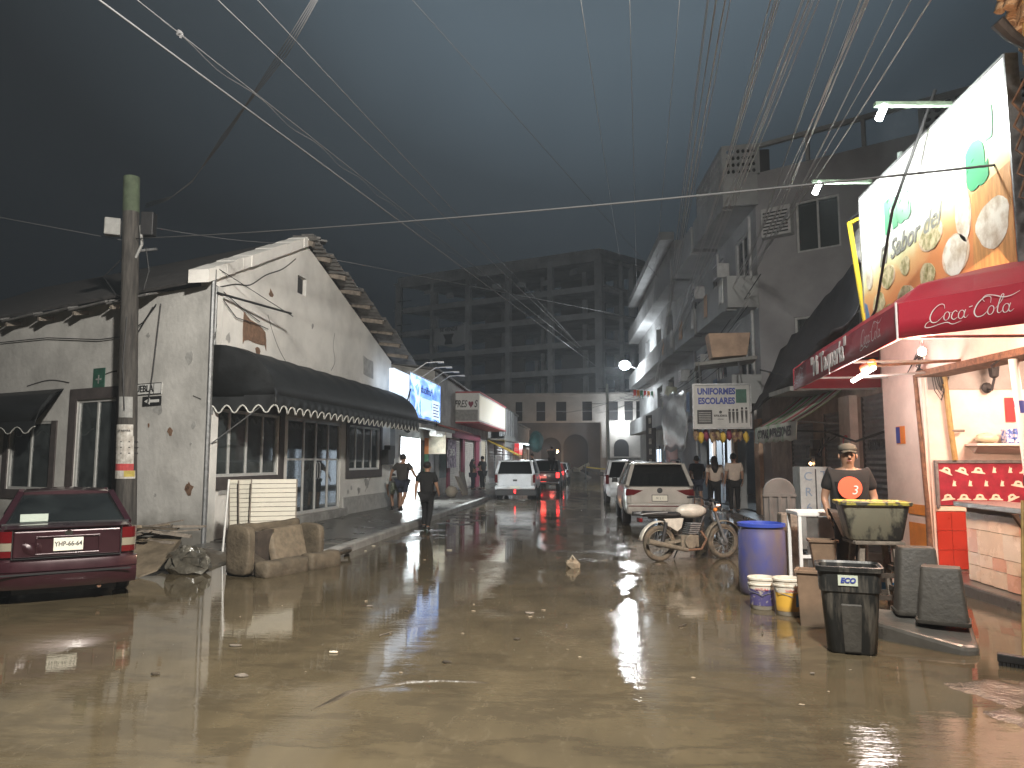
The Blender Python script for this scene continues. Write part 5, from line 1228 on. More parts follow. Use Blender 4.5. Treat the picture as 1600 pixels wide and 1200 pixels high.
# ------------------------------------------------------------------ taco stand on the right
mat('peach_wall', (0.68, 0.59, 0.53), 0.8, var=0.15, scale=2.2, bump=0.25, bscale=12, mud=0.35, mudz=0.35, mudcol=(0.2, 0.13, 0.09))
mat('orange_band', (0.66, 0.24, 0.03), 0.7, var=0.2, scale=4, mud=0.5, mudz=0.3)
mat('tile_red', (0.40, 0.035, 0.02), 0.3, var=0.12, scale=3)
mat('tile_cream', (0.72, 0.56, 0.42), 0.25, var=0.10, scale=3)
mat('tile_pink', (0.66, 0.38, 0.27), 0.25, var=0.10, scale=3)
mat('tile_white', (0.75, 0.64, 0.52), 0.25, var=0.10, scale=3)
mat('grout', (0.35, 0.25, 0.19), 0.9)
mat('stainless', (0.52, 0.50, 0.48), 0.3, metal=0.9, var=0.2, scale=6)
mat('canopy_cloth', (0.33, 0.008, 0.026), 0.55, var=0.12, scale=2.5, bump=0.12, bscale=5)
mat('logo_white', (0.62, 0.58, 0.58), 0.6)
mat('menu_red', (0.26, 0.010, 0.030), 0.5, var=0.3, scale=8)
mat('tube_on', (1, 1, 1), emit=(1.0, 0.93, 0.88), estr=26)
mat('tube_cool', (1, 1, 1), emit=(0.97, 1.0, 0.97), estr=40)
tq = thing('taco_stand', 'peach taco stand with a tiled counter and open serving window', 'food stall', TF(0, 0, 0))
w = MB(); wall(w, TF, 2.3, 3.5, 3.95, [], th=0.25, z0=0.10); w.build('pillar_wall', 'peach_wall', tq)
MB().fb(TF, 2.31, 2.86, 0.002, 0.012, 0.14, 0.78).build('orange_dado', 'orange_band', tq)
MB().fb(TF, 2.31, 2.86, 0.002, 0.012, 0.90, 1.05).build('orange_dado', 'orange_band', tq)
w = MB(); wall(w, TF, -4.5, 2.29, 3.95, [], th=0.5, z0=3.0); w.build('lintel', 'peach_wall', tq)
MB().fb(TF, -4.5, 2.28, -0.3, 0.10, 2.9, 2.985).build('beam_flashing', 'rust', tq)
EF = frame((4.80, 11.27, 0), 85, 1)          # inside end wall: u to the right, o towards the camera
MB().fb(EF, 0.0, 3.2, -0.2, 0.0, 0.15, 3.6).build('end_wall', 'peach_wall', tq)
MB().fb(EF, 0.02, 3.2, 0.002, 0.012, 2.72, 3.55).build('grey_frieze', mat('frieze_grey', (0.30, 0.29, 0.28), 0.8, var=0.2, scale=3), tq)
MB().fb(TF, -4.5, 2.28, -3.05, -2.9, 0.15, 3.6).build('back_wall', 'peach_wall', tq)
MB().fb(TF, -4.5, 2.28, -2.9, -0.52, 3.6, 3.7).build('ceiling', 'peach_wall', tq)
MB().fb(TF, -4.5, -4.4, -2.9, 0, 0.15, 3.6).build('near_wall', 'peach_wall', tq)
# leaning rusty post and inside fittings
MB().tube([TF(2.22, 0.05, 0.12), TF(2.26, 0.04, 1.1), TF(2.42, 0.03, 2.95)], [0.05, 0.035, 0.03], n=8).build('rusty_post', 'rust', tq, smooth=60)
MB().tube([EF(0.32, 0.06, 1.70), EF(0.28, 0.06, 2.2), EF(0.20, 0.06, 3.5)], 0.038, n=8).build('bamboo_pipe', mat('bamboo', (0.36, 0.24, 0.08), 0.6, var=0.4, scale=8), tq, smooth=60)
MB().tube([EF(0.28, 0.08, 2.12), EF(0.46, 0.08, 2.12)], 0.02, n=6).build('peg', 'wood_old', tq)
MB().fb(EF, 0.04, 3.0, 0.003, 0.05, 1.66, 1.70).build('menu_frame', 'steel_grey', tq)
MB().fb(EF, 0.04, 0.08, 0.003, 0.05, 1.02, 1.655).build('menu_frame', 'steel_grey', tq)
bnn = MB().fb(EF, 0.085, 3.0, 0.02, 0.032, 1.06, 1.655).build('menu_banner', 'menu_red', tq)
rr = random.Random(4)
for row in range(3):
    for c in range(9):
        u = 0.20 + 0.225 * c + 0.10 * (row % 2); z = 1.55 - 0.19 * row
        kind = rr.random()
        an = rr.uniform(-0.5, 0.5) if kind < 0.45 else 0
        sc = 0.85 if kind < 0.8 else 0.6
        if kind < 0.8: sh = [(-0.115, -0.03), (-0.115, -0.045), (0.115, -0.045), (0.115, -0.03), (0.075, -0.015), (0.05, 0.045), (0.0, 0.06), (-0.05, 0.045), (-0.075, -0.015)]
        else: sh = [(-0.05, -0.05), (0.05, -0.05), (0.03, 0.0), (0.045, 0.07), (0.01, 0.06), (-0.01, 0.1), (-0.03, 0.03)]
        rot = lambda a_, b_: (u + (a_ * math.cos(an) - b_ * math.sin(an)) * sc, z + (a_ * math.sin(an) + b_ * math.cos(an)) * sc)
        MB().prism([EF(rot(a_, b_)[0], 0.033, rot(a_, b_)[1]) for a_, b_ in sh], EF(0, 0.003, 0) - EF(0, 0, 0)).build('banner_motif', 'tile_white', bnn)
        if kind < 0.8:
            MB().prism([EF(rot(a_, b_)[0], 0.037, rot(a_, b_)[1]) for a_, b_ in ((-0.03, 0), (0.03, 0), (0.02, 0.025), (-0.02, 0.025))], EF(0, 0.002, 0) - EF(0, 0, 0)).build('banner_mark', 'rust', bnn)
# tiled counter base: real tiles on a grout bed
bed = MB().fb(TF, -3.0, 1.40, -0.60, -0.012, 0.15, 1.09).build('counter_base', 'grout', tq)
for r_ in range(3):
    for c in range(2):
        z0 = 0.16 + r_ * 0.27; u0 = 0.03 + 0.21 * c
        MB().fb(EF, u0 + 0.003, u0 + 0.207, 0.002, 0.014, z0 + 0.003, z0 + 0.267).build('tile', 'tile_red', bed)
MB().fb(EF, 0.03, 0.45, 0.002, 0.016, 0.98, 1.06).build('tile', 'tile_white', bed)
rt = random.Random(11)
zs = [0.16, 0.36, 0.52, 0.82, 1.03]
for j in range(4):
    u = 1.40
    while u > -2.4:
        wd = 0.30 if j != 2 else rt.choice((0.26, 0.34))
        bul = 0.10 * math.sin(min(1, (1.40 - u) / 1.5) * math.pi / 2)
        MB().hexa([TF(u - wd + 0.004, -0.011, zs[j] + 0.003), TF(u - 0.004, -0.011, zs[j] + 0.003), TF(u - 0.004, 0.004 + bul, zs[j] + 0.003), TF(u - wd + 0.004, 0.004 + bul, zs[j] + 0.003),
                   TF(u - wd + 0.004, -0.011, zs[j + 1] - 0.003), TF(u - 0.004, -0.011, zs[j + 1] - 0.003), TF(u - 0.004, 0.004 + bul, zs[j + 1] - 0.003), TF(u - wd + 0.004, 0.004 + bul, zs[j + 1] - 0.003)]).build('tile', rt.choice(['tile_cream', 'tile_pink', 'tile_white', 'tile_cream']), bed)
        u -= wd
MB().hexa([TF(1.5, -0.55, 1.095), TF(1.5, 0.10, 1.095), TF(-3, 0.45, 1.095), TF(-3, -0.55, 1.095), TF(1.5, -0.55, 1.16), TF(1.5, 0.10, 1.16), TF(-3, 0.45, 1.16), TF(-3, -0.55, 1.16)]).build('steel_countertop', 'stainless', tq, bevel=0.008)
MB().hexa([TF(0.0, 0.02, 0.75), TF(0.05, 0.02, 0.75), TF(0.05, 0.06, 0.75), TF(0, 0.06, 0.75), TF(0.0, 0.02, 1.09), TF(0.05, 0.02, 1.09), TF(0.05, 0.28, 1.09), TF(0.0, 0.28, 1.09)]).build('counter_bracket', 'rust', tq)
# shelf with goods
sh_ = MB().fb(EF, 0.50, 2.6, 0.003, 0.30, 1.90, 1.935).build('wall_shelf', 'peach_wall', tq, bevel=0.005)
MB().hexa([EF(0.62, 0.003, 1.80), EF(2.6, 0.003, 1.74), EF(2.6, 0.02, 1.74), EF(0.62, 0.02, 1.80), EF(0.54, 0.003, 1.895), EF(2.6, 0.003, 1.895), EF(2.6, 0.26, 1.895), EF(0.54, 0.26, 1.895)]).build('shelf_skirt', 'peach_wall', tq)
it = thing('bread_bag', 'clear plastic bag of bread on the stall shelf', 'bag', EF(0.75, 0.15, 1.94))
MB().ball(EF(0.74, 0.14, 2.01), 0.12, 12, 8, (1.3, 1, 0.6)).jitter(0.012, 1).build('bag', mat('bag_clear', (0.5, 0.5, 0.35), 0.3, var=0.3), it, smooth=70)
for k_, (u, wd, h, m_, lb) in enumerate([(1.02, 0.11, 0.20, 'blue', 'blue and white carton on the stall shelf'), (1.14, 0.11, 0.21, 'blue', 'second blue carton on the stall shelf next to the jar'), (1.28, 0.09, 0.24, 'jar', 'yellow jar on the stall shelf'), (1.42, 0.1, 0.16, 'pink', 'small pink tub on the stall shelf')]):
    if m_ == 'jar':
        ob = MB().lathe([(0.06, 0), (0.065, 0.02), (0.065, 0.15), (0.045, 0.19), (0.045, 0.23)], EF(u, 0.15, 1.937), 14).build('sauce_jar', mat('jar_yellow', (0.5, 0.3, 0.05), 0.2), None, smooth=40)
        MB().lathe([(0.047, 0), (0.047, 0.02)], EF(u, 0.15, 2.168), 12).build('lid', 'white_paint', ob)
    else:
        ob = MB().fb(EF, u - wd / 2, u + wd / 2, 0.09, 0.21, 1.937, 1.937 + h).build('food_carton', mat('carton_blue', (0.05, 0.12, 0.42), 0.5, col2=(0.55, 0.55, 0.6), scale=22, contrast=(0.45, 0.55)) if m_ == 'blue' else mat('tub_pink', (0.55, 0.2, 0.22), 0.5), None, bevel=0.006)
        MB().fb(EF, u - wd * .4, u + wd * .4, 0.212, 0.216, 1.96, 1.99).build('label_band', 'white_paint', ob)
    tag(ob, lb, 'carton' if m_ != 'jar' else 'jar')
ln_ = thing('wall_lantern', 'black carriage lantern on the end wall of the stall', 'lantern', EF(0.86, 0.1, 2.9))
MB().lathe([(0.02, 0), (0.06, 0.03), (0.08, 0.20), (0.10, 0.22), (0.03, 0.30)], EF(0.86, 0.20, 2.86), 8).build('lantern_body', 'steel_dark', ln_)
MB().tube([EF(0.84, 0.02, 2.72), EF(0.84, 0.16, 2.70), EF(0.86, 0.20, 2.86)], 0.02, n=6).build('bracket', 'steel_dark', ln_)
MB().ball(EF(0.84, 0.05, 2.74), 0.08, 10, 6, (1, .5, 1)).build('back_plate', 'steel_dark', ln_)
wc = thing('light_column', 'white plastic column with blue print at the stall opening', 'column', TF(0.3, 0.1, 1.5))
MB().tube([TF(0.26, -0.12, 1.17), TF(0.33, -0.05, 2.98)], 0.05, n=12).build('tube', mat('plastic_white', (0.75, 0.75, 0.75), 0.4), wc, smooth=50)
MB().tube([TF(0.302, -0.08, 2.25), TF(0.308, -0.074, 2.4)], 0.0515, n=12).build('blue_print', 'blue_ink', wc, smooth=50)
MB().tube([TF(0.40, 0.0, 2.95), TF(0.50, 0.1, 2.84), TF(0.36, 0.16, 2.80)], 0.015, n=6).build('cable', 'cable_dark', wc)
rp_ = MB().fb(EF, 1.10, 1.24, 0.013, 0.018, 2.25, 2.6).build('red_notice', 'red_paint', None); tag(rp_, 'red paper notice on the stall end wall', 'notice')
st_ = MB().fb(TF, 2.85, 3.1, 0.002, 0.014, 1.95, 2.22).build('wall_sticker', 'orange_paint', None); tag(st_, 'small blue and orange sticker on the peach pillar', 'sticker')
MB().fb(TF, 2.98, 3.1, 0.015, 0.018, 1.96, 2.21).build('blue_half', 'blue_ink', st_)
nest = MB()
for k_ in range(6): nest.tube([EF(.06 + .03 * k_, .06, 2.9), EF(.08 + .03 * k_, .07, 2.70 + .04 * (k_ % 3)), EF(.16 + .02 * (k_ % 3), .08, 2.56 + .05 * k_), EF(.30 - .02 * k_, .06, 2.9)], 0.007, n=5)
nest.build('cable_tangle', 'cable_dark', tq)
area('stall_light', TF(0.2, -1.1, 3.45), (-0.45, 0.35, -1), 260, 1.6, 0.8, (1.0, 0.66, 0.50), tq)
MB().fb(TF, -1.4, 0.0, -1.1, -1.0, 3.52, 3.58).build('ceiling_tube', mat('tube_warm', (1, 1, 1), emit=(1.0, 0.6, 0.38), estr=8), tq)
# ------------------------------------------------------------------ red canopy with the soft-drink lettering
K_ = Vector((3.27, 8.28, 0)); FA = Vector((3.71, 14.23, 0)); RR = Vector((5.6, 5.85, 0)); WF = Vector((5.38, 14.3, 0))
cn = thing('red_canopy', 'red soft-drink canopy with white lettering over the taco stand front', 'canopy', (4.2, 9, 3))
dl = (K_ - FA).normalized(); dr_ = (RR - K_).normalized()
nl_ = Vector((dl.y, -dl.x, 0)); nr_ = Vector((dr_.y, -dr_.x, 0))     # outward normals, towards the street
if nl_.x > 0: nl_ = -nl_
if nr_.y > 0: nr_ = -nr_
mid_n = (nl_ + nr_).normalized() / max(0.5, (nl_ + nr_).normalized().dot(nl_))
prof = [(0.0, 3.0), (-0.02, 3.2), (-0.03, 3.40), (-0.08, 3.42), (-0.30, 3.62), (-1.1, 3.86)]
rows = []
for (P, nrm) in [(FA, nl_)] + [(FA + (K_ - FA) * t, nl_) for t in (.2, .4, .6, .8)] + [(K_, mid_n)] + [(K_ + (RR - K_) * t, nr_) for t in (.25, .5, .75, 1)]:
    rows.append([P + nrm * o + V(0, 0, z + 0.008 * math.sin(P.y * 3 + z * 9)) for o, z in prof])
MB().loft(rows, cap=False, closed=False).build('cloth', 'canopy_cloth', cn, solid=0.008, smooth=30, fixn=False)
MB().add([FA + V(0, 0, 3.0), WF + V(0, 0, 3.05), WF + V(0, 0, 3.86), FA + V(0.28, 0, 3.6), FA + V(0, 0, 3.4)], [(0, 1, 2, 3, 4)]).build('end_cloth', 'canopy_cloth', cn, solid=0.008)
for t in (0.0, 0.33, 0.66, 1.0):
    p = FA + (K_ - FA) * t
    MB().tube([p + V(0.03, 0, 3.02), p + V(1.5, 0.05, 3.02)], 0.018, n=6).build('frame_bar', 'louver', cn)
MB().tube([FA + V(0.03, 0, 3.02), K_ + V(0.03, 0.02, 3.02), RR + V(0, 0.03, 3.02)], 0.018, n=6).build('frame_bar', 'louver', cn)
MB().tube([K_ - nl_ * 0.02 + mid_n * 0.03 + V(0, 0, 3.0), K_ + mid_n * 0.006 + V(0, 0, 3.4)], 0.012, n=5).build('corner_seam', 'logo_white', cn)
def cola(unit, origin, xd, nrm, sl=0.0):
    """flowing script lettering drawn as pen strokes"""
    o = lambda cx, cy, rx, ry: [(cx + rx * math.cos(t), cy + ry * math.sin(t), 0.75 + 0.45 * abs(math.cos(t))) for t in [2 * math.pi * k / 10 + 1.2 for k in range(11)]]
    ln = [
        [(0.92, 0.72, .5), (0.82, 0.98, .8), (0.55, 0.98, 1.0), (0.28, 0.70, 1.4), (0.18, 0.30, 1.6), (0.34, 0.02, 1.3), (0.62, 0.02, .9), (0.90, 0.30, .5)],
        [(0.24, 0.14, .6), (0.02, -0.02, .9), (0.0, -0.22, 1.0), (0.3, -0.26, .9), (0.8, -0.14, .9), (1.2, -0.10, 1.2), (1.5, -0.24, .9), (1.95, -0.12, .4)],
        o(1.10, 0.27, 0.15, 0.24), [(1.22, 0.46, .5), (1.36, 0.44, .4)],
        [(1.64, 0.42, .7), (1.54, 0.52, .9), (1.40, 0.40, 1.3), (1.38, 0.15, 1.3), (1.52, 0.02, 1.0), (1.70, 0.12, .6)],
        o(1.88, 0.25, 0.15, 0.24), [(2.06, 0.50, 1.1), (2.03, 0.15, 1.2), (2.14, 0.03, .8), (2.26, 0.18, .4)],
        [(2.22, 0.60, 1.0), (2.40, 0.64, 1.0)],
        [(3.30, 0.66, .5), (3.26, 0.98, .8), (2.98, 1.04, 1.0), (2.66, 0.74, 1.5), (2.54, 0.30, 1.7), (2.72, 0.0, 1.3), (3.02, 0.02, .9), (3.24, 0.26, .5)],
        [(2.98, 0.78, .6), (2.86, 0.96, .7), (3.02, 1.12, .9), (3.40, 1.06, 1.1), (3.90, 0.88, 1.3), (4.30, 0.92, 1.0), (4.66, 1.10, .4)],
        o(3.38, 0.25, 0.15, 0.24),
        [(3.60, 0.30, .5), (3.84, 0.70, .8), (3.90, 1.0, .8), (3.80, 1.02, .9), (3.72, 0.60, 1.3), (3.72, 0.15, 1.2), (3.84, 0.03, .8), (3.95, 0.15, .4)],
        o(4.12, 0.25, 0.15, 0.24), [(4.30, 0.50, 1.1), (4.27, 0.15, 1.2), (4.38, 0.03, .9), (4.52, 0.16, .4)],
    ]
    P = lambda x, y, t: Vector(origin) + Vector(xd) * ((x + 0.22 * y - 2.3) * unit) + V(0, 0, 1) * (y - 0.4) * unit + Vector(nrm) * 0.014 + V(0, 0, sl * x)
    return strokes(MB(), ln, P, 0.22 * unit).build('script_lettering', 'logo_white', cn, fixn=False)
pL = lambda t, z: FA + (K_ - FA) * t + V(0, 0, z)
cola(0.178, K_ + dr_ * 0.70 + V(0, 0, 3.20) - nr_ * 0.015, dr_, nr_)
cola(0.19, pL(0.83, 3.21) - nl_ * 0.012, dl, nl_)
cola(0.19, pL(0.085, 3.21) - nl_ * 0.012, dl, nl_)
text('canopy_lettering', '"Mi Taquería"', 0.42, 'logo_white', cn, pL(0.455, 3.21) + nl_ * 0.004, dl, bold=0.010, wscale=0.98)
# fluorescent lamp on a pipe under the canopy
fl_ = thing('canopy_lamp', 'lit fluorescent lamp on a pipe under the red canopy', 'lamp', (3.75, 10.6, 2.8))
MB().tube([(3.78, 11.25, 2.86), (3.72, 10.25, 2.93)], 0.03, n=10).build('lit_tube', 'tube_on', fl_, smooth=60)
MB().tube([(3.72, 10.3, 2.99), (3.73, 10.65, 2.97)], 0.06, n=10).jitter(0.012, 3).build('fixture', 'orange_paint', fl_, smooth=60)
MB().tube([(3.74, 10.4, 2.97), (4.85, 10.3, 3.02)], 0.02, n=6).build('pipe', 'rust', fl_)
MB().tube([(3.75, 10.9, 2.88), (4.83, 11.0, 2.95)], 0.018, n=6).build('pipe', 'louver', fl_)
lamp('canopy_lamp_light', (3.73, 10.75, 2.80), 95, (1.0, 0.86, 0.82), 0.25, fl_)
bl_ = thing('bare_bulb', 'bare bulb hanging at the corner of the red canopy', 'lamp', (3.62, 8.55, 2.9))
MB().ball((3.62, 8.55, 2.90), 0.045, 10, 8).build('bulb', 'tube_on', bl_, smooth=180)
MB().tube([(3.62, 8.55, 2.94), (3.62, 8.55, 3.02)], 0.02, n=8).build('socket', 'plastic_white', bl_)
lamp('bulb_light', (3.62, 8.55, 2.80), 300, (1.0, 0.66, 0.46), 0.08, bl_)
tg = MB()
for k_ in range(7): tg.tube([TF(2.15 + .07 * k_, .06, 3.30 - .05 * k_), TF(2.05 + .05 * (k_ % 3), .10, 3.18 + .02 * k_), TF(2.2 - .03 * k_, .12, 3.05 + .03 * (k_ % 4)), TF(2.1 + .04 * k_, .06, 2.98)], 0.008, n=5)
tg.build('cable_tangle', 'cable_dark', tq)
# ------------------------------------------------------------------ big painted sign above, lit by two lamps
def food_board():
    m = bpy.data.materials.new('food_board'); MATS['food_board'] = m; m.use_nodes = True
    N = m.node_tree.nodes; L = m.node_tree.links; p = N['Principled BSDF']
    geo = N.new('ShaderNodeNewGeometry'); sx = N.new('ShaderNodeSeparateXYZ'); L.new(geo.outputs['Position'], sx.inputs[0])
    n = N.new('ShaderNodeTexNoise'); n.inputs['Scale'].default_value = 1.6; n.inputs['Detail'].default_value = 4; L.new(geo.outputs['Position'], n.inputs['Vector'])
    a = N.new('ShaderNodeMath'); a.operation = 'MULTIPLY_ADD'; a.inputs[1].default_value = 0.7; L.new(n.outputs['Fac'], a.inputs[0]); L.new(sx.outputs['Z'], a.inputs[2])
    y = N.new('ShaderNodeMath'); y.operation = 'MULTIPLY_ADD'; y.inputs[1].default_value = 0.13; L.new(sx.outputs['Y'], y.inputs[0]); L.new(a.outputs[0], y.inputs[2])
    r = N.new('ShaderNodeMapRange'); r.inputs['From Min'].default_value = 6.1; r.inputs['From Max'].default_value = 6.95; L.new(y.outputs[0], r.inputs['Value'])
    c = N.new('ShaderNodeValToRGB'); e = c.color_ramp.elements
    e[0].position = 0.0; e[0].color = (0.62, 0.24, 0.09, 1); e[1].position = 1.0; e[1].color = (0.74, 0.75, 0.72, 1)
    q = e.new(0.35); q.color = (0.68, 0.38, 0.16, 1); q = e.new(0.6); q.color = (0.68, 0.66, 0.38, 1)
    L.new(r.outputs[0], c.inputs['Fac']); L.new(c.outputs[0], p.inputs['Base Color']); p.inputs['Roughness'].default_value = 0.45
food_board()
bb = thing('food_billboard', 'big floodlit food billboard standing above the red canopy', 'billboard', (4.6, 10.6, 4))
BBF = frame((4.58, 8.35, 0), 0, -1)
MB().fb(BBF, 0, 4.55, -0.12, 0.0, 3.72, 6.18).build('board', 'food_board', bb)
fr_ = MB()
for a in ((-0.03, 0.0, 3.70, 6.2), (4.55, 4.58, 3.70, 6.2)): fr_.fb(BBF, a[0], a[1], -0.13, 0.012, a[2], a[3])
fr_.fb(BBF, 0, 4.55, -0.13, 0.012, 6.18, 6.21); fr_.build('frame', 'steel_grey', bb)
text('board_lettering', 'na', 0.95, mat('board_green', (0.06, 0.30, 0.14), 0.5), bb, BBF(3.05, 0.006, 5.55), (0, -1, 0), bold=0.05, wscale=1.05)
text('board_lettering', "a'", 1.0, 'board_green', bb, BBF(0.62, 0.006, 5.30), (0, -1, 0), bold=0.06)
text('board_lettering', 'El Sabor del', 0.40, mat('board_grey', (0.22, 0.22, 0.20), 0.6), bb, BBF(2.75, 0.006, 4.92), (0, -1, 0.02), shear=0.35, bold=0.006, wscale=1.1)
pm_ = mat('plate_food', (0.66, 0.56, 0.36), 0.4, col2=(0.22, 0.20, 0.07), scale=7, contrast=(0.38, 0.60))
pm2 = mat('plate_food_pale', (0.74, 0.70, 0.62), 0.4, col2=(0.45, 0.36, 0.26), scale=5, contrast=(0.35, 0.6))
for k_, (u, z, ru, rz_, pm) in enumerate([(3.5, 4.55, .28, .22, pm_), (2.85, 4.55, .2, .17, pm_), (2.0, 4.75, .36, .26, pm_), (3.9, 4.22, .3, .2, pm_), (2.9, 4.1, .3, .2, pm_), (2.15, 4.22, .27, .24, pm_), (1.35, 4.3, .36, .33, pm2), (0.45, 4.42, .42, .36, pm2), (1.1, 4.75, .2, .45, pm2), (3.55, 4.0, .3, .14, pm_), (4.25, 4.75, .16, .3, pm2)]):
    if k_ % 2 == 0: MB().prism([BBF(u + ru * math.cos(t), 0.002, z + rz_ * .8 * math.sin(t)) for t in [2 * math.pi * q / 20 for q in range(20)]], V(-0.004, 0, 0)).build('painted_plate', 'tile_cream', bb)
    MB().prism([BBF(u + ru * .85 * math.cos(t) * (1 + .08 * math.sin(5 * t + k_)), 0.007, z + rz_ * .8 * math.sin(t) * (1 + .1 * math.sin(3 * t + k_))) for t in [2 * math.pi * q / 24 for q in range(24)]], V(-0.003, 0, 0)).build('painted_food', pm, bb)
MB().prism([BBF(a, 0.003, b) for a, b in ((4.2, 3.74), (4.5, 3.74), (4.52, 4.35), (4.42, 4.3), (4.3, 4.0))], V(-0.004, 0, 0)).build('painted_blue', mat('board_blue', (0.10, 0.22, 0.42), 0.5, var=0.4, scale=6), bb)
MB().prism([BBF(a, 0.003, b) for a, b in ((0.03, 3.74), (0.95, 3.74), (0.85, 4.9), (0.03, 4.98))], V(-0.002, 0, 0)).build('painted_planks', mat('board_plank', (0.60, 0.30, 0.11), 0.5, var=0.3, scale=3, stretch=(1, 6, 1)), bb)
for k_, (y_, z_) in enumerate(((12.3, 6.16), (9.55, 6.12))):
    la = thing('sign_lamp', ['lamp arm at the far end of the food billboard', 'lamp arm at the near end of the food billboard'][k_], 'lamp', (4.4, y_, z_), group='billboard lamps')
    MB().beam((4.57, y_, z_ + 0.10), (3.60, y_ - 0.1, z_ + 0.10), 0.07, 0.05).build('arm', mat('arm_green', (0.30, 0.42, 0.32), 0.6, var=0.3), la)
    MB().tube([(3.72, y_ - 0.1, z_ + 0.08), (3.64, y_ - 0.1, z_ - 0.10)], 0.045, n=8).build('bulb', 'tube_cool', la, smooth=60)
    lamp('sign_lamp_light', (3.66, y_ - 0.05, z_ - 0.12), (300, 360)[k_], (0.97, 1.0, 0.95), 0.08, la, spot=150, aim=(1, 0, -0.15), blend=0.5)
yb = thing('yellow_bracket', 'bent yellow steel bracket at the far edge of the food billboard', 'bracket', (4.62, 13.0, 4))
MB().beam((4.6, 12.92, 5.85), (4.5, 13.2, 5.85), 0.05).build('top_bar', mat('yellow_steel', (0.65, 0.48, 0.03), 0.5), yb)
MB().beam((4.5, 13.2, 5.87), (4.58, 12.9, 4.0), 0.06).build('upright', 'yellow_steel', yb)
# palm thatch corner at the top right edge
th_ = thing('thatch_canopy', 'orange-lit edge of a palm thatch at the top right corner', 'thatch', (4.4, 7.6, 4))
TW = mat('thatch', (0.42, 0.28, 0.16), 0.9, var=0.4, scale=5, stretch=(1, 1, 8), bump=0.8, bscale=14)
th = MB()
for k_ in range(26):      # overlapping palm bundles fanning out from the ridge
    t = k_ / 25; rk = random.Random(k_)
    p0 = V(4.75 + .25 * t, 7.5 + .5 * t, 7.3); p1 = V(3.98 + .62 * t + rk.uniform(-.03, .03), 7.35 + .5 * t + rk.uniform(-.1, .1), 6.55 - .75 * t + rk.uniform(-.06, .06)); 
    th.tube([p0, (p0 + p1) / 2 + V(-.06, 0, .03), p1], [.10, .12, .05], n=7)
th.jitter(.012, 4).build('thatch', TW, th_, smooth=70)
MB().tube([V(4.10, 7.55, 6.12), V(4.24, 7.58, 5.98), V(4.42, 7.6, 5.85)], [.07, .06, .04], n=8).build('spotlight', 'steel_dark', th_)
MB().tube([V(4.40, 7.62, 3.86), V(4.42, 7.6, 6.4)], 0.05, n=10).build('post', 'bamboo', th_, smooth=60)
for k_ in range(5): MB().tube([V(4.40, 7.62, 5.6 - .2 * k_), V(4.30, 7.75, 5.35 - .25 * k_), V(4.40, 7.62, 5.05 - .2 * k_)], 0.014, n=5).build('cord', 'rust', th_)
lamp('thatch_fill_light', (4.0, 7.1, 5.9), 14, (1.0, 0.6, 0.35), 0.1, th_)  # unseen light added to turn the thatch edge orange
# ------------------------------------------------------------------ vehicles
mat('tyre', (0.018, 0.017, 0.016), 0.8, var=0.5, scale=12, bump=0.3)
mat('tyre_muddy', (0.15, 0.115, 0.075), 0.8, col2=(0.05, 0.042, 0.034), scale=9, bump=0.5)
mat('chrome', (0.6, 0.6, 0.6), 0.15, metal=1.0)
mat('plastic_black', (0.018, 0.018, 0.019), 0.5, var=0.3, scale=8)
mat('car_trim', (0.02, 0.02, 0.021), 0.4)
mat('lamp_red', (0.10, 0.004, 0.006), 0.12, coat=1.0)
mat('lamp_red_on', (0.5, 0.01, 0.01), 0.2, emit=(1.0, 0.03, 0.03), estr=5)
mat('lamp_clear', (0.22, 0.20, 0.15), 0.12, coat=1.0)
mat('plate_white', (0.66, 0.64, 0.55), 0.5)
glass_mat('car_glass', (0.30, 0.33, 0.33), 0.55, dust_sheen=0.05)
mat('car_glass_dark', (0.008, 0.009, 0.010), 0.06, coat=1.0)
mat('seat_cloth', (0.03, 0.03, 0.032), 0.9)
def sec(hw, zb, zt, zm=None, top=0.90, n=3):
    zm = zm if zm is not None else (zb + zt) / 2
    h = [(0.0, zb), (hw * .80, zb), (hw * .93, zb + .05), (hw * .985, zb + .16), (hw, zm), (hw * .985, zt - .10), (hw * .955, zt - .035), (hw * top, zt), (hw * .45, zt + 0.008), (0.0, zt + 0.012)]
    return h
def shell(mb, st):
    """st: list of (y, halfwidth, z_bottom, z_top, z_mid, topfactor)"""
    rings = []
    for (y, hw, zb, zt, zm, tf) in st:
        h = sec(hw, zb, zt, zm, tf)
        ring = [V(x, y, z) for x, z in h] + [V(-x, y, z) for x, z in reversed(h[1:-1])]
        rings.append(ring)
    return mb.loft(rings)
def wheel(par, x, y, r, wd, side, m='tyre', rim='steel_grey', z=None):
    z = r if z is None else z
    M = Matrix.Rotation(R(90), 3, 'Y')
    wo = MB().lathe([(r * .62, -wd / 2), (r * .9, -wd / 2), (r, -wd / 2 + .03), (r, wd / 2 - .03), (r * .9, wd / 2), (r * .62, wd / 2)], (x, y, z), 24, M=M).build('wheel', m, par, world=False, smooth=40)
    MB().lathe([(r * .62, -wd / 2 + .02), (r * .60, -wd / 2 + .05), (r * .3, 0.0), (r * .6, wd / 2 - .05), (r * .62, wd / 2 - .02)], (x, y, z), 20, M=M).build('rim', rim, wo, world=False, smooth=40)
    for k in range(5):
        a = 2 * math.pi * k / 5
        MB().beam(V(x + side * wd * .38, y, z), V(x + side * wd * .40, y + math.cos(a) * r * .58, z + math.sin(a) * r * .58), .05, .03).build('spoke', rim, wo, world=False)
    return wo
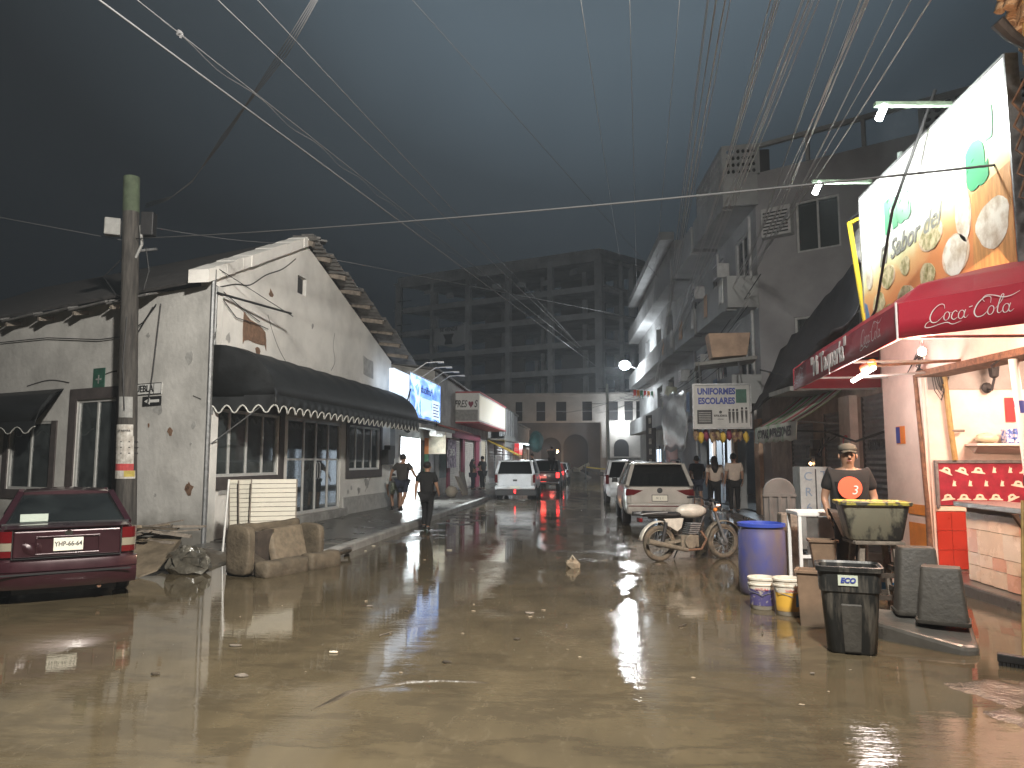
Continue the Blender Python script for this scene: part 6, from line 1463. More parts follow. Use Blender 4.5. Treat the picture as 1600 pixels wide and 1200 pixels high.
def cabin(par, paint, zb, zr, rear, roofr, rooff, front, wb, wr, glass='car_glass', pil=0.07, bp=(0.5,), frame_w=0.05, roof_th=0.06):
    """Greenhouse: roof, pillars, and separate panes. rear/front are y at the belt, roofr/rooff y at the roof."""
    A = [V(-wb, rear, zb), V(wb, rear, zb), V(wb, front, zb), V(-wb, front, zb)]
    T = [V(-wr, roofr, zr), V(wr, roofr, zr), V(wr, rooff, zr), V(-wr, rooff, zr)]
    ro = MB(); rows = []
    for t in (0, .04, .15, .5, .85, .96, 1):
        y = roofr + (rooff - roofr) * t; dz = 0.05 * math.sin(math.pi * min(max(t, .02), .98)) ** .6
        rows.append([V(-wr - .01, y, zr - roof_th), V(-wr - .01, y, zr - .02), V(-wr * .9, y, zr + dz * .7), V(0, y, zr + dz + .015), V(wr * .9, y, zr + dz * .7), V(wr + .01, y, zr - .02), V(wr + .01, y, zr - roof_th), V(0, y, zr - roof_th + .02)])
    ro.loft(rows); roof_o = ro.build('roof', paint, par, world=False, smooth=40)
    for i in range(4):
        MB().beam(A[i] + V(0, 0, -.02), T[i] + V(0, 0, -.02), pil * 1.3, pil, up=(1, 0, 0)).build('pillar', paint, par, world=False)
    for f in bp:
        for s in (-1, 1):
            yb = rear + (front - rear) * f; yt = roofr + (rooff - roofr) * (f * 1.02)
            MB().beam(V(s * wb, yb, zb), V(s * wr, yt, zr - .03), .05, pil).build('pillar', 'car_trim', par, world=False)
    def pane(nm, q):
        n = (q[1] - q[0]).cross(q[3] - q[0]).normalized() * 0.006
        MB().hexa([p - n for p in q] + [p + n for p in q]).build(nm, glass, par, world=False)
    sh = V(0, 0, -.03)
    pane('rear_window', [A[0] * 1, A[1] * 1, T[1] + sh, T[0] + sh]); pane('windscreen', [A[3], A[2], T[2] + sh, T[3] + sh])
    pane('side_window', [A[1], A[2], T[2] + sh, T[1] + sh]); pane('side_window', [A[0], A[3], T[3] + sh, T[0] + sh])
    return A, T
def headrest(par, x, y, z):
    MB().box((x, y, z - .30), (.46, .16, .62)).build('seat', 'seat_cloth', par, world=False, bevel=.05)
    MB().box((x, y, z + .10), (.26, .10, .18)).build('headrest', 'seat_cloth', par, world=False, bevel=.04)
# --- maroon sedan, close on the left
mat('maroon', (0.032, 0.0075, 0.012), 0.30, metal=0.2, var=0.25, scale=3, coat=0.8, mud=0.55, mudz=0.22, bump=0.03, bscale=5)
sd_ = thing('parked_sedan', 'maroon sedan with a dented boot lid parked nose-in by the house', 'car', (-6.36, 8.42, 0.0), R(39.5))
b = MB()
shell(b, [(0.03, .66, .24, .50, .36, .92), (0.06, .70, .20, .80, .45, .93), (0.12, .735, .18, .885, .5, .93), (0.5, .755, .17, .90, .52, .92), (0.95, .77, .17, .905, .52, .92), (1.6, .785, .16, .88, .5, .95), (2.6, .785, .16, .86, .5, .95), (3.0, .78, .17, .84, .5, .93), (3.6, .75, .2, .76, .48, .90), (3.85, .66, .25, .62, .44, .88)])
b.build('body', 'maroon', sd_, world=False, smooth=42)
cabin(sd_, 'maroon', .885, 1.27, 0.62, 1.22, 2.15, 2.95, .70, .52, bp=(0.42,))
MB().beam(V(-.70, .60, .90), V(.70, .60, .90), .06, .03).build('window_seal', 'car_trim', sd_, world=False)
for x in (-.34, .34): headrest(sd_, x, 1.95, 1.05)
for x in (-.3, .32): MB().box((x, 1.05, .92), (.24, .1, .16)).build('headrest', 'seat_cloth', sd_, world=False, bevel=.04)
MB().box((0, .82, .90), (1.2, .34, .03)).build('parcel_shelf', 'seat_cloth', sd_, world=False)
MB().box((-.36, .70, .96), (.30, .04, .12)).build('shelf_tissue_box', mat('box_pale', (0.42, 0.48, 0.42), .8), sd_, world=False)
bm_ = MB(); rows = []
for k in range(13):
    t = k / 12 * 2 - 1; x = .755 * t; y = -.10 + .10 * abs(t) ** 3.5
    rows.append([V(x, y + .10, .52), V(x, y + .01, .515), V(x, y, .48), V(x, y - .005, .40), V(x, y + .012, .385), V(x, y + .012, .36), V(x, y, .345), V(x, y + .015, .24), V(x, y + .05, .19), V(x, y + .16, .18)])
bm_.loft(rows, cap=True)
bm_.build('bumper', 'maroon', sd_, world=False, smooth=35)
MB().beam(V(-.68, -.108, .372), V(.68, -.108, .372), .008, .022).build('bumper_strip', 'car_trim', sd_, world=False)
# boot lid with plate recess
MB().hexa([V(-.66, .02, .872), V(.66, .02, .872), V(.66, .22, .895), V(-.66, .22, .895), V(-.64, -.012, .895), V(.64, -.012, .895), V(.64, .24, .915), V(-.64, .24, .915)]).build('boot_lip', 'maroon', sd_, world=False, bevel=.012)
bl = MB().bx(-.56, .56, .005, .05, .55, .86).build('boot_lid', 'maroon', sd_, world=False, bevel=.015)
for (a, c, d, e_) in ((-.335, .335, .778, .795), (-.335, .335, .575, .592), (-.335, -.318, .592, .778), (.318, .335, .592, .778)):
    MB().bx(a, c, -.018, .004, d, e_).build('recess_edge', 'maroon', bl, world=False, bevel=.004)
for (a, c, d, e_) in ((-.572, -.566, .54, .88), (.566, .572, .54, .88), (-.572, .572, .536, .543)): MB().bx(a, c, -.004, .03, d, e_).build('shut_line', 'car_trim', bl, world=False)
pl_ = MB().bx(-.155, .155, -.022, -.008, .615, .768).build('number_plate', 'plate_white', bl, world=False, bevel=.004)
text('plate_lettering', 'YHP-66-64', .078, 'black_paint', bl, V(0, -.024, .695), (1, 0, 0), ext=.001, bold=.0015, wscale=.82, world=False)
MB().lathe([(.045, 0), (.045, .012)], (0, .004, .825), 16, M=Matrix.Rotation(R(90), 3, 'X') @ Matrix.Diagonal((1, .72, 1))).build('badge', 'chrome', bl, world=False)
for (a, c) in ((-.45, -.28), (.30, .46)): text('model_lettering', 'LS', .03, 'chrome', bl, V((a + c) / 2, .002, .825), (1, 0, 0), ext=.001, world=False)
dn_ = MB().grid(lambda u, v: V(-.47 + .2 * u, .003 - .012 * math.sin(math.pi * u) * math.sin(math.pi * v) + .009 * math.sin(u * 9 + v * 5), .585 + .14 * v - .05 * (u - .5) ** 2), 8, 8).build('dent', 'maroon', bl, world=False, smooth=180)
for s in (-1, 1):
    def tl(z0, z1, m, nm):
        p = MB(); xs_ = [s * .575, s * .65, s * .71, s * .752]; ys_ = [.0, .012, .045, .14]
        fr = [V(x, y - .012, z) for z in (z0, z1) for x, y in zip(xs_, ys_)]
        bk = [V(x * .98, y + .05, z) for z in (z0, z1) for x, y in zip(xs_, ys_)]
        p.add(fr + bk, [(0, 1, 5, 4), (1, 2, 6, 5), (2, 3, 7, 6), (8, 12, 13, 9), (9, 13, 14, 10), (10, 14, 15, 11), (0, 8, 9, 1), (1, 9, 10, 2), (2, 10, 11, 3), (4, 5, 13, 12), (5, 6, 14, 13), (6, 7, 15, 14), (0, 4, 12, 8), (3, 11, 15, 7)])
        return p.build(nm, m, sd_, world=False, smooth=50)
    tl(.735, .865, 'lamp_red', 'taillight'); tl(.64, .732, 'lamp_clear', 'indicator'); tl(.565, .637, 'lamp_red', 'reflector')
    for y in (.75, 3.15): wheel(sd_, s * .66, y, .27, .17, s)
MB().tube([V(.35, -.02, .17), V(.35, .3, .17)], .025, n=8).build('exhaust', 'rust', sd_, world=False)
MB().box((0, .5, .16), (1.1, .7, .1)).build('underbody', 'car_trim', sd_, world=False)
# --- grey crossover in the middle of the street
mat('pearl', (0.42, 0.40, 0.37), 0.3, metal=0.2, var=0.12, scale=3, coat=0.6, mud=0.6, mudz=0.42, mudcol=(0.16, 0.13, 0.095))
tg_ = thing('parked_crossover', 'pale silver crossover seen from behind, next to the motorbike', 'car', (1.63, 19.3, 0), R(1.5))
b = MB()
shell(b, [(0.02, .72, .42, .62, .5, .94), (0.06, .83, .33, .98, .6, .94), (0.2, .89, .28, 1.06, .68, .93), (0.8, .91, .26, 1.06, .68, .95), (2.2, .91, .25, 1.03, .68, .95), (3.2, .91, .26, 1.0, .66, .93), (4.0, .88, .3, .92, .62, .90), (4.4, .76, .36, .78, .55, .88)])
b.build('body', 'pearl', tg_, world=False, smooth=42)
cabin(tg_, 'pearl', 1.04, 1.60, 0.10, 0.42, 2.5, 3.25, .82, .64, glass='car_glass_dark', bp=(0.3, 0.62), pil=.09)
MB().box((0, .30, 1.61), (1.2, .26, .04)).build('roof_spoiler', 'pearl', tg_, world=False, bevel=.015)
for s in (-1, 1): MB().tube([V(s * .60, .6, 1.66), V(s * .6, .7, 1.70), V(s * .6, 2.3, 1.70), V(s * .6, 2.4, 1.66)], .02, n=6).build('roof_rail', 'steel_grey', tg_, world=False)
tgate = MB().bx(-.74, .74, -.005, .05, .60, 1.02).build('tailgate', 'pearl', tg_, world=False, bevel=.02)
MB().lathe([(.07, 0), (.07, .015), (.05, .018)], (0, -.008, .93), 16, M=Matrix.Rotation(R(90), 3, 'X')).build('badge', 'steel_dark', tgate, world=False)
MB().bx(-.19, .19, -.016, -.006, .665, .805).build('number_plate', 'plate_white', tgate, world=False)
MB().bx(-.205, .205, -.010, -.0055, .65, .82).build('plate_surround', 'car_trim', tgate, world=False)
text('plate_lettering', 'N  J  1', .07, 'black_paint', tgate, V(0, -.018, .735), (1, 0, 0), ext=.001, world=False)
for s in (-1, 1):
    MB().prism([V(s * a, -.012 + .07 * max(0, a - .70), z) for a, z in ((.42, .93), (.85, .97), (.86, .80), (.66, .815))], (0, .05, 0)).build('taillight', 'lamp_red', tg_, world=False)
    for y in (.85, 3.5): wheel(tg_, s * .80, y, .34, .22, s)
    MB().prism([V(s * .90, 2.75, 1.06), V(s * 1.08, 2.72, 1.06), V(s * 1.08, 2.72, 1.20), V(s * .92, 2.75, 1.20)], (0, .12, 0)).build('door_mirror', 'car_trim', tg_, world=False, bevel=.02)
bp_ = MB().bx(-.84, .84, -.08, .10, .33, .58).build('bumper', 'pearl', tg_, world=False, bevel=.04)
MB().bx(-.80, .80, -.088, -.05, .525, .55).build('reflector_strip', 'lamp_red', bp_, world=False)
MB().bx(-.72, .72, -.09, -.04, .29, .41).build('diffuser', 'car_trim', bp_, world=False, bevel=.02)
for s in (-1, 1): MB().bx(s * .42, s * .66, -.095, -.05, .33, .38).build('exhaust_trim', 'chrome', bp_, world=False)
# --- white wagon parked beyond it
wv = thing('white_wagon', 'white car parked in front of the silver crossover', 'car', (1.25, 28.5, 0), R(0.5))
mat('car_white', (0.62, 0.63, 0.64), 0.35, coat=0.4, var=0.1, scale=3, mud=0.6, mudz=0.45)
b = MB(); shell(b, [(0.02, .7, .42, .7, .5, .94), (.1, .84, .3, 1.02, .6, .94), (1, .88, .26, 1.06, .66, .95), (3.2, .88, .26, 1.02, .66, .93), (4.3, .78, .35, .82, .55, .88)]); b.build('body', 'car_white', wv, world=False, smooth=42)
cabin(wv, 'car_white', 1.04, 1.66, .12, .35, 2.4, 3.2, .80, .66, glass='car_glass_dark', bp=(.35, .65), pil=.1)
for s in (-1, 1):
    MB().bx(s * .74, s * .86, -.01, .08, .8, 1.15).build('taillight', 'lamp_red', wv, world=False)
    for y in (.8, 3.4): wheel(wv, s * .78, y, .33, .2, s)
    MB().bx(s * .88, s * 1.05, 2.6, 2.72, 1.05, 1.2).build('door_mirror', 'car_trim', wv, world=False, bevel=.02)
# --- white boxy SUV on the left
su = thing('parked_suv', 'white boxy suv with dark rear window parked by the left kerb', 'car', (-3.42, 31.6, 0), R(0.5))
b = MB(); shell(b, [(0.02, .70, .52, .72, .6, .94), (.06, .84, .46, 1.10, .7, .95), (.3, .87, .42, 1.14, .75, .95), (1.5, .88, .40, 1.12, .75, .96), (3, .88, .4, 1.08, .72, .94), (4.2, .82, .45, .98, .66, .9), (4.5, .74, .5, .85, .62, .9)]); b.build('body', 'car_white', su, world=False, smooth=42)
cabin(su, 'car_white', 1.12, 1.66, .06, .20, 2.3, 3.0, .80, .68, glass='car_glass_dark', bp=(.35, .66), pil=.11)
MB().bx(-.7, .7, -.03, .0, .62, 1.08).build('tailgate', 'car_white', su, world=False, bevel=.02)
MB().bx(-.86, .86, -.12, .1, .46, .62).build('bumper', 'car_white', su, world=False, bevel=.04)
MB().bx(-.2, .2, -.13, -.115, .49, .6).build('number_plate', 'plate_white', su, world=False)
MB().bx(-.09, .09, -.04, -.03, .80, .88).build('handle_recess', 'car_trim', su, world=False)
MB().bx(-.86, .86, -.05, .3, .20, .45).build('underbody', 'car_trim', su, world=False)
MB().bx(-.03, .03, -.14, -.02, .30, .44).build('tow_hitch', 'lamp_red_on', su, world=False)
for s in (-1, 1):
    MB().bx(s * .76, s * .865, -.015, .06, .74, 1.08).build('taillight', 'lamp_red' , su, world=False)
    for y in (.85, 3.5): wheel(su, s * .76, y, .35, .22, s)
# --- pickup with people on the bed
pk = thing('pickup_truck', 'dark pickup with lit tail lights ahead of the white suv', 'pickup', (-2.75, 39.0, 0), R(0))
mat('car_dark', (0.035, 0.037, 0.042), 0.35, coat=0.5, mud=0.6, mudz=0.5)
mat('car_red', (0.20, 0.02, 0.02), 0.35, coat=0.5, mud=0.6, mudz=0.5)
b = MB(); shell(b, [(0.02, .78, .5, 1.0, .7, .97), (.06, .86, .45, 1.08, .7, .98), (2.0, .87, .42, 1.08, .72, .97), (3.6, .87, .42, 1.06, .72, .95), (4.8, .84, .45, 1.0, .7, .92), (5.1, .76, .5, .9, .65, .9)]); b.build('body', 'car_dark', pk, world=False, smooth=42)
cabin(pk, 'car_dark', 1.06, 1.68, 2.1, 2.25, 3.3, 3.9, .78, .68, glass='car_glass_dark', bp=(.5,), pil=.1)
MB().bx(-.8, .8, .10, 1.95, 1.075, 1.095).build('bed_floor', 'car_trim', pk, world=False)
for s in (-1, 1):
    MB().bx(s * .80, s * .87, .05, 2.0, 1.085, 1.22).build('bed_rail', 'car_dark', pk, world=False)
    MB().bx(s * .70, s * .86, -.02, .05, .78, 1.05).build('taillight', 'lamp_red_on', pk, world=False)
    for y in (.95, 4.0): wheel(pk, s * .76, y, .37, .22, s)
MB().bx(-.85, .85, -.1, .05, .46, .60).build('bumper', 'chrome', pk, world=False, bevel=.03)
MB().bx(-.2, .2, -.025, -.01, .75, .86).build('number_plate', 'plate_white', pk, world=False)
# --- red hatchback and silver car farther on
def small_car(name, label, loc, paint, lit):
    c = thing(name, label, 'car', loc, 0)
    b = MB(); shell(b, [(0.02, .66, .4, .7, .5, .94), (.08, .78, .3, .95, .6, .94), (1, .82, .26, .98, .62, .95), (2.8, .82, .26, .95, .62, .93), (3.9, .7, .34, .75, .52, .88)]); b.build('body', paint, c, world=False, smooth=42)
    cabin(c, paint, .96, 1.46, .1, .5, 2.0, 2.9, .74, .58, glass='car_glass_dark', bp=(.45,), pil=.08)
    for s in (-1, 1):
        MB().bx(s * .62, s * .78, -.02, .06, .72, .94).build('taillight', 'lamp_red_on' if lit else 'lamp_red', c, world=False)
        for y in (.7, 3.1): wheel(c, s * .72, y, .3, .18, s)
    MB().bx(-.76, .76, -.06, .08, .34, .52).build('bumper', paint, c, world=False, bevel=.03)
    MB().bx(-.18, .18, -.075, -.06, .6, .7).build('number_plate', 'plate_white', c, world=False)
    return c
small_car('red_hatchback', 'red hatchback with glowing tail lights beyond the pickup', (-2.9, 50, 0), 'car_red', True)
mat('car_silver', (0.42, 0.43, 0.44), 0.3, metal=0.5, coat=0.4)
small_car('silver_hatchback', 'silver car at the head of the parked row', (-2.9, 59, 0), 'car_silver', False)
lamp('brake_glow', (-2.9, 49.7, .85), 8, (1, .06, .04), .2); lamp('brake_glow_pickup', (-2.75, 38.7, .9), 6, (1, .06, .04), .2)
# ------------------------------------------------------------------ muddy motorbike
mat('bike_white', (0.46, 0.44, 0.39), 0.35, var=0.2, scale=10, coat=0.3)
mat('bike_mud', (0.155, 0.132, 0.098), 0.7, var=0.35, scale=14, bump=0.4)
mk_ = thing('motorcycle', 'small mud-caked motorbike with white tank parked behind the blue barrel', 'motorcycle', (1.06, 12.85, 0), R(-66))
mo = lambda *a: V(*a)   # local: +Y forward, rear axle at y=0
def spoked(y, r, nm):
    M = Matrix.Rotation(R(90), 3, 'Y'); rings = []
    ty = MB()
    for k in range(28):
        t = 2 * math.pi * k / 28
        rings.append([V(.045 * math.cos(q) * .95, y + (r - .04 + .042 * math.sin(q)) * math.cos(t), r + (r - .04 + .042 * math.sin(q)) * math.sin(t)) for q in [2 * math.pi * j / 8 for j in range(8)]])
    ty.loft(rings + [rings[0]], cap=False)
    wo = ty.build('wheel', 'tyre_muddy', mk_, world=False, smooth=60)
    ri = MB(); rings = []
    for k in range(28):
        t = 2 * math.pi * k / 28
        rings.append([V(a, y + (r - .085 + d) * math.cos(t), r + (r - .085 + d) * math.sin(t)) for a, d in ((-.03, 0), (.03, 0), (.03, .02), (-.03, .02))])
    ri.loft(rings + [rings[0]], cap=False); ri.build('rim', 'bike_mud', wo, world=False, smooth=40)
    MB().lathe([(.05, -.06), (.07, -.05), (.07, .05), (.05, .06)], (0, y, r), 12, M=M).build('hub', 'steel_grey', wo, world=False, smooth=40)
    for k in range(18):
        t = 2 * math.pi * k / 18; s = .03 if k % 2 else -.03
        MB().tube([V(s, y + .06 * math.cos(t + .5), r + .06 * math.sin(t + .5)), V(s * .3, y + (r - .085) * math.cos(t), r + (r - .085) * math.sin(t))], .004, n=4).build('spoke', 'steel_grey', wo, world=False)
    return wo
spoked(0, .30, 'rear'); spoked(1.24, .30, 'front')
def fender(y, r, a0, a1, m, nm):
    MB().grid(lambda u, v: V((v - .5) * .13, y + (r + .02 * math.cos((v - .5) * 3)) * math.cos(R(a0 + (a1 - a0) * u)), .30 + (r + .02 * math.cos((v - .5) * 3)) * math.sin(R(a0 + (a1 - a0) * u))), 14, 4).build(nm, m, mk_, world=False, smooth=60, solid=.006)
fender(1.24, .345, 20, 175, 'bike_mud', 'front_fender'); fender(0, .36, 25, 170, 'bike_white', 'rear_fender')
MB().ball((0, .62, .83), .17, 16, 10, (.75, 1.75, .72)).build('fuel_tank', 'bike_white', mk_, world=False, smooth=180)
se = MB(); se.loft([[V(.10 * w_ * math.cos(t), y, z + .05 * math.sin(t)) for t in [2 * math.pi * k / 10 for k in range(10)]] for y, z, w_ in ((-.30, .80, .6), (-.26, .80, 1.1), (0, .79, 1.25), (.25, .775, 1.1), (.40, .78, .6))]); se.build('seat', 'plastic_black', mk_, world=False, smooth=60)
for s in (-1, 1):
    MB().prism([V(s * .11, .40, .72), V(s * .11, .02, .72), V(s * .10, .10, .60), V(s * .10, .28, .50), V(s * .10, .36, .56)], (s * .03, 0, 0)).build('side_cover', 'bike_white', mk_, world=False, bevel=.01)
    MB().tube([V(s * .075, 1.24, .30), V(s * .075, 1.08, .72), V(s * .075, 1.0, .98)], [.028, .024, .02], n=8).build('fork_leg', 'steel_grey', mk_, world=False, smooth=60)
    MB().tube([V(s * .10, 0, .31), V(s * .11, .08, .66)], [.035, .03], n=10).build('shock_absorber', 'steel_dark', mk_, world=False, smooth=60)
    MB().beam(V(s * .09, 0, .30), V(s * .09, .48, .36), .03, .05).build('swingarm', 'bike_mud', mk_, world=False)
    MB().tube([V(s * .10, -.40, .80), V(s * .12, -.1, .82), V(s * .12, .1, .82)], .012, n=6).build('rack_bar', 'steel_grey', mk_, world=False)
    MB().tube([V(s * .22, .95, .86), V(s * .12, 1.05, .88)], .010, n=5).build('indicator_stem', 'steel_dark', mk_, world=False)
    MB().ball((s * .24, .95, .86), .035, 8, 6).build('indicator', 'orange_paint', mk_, world=False)
    MB().tube([V(s * .06, .95, 1.0), V(s * .2, .93, 1.06), V(s * .34, .84, 1.05)], .012, n=6).build('handlebar', 'steel_dark', mk_, world=False)
    MB().tube([V(s * .30, .86, 1.05), V(s * .40, .80, 1.04)], .02, n=8).build('grip', 'plastic_black', mk_, world=False)
MB().tube([V(-.12, -.40, .80), V(.12, -.40, .80)], .012, n=6).build('rack_bar', 'steel_grey', mk_, world=False)
MB().lathe([(.04, -.06), (.085, -.02), (.09, .05), (.08, .06)], (0, 1.10, .90), 14, M=Matrix.Rotation(R(-90), 3, 'X')).build('headlight', 'chrome', mk_, world=False, smooth=40)
MB().box((0, -.36, .70), (.12, .06, .07)).build('taillight', 'lamp_red', mk_, world=False, bevel=.01)
MB().box((0, .98, .95), (.16, .08, .06)).build('instruments', 'plastic_black', mk_, world=False, bevel=.01)
en = MB(); en.box((0, .52, .33), (.26, .34, .20)); en.lathe([(.10, 0), (.12, .02), (.12, .05)], (.12, .52, .33), 14, M=Matrix.Rotation(R(90), 3, 'Y')); eo = en.build('engine', 'bike_mud', mk_, world=False, bevel=.02)
for k in range(6): MB().box((0, .60 + k * .012, .46 + k * .032), (.20, .20, .016)).build('cooling_fin', 'steel_grey', eo, world=False)
MB().tube([V(.13, .72, .5), V(.15, .82, .36), V(.15, .72, .20), V(.15, .45, .19)], .022, n=8).build('exhaust_pipe', 'rust', mk_, world=False, smooth=60)
MB().tube([V(.15, .45, .19), V(.16, .10, .27), V(.17, -.30, .36)], [.035, .045, .05], n=10).build('muffler', 'bike_mud', mk_, world=False, smooth=60)
MB().tube([V(0, .96, .92), V(0, .78, .55), V(0, .70, .28), V(0, .40, .25)], .022, n=8).build('frame_tube', 'steel_dark', mk_, world=False)
MB().tube([V(0, .96, .90), V(0, .40, .72), V(0, -.2, .74)], .022, n=8).build('frame_tube', 'steel_dark', mk_, world=False)
MB().tube([V(-.05, .42, .26), V(-.22, .40, .02)], .012, n=6).build('side_stand', 'steel_dark', mk_, world=False)
# ------------------------------------------------------------------ flood-damaged things on the left
mat('panel_cream', (0.50, 0.47, 0.39), 0.5, var=0.1, scale=4)
mat('sofa_mud', (0.105, 0.083, 0.056), 0.75, var=0.35, scale=5, bump=0.6, bscale=22)
mat('sofa_dark', (0.055, 0.042, 0.032), 0.8, var=0.4, scale=7, bump=0.4)
def slat_panel(label, A, B, z0, z1, tilt, n):
    """display panel: edge frame and separate horizontal boards; A,B bottom corners (x,y), tilt = lean of the top in y"""
    A = V(*A); B = V(*B); d = (B - A); nrm = V(d.y, -d.x, 0).normalized()
    p = thing('slatwall_panel', label, 'display panel', A, group='slatted display panels')
    up = V(0, 0, z1 - z0) + V(-nrm.x, -nrm.y, 0) * tilt
    q = lambda u, v, o: A + V(0, 0, z0) + d * u + up * v + nrm * o
    Fq = lambda u0, u1, o0, o1, v0, v1: MB().hexa([q(u0, v0, o0), q(u1, v0, o0), q(u1, v0, o1), q(u0, v0, o1), q(u0, v1, o0), q(u1, v1, o0), q(u1, v1, o1), q(u0, v1, o1)])
    Fq(0, 1, -.02, -.012, 0, 1).build('backing', 'trim_brown', p)
    for k in range(n):
        Fq(.015, .985, -.0115, .006, (k + .09) / n, (k + .97) / n).build('slat', 'panel_cream', p)
    for u0, u1 in ((-.012, .012), (.988, 1.012)): Fq(u0, u1, -.022, .012, 0, 1).build('edge_trim', 'wood_old', p)
    return p
slat_panel('largest cream slatted panel leaning in front of the glass door', (-6.02, 12.45, 0), (-5.30, 12.75, 0), .14, 1.36, .22, 15)
slat_panel('narrow slatted panel squeezed behind the largest one', (-6.24, 12.55, 0), (-5.75, 13.0, 0), .14, 1.34, .18, 15)
slat_panel('slatted panel at the back of the stack, nearest the house corner', (-6.46, 12.62, 0), (-5.95, 13.1, 0), .14, 1.35, .15, 15)
# muddy sofa without cushions
so = thing('muddy_sofa', 'mud-soaked broken sofa dumped at the kerb', 'sofa', (-4.8, 11.3, 0))
SF = frame((-4.95, 10.45, 0), 22, 1)   # u along the sofa front (away from the camera), o towards the road
def soft(nm, m, par, rings, sub=2, seed=1, jit=.014):
    return MB().loft(rings).jitter(jit, seed).build(nm, m, par, smooth=180, subsurf=1)
def pad(u0, u1, o0, o1, z0, z1, n=5, sagf=0.0):
    n = n * 2
    """soft cushion block as rings along u"""
    out = []
    for k in range(n + 1):
        t = k / n; u = u0 + (u1 - u0) * t; e_ = .90 if k in (0, n) else (.98 if k in (1, n - 1) else 1.0); sg_ = sagf * math.sin(math.pi * t)
        om, zm, oh, zh = (o0 + o1) / 2, (z0 + z1) / 2, (o1 - o0) / 2 * e_, (z1 - z0) / 2 * e_
        out.append([SF(u, om + oh * a_, zm + zh * b_ - sg_ * (b_ > 0)) for a_, b_ in ((-1, -.8), (-.85, -1), (0, -1), (.85, -1), (1, -.8), (1.03, 0), (1, .75), (.8, .98), (0, 1.03), (-.8, .98), (-1, .75), (-1.02, 0))])
    return out
soft('seat_roll', 'sofa_mud', so, pad(0.0, .90, -.06, .24, -.03, .24, 6, .02), seed=2)
soft('seat_roll', 'sofa_mud', so, pad(.92, 1.62, -.05, .23, -.03, .26, 6, .03), seed=3)
soft('arm', 'sofa_mud', so, pad(-.10, .06, -.52, -.04, .02, .74, 4), seed=4)
soft('arm', 'sofa_mud', so, pad(1.42, 1.56, -.60, -.08, .02, .66, 4), seed=6)
soft('back_rail', 'sofa_mud', so, pad(.04, 1.50, -.68, -.56, .58, .74, 7, .02), seed=5)
MB().fb(SF, .06, 1.5, -.66, -.62, .02, .60).build('back_board', 'sofa_dark', so)
MB().fb(SF, .06, 1.42, -.6, -.06, .02, .10).build('seat_base', 'sofa_dark', so)
for u in (.30, .52): MB().fb(SF, u, u + .05, -.61, -.56, .10, .60).build('frame_slat', 'wood_old', so)
for k in range(7): MB().fb(SF, .12 + .17 * k, .16 + .17 * k, -.55, -.1, .105, .12).build('seat_spring', 'rust', so)
MB().hexa([SF(.08, -.02, .20), SF(.30, .02, .18), SF(.34, .05, .10), SF(.10, .02, .10), SF(.06, -.30, .34), SF(.22, -.28, .30), SF(.24, -.24, .26), SF(.08, -.26, .28)]).jitter(.02, 4).build('torn_cover', 'mud_dark', so)
cq = [SF(.56, -.28, .13), SF(1.22, -.24, .12), SF(1.25, -.13, .12), SF(.58, -.16, .13), SF(.62, -.52, .62), SF(1.30, -.50, .66), SF(1.33, -.38, .66), SF(.65, -.40, .62)]
tag(MB().hexa(cq).build('loose_cushion', mat('cushion_mud', (0.15, 0.118, 0.08), .7, var=.35, scale=9, bump=.5, bscale=26), None, bevel=.035), 'square muddy cushion slumped in the broken sofa', 'cushion')
cr_ = thing('plastic_crate', 'muddy slotted crate standing on end beside the sofa', 'crate', (-5.4, 10.6, 0))
CF = frame((-5.62, 10.95, 0), 100, 1)
for k in range(4): MB().fb(CF, .0, .52, -.04, .0, .02 + .17 * k, .09 + .17 * k).build('slat', 'sofa_dark', cr_)
for u in (0, .16, .33, .48): MB().fb(CF, u, u + .05, -.045, .008, .0, .62).build('rib', 'sofa_dark', cr_)
MB().fb(CF, 0, .53, -.40, -.36, 0, .62).build('back', 'mud_dark', cr_)
for u in (0, .50): MB().fb(CF, u, u + .03, -.36, -.05, 0, .62).build('side', 'sofa_dark', cr_)
pole_ = MB().tube([(-6.52, 12.5, 0.0), (-6.50, 12.6, 1.36)], .02, n=6).build('metal_strip', 'aluminium', None); tag(pole_, 'upright metal strip beside the slatted panels', 'strip')
# junk heap by the wooden pole
rj = random.Random(21)
for k in range(16):
    a = rj.uniform(-.5, .5); L_ = rj.uniform(.7, 1.5); x = -7.25 + rj.uniform(-.45, .45); y = 11.15 + rj.uniform(-.25, .25); z = .44 + .016 * k
    d = V(math.cos(a), math.sin(a) * .6, rj.uniform(-.12, .2)) * L_ / 2
    ob = MB().beam(V(x, y, z) - d, V(x, y, z) + d, rj.uniform(.05, .11), rj.uniform(.02, .04)).jitter(.01, k).build('wooden_lath', ['wood_old', 'mud_dark', 'wood_old', 'mud_dry'][k % 4], None)
    tag(ob, 'muddy wooden lath in the junk heap by the wooden pole', 'lath', 'laths in the junk heap')
bd2 = MB(); bd2.prism([V(-7.25, 10.9, .40), V(-6.95, 10.45, .12), V(-6.60, 10.22, .0), V(-6.40, 10.35, .08), V(-6.32, 10.75, .38), V(-6.55, 11.2, .48), V(-7.0, 11.25, .48)], (.01, .03, .03))
tag(bd2.build('hardboard_sheet', 'mud', None), 'warped grey-brown board lying against the junk heap', 'board')
bg_ = MB().ball((-6.15, 10.75, .16), .30, 16, 12, (1.1, .9, .75)).jitter(.05, 9)
tag(bg_.build('rubbish_bag', mat('plastic_clear', (0.10, 0.092, 0.075), 0.12, var=0.6, scale=6, bump=0.5, bscale=14, coat=1.0), None), 'crumpled translucent rubbish bag beside the warped board', 'bag')
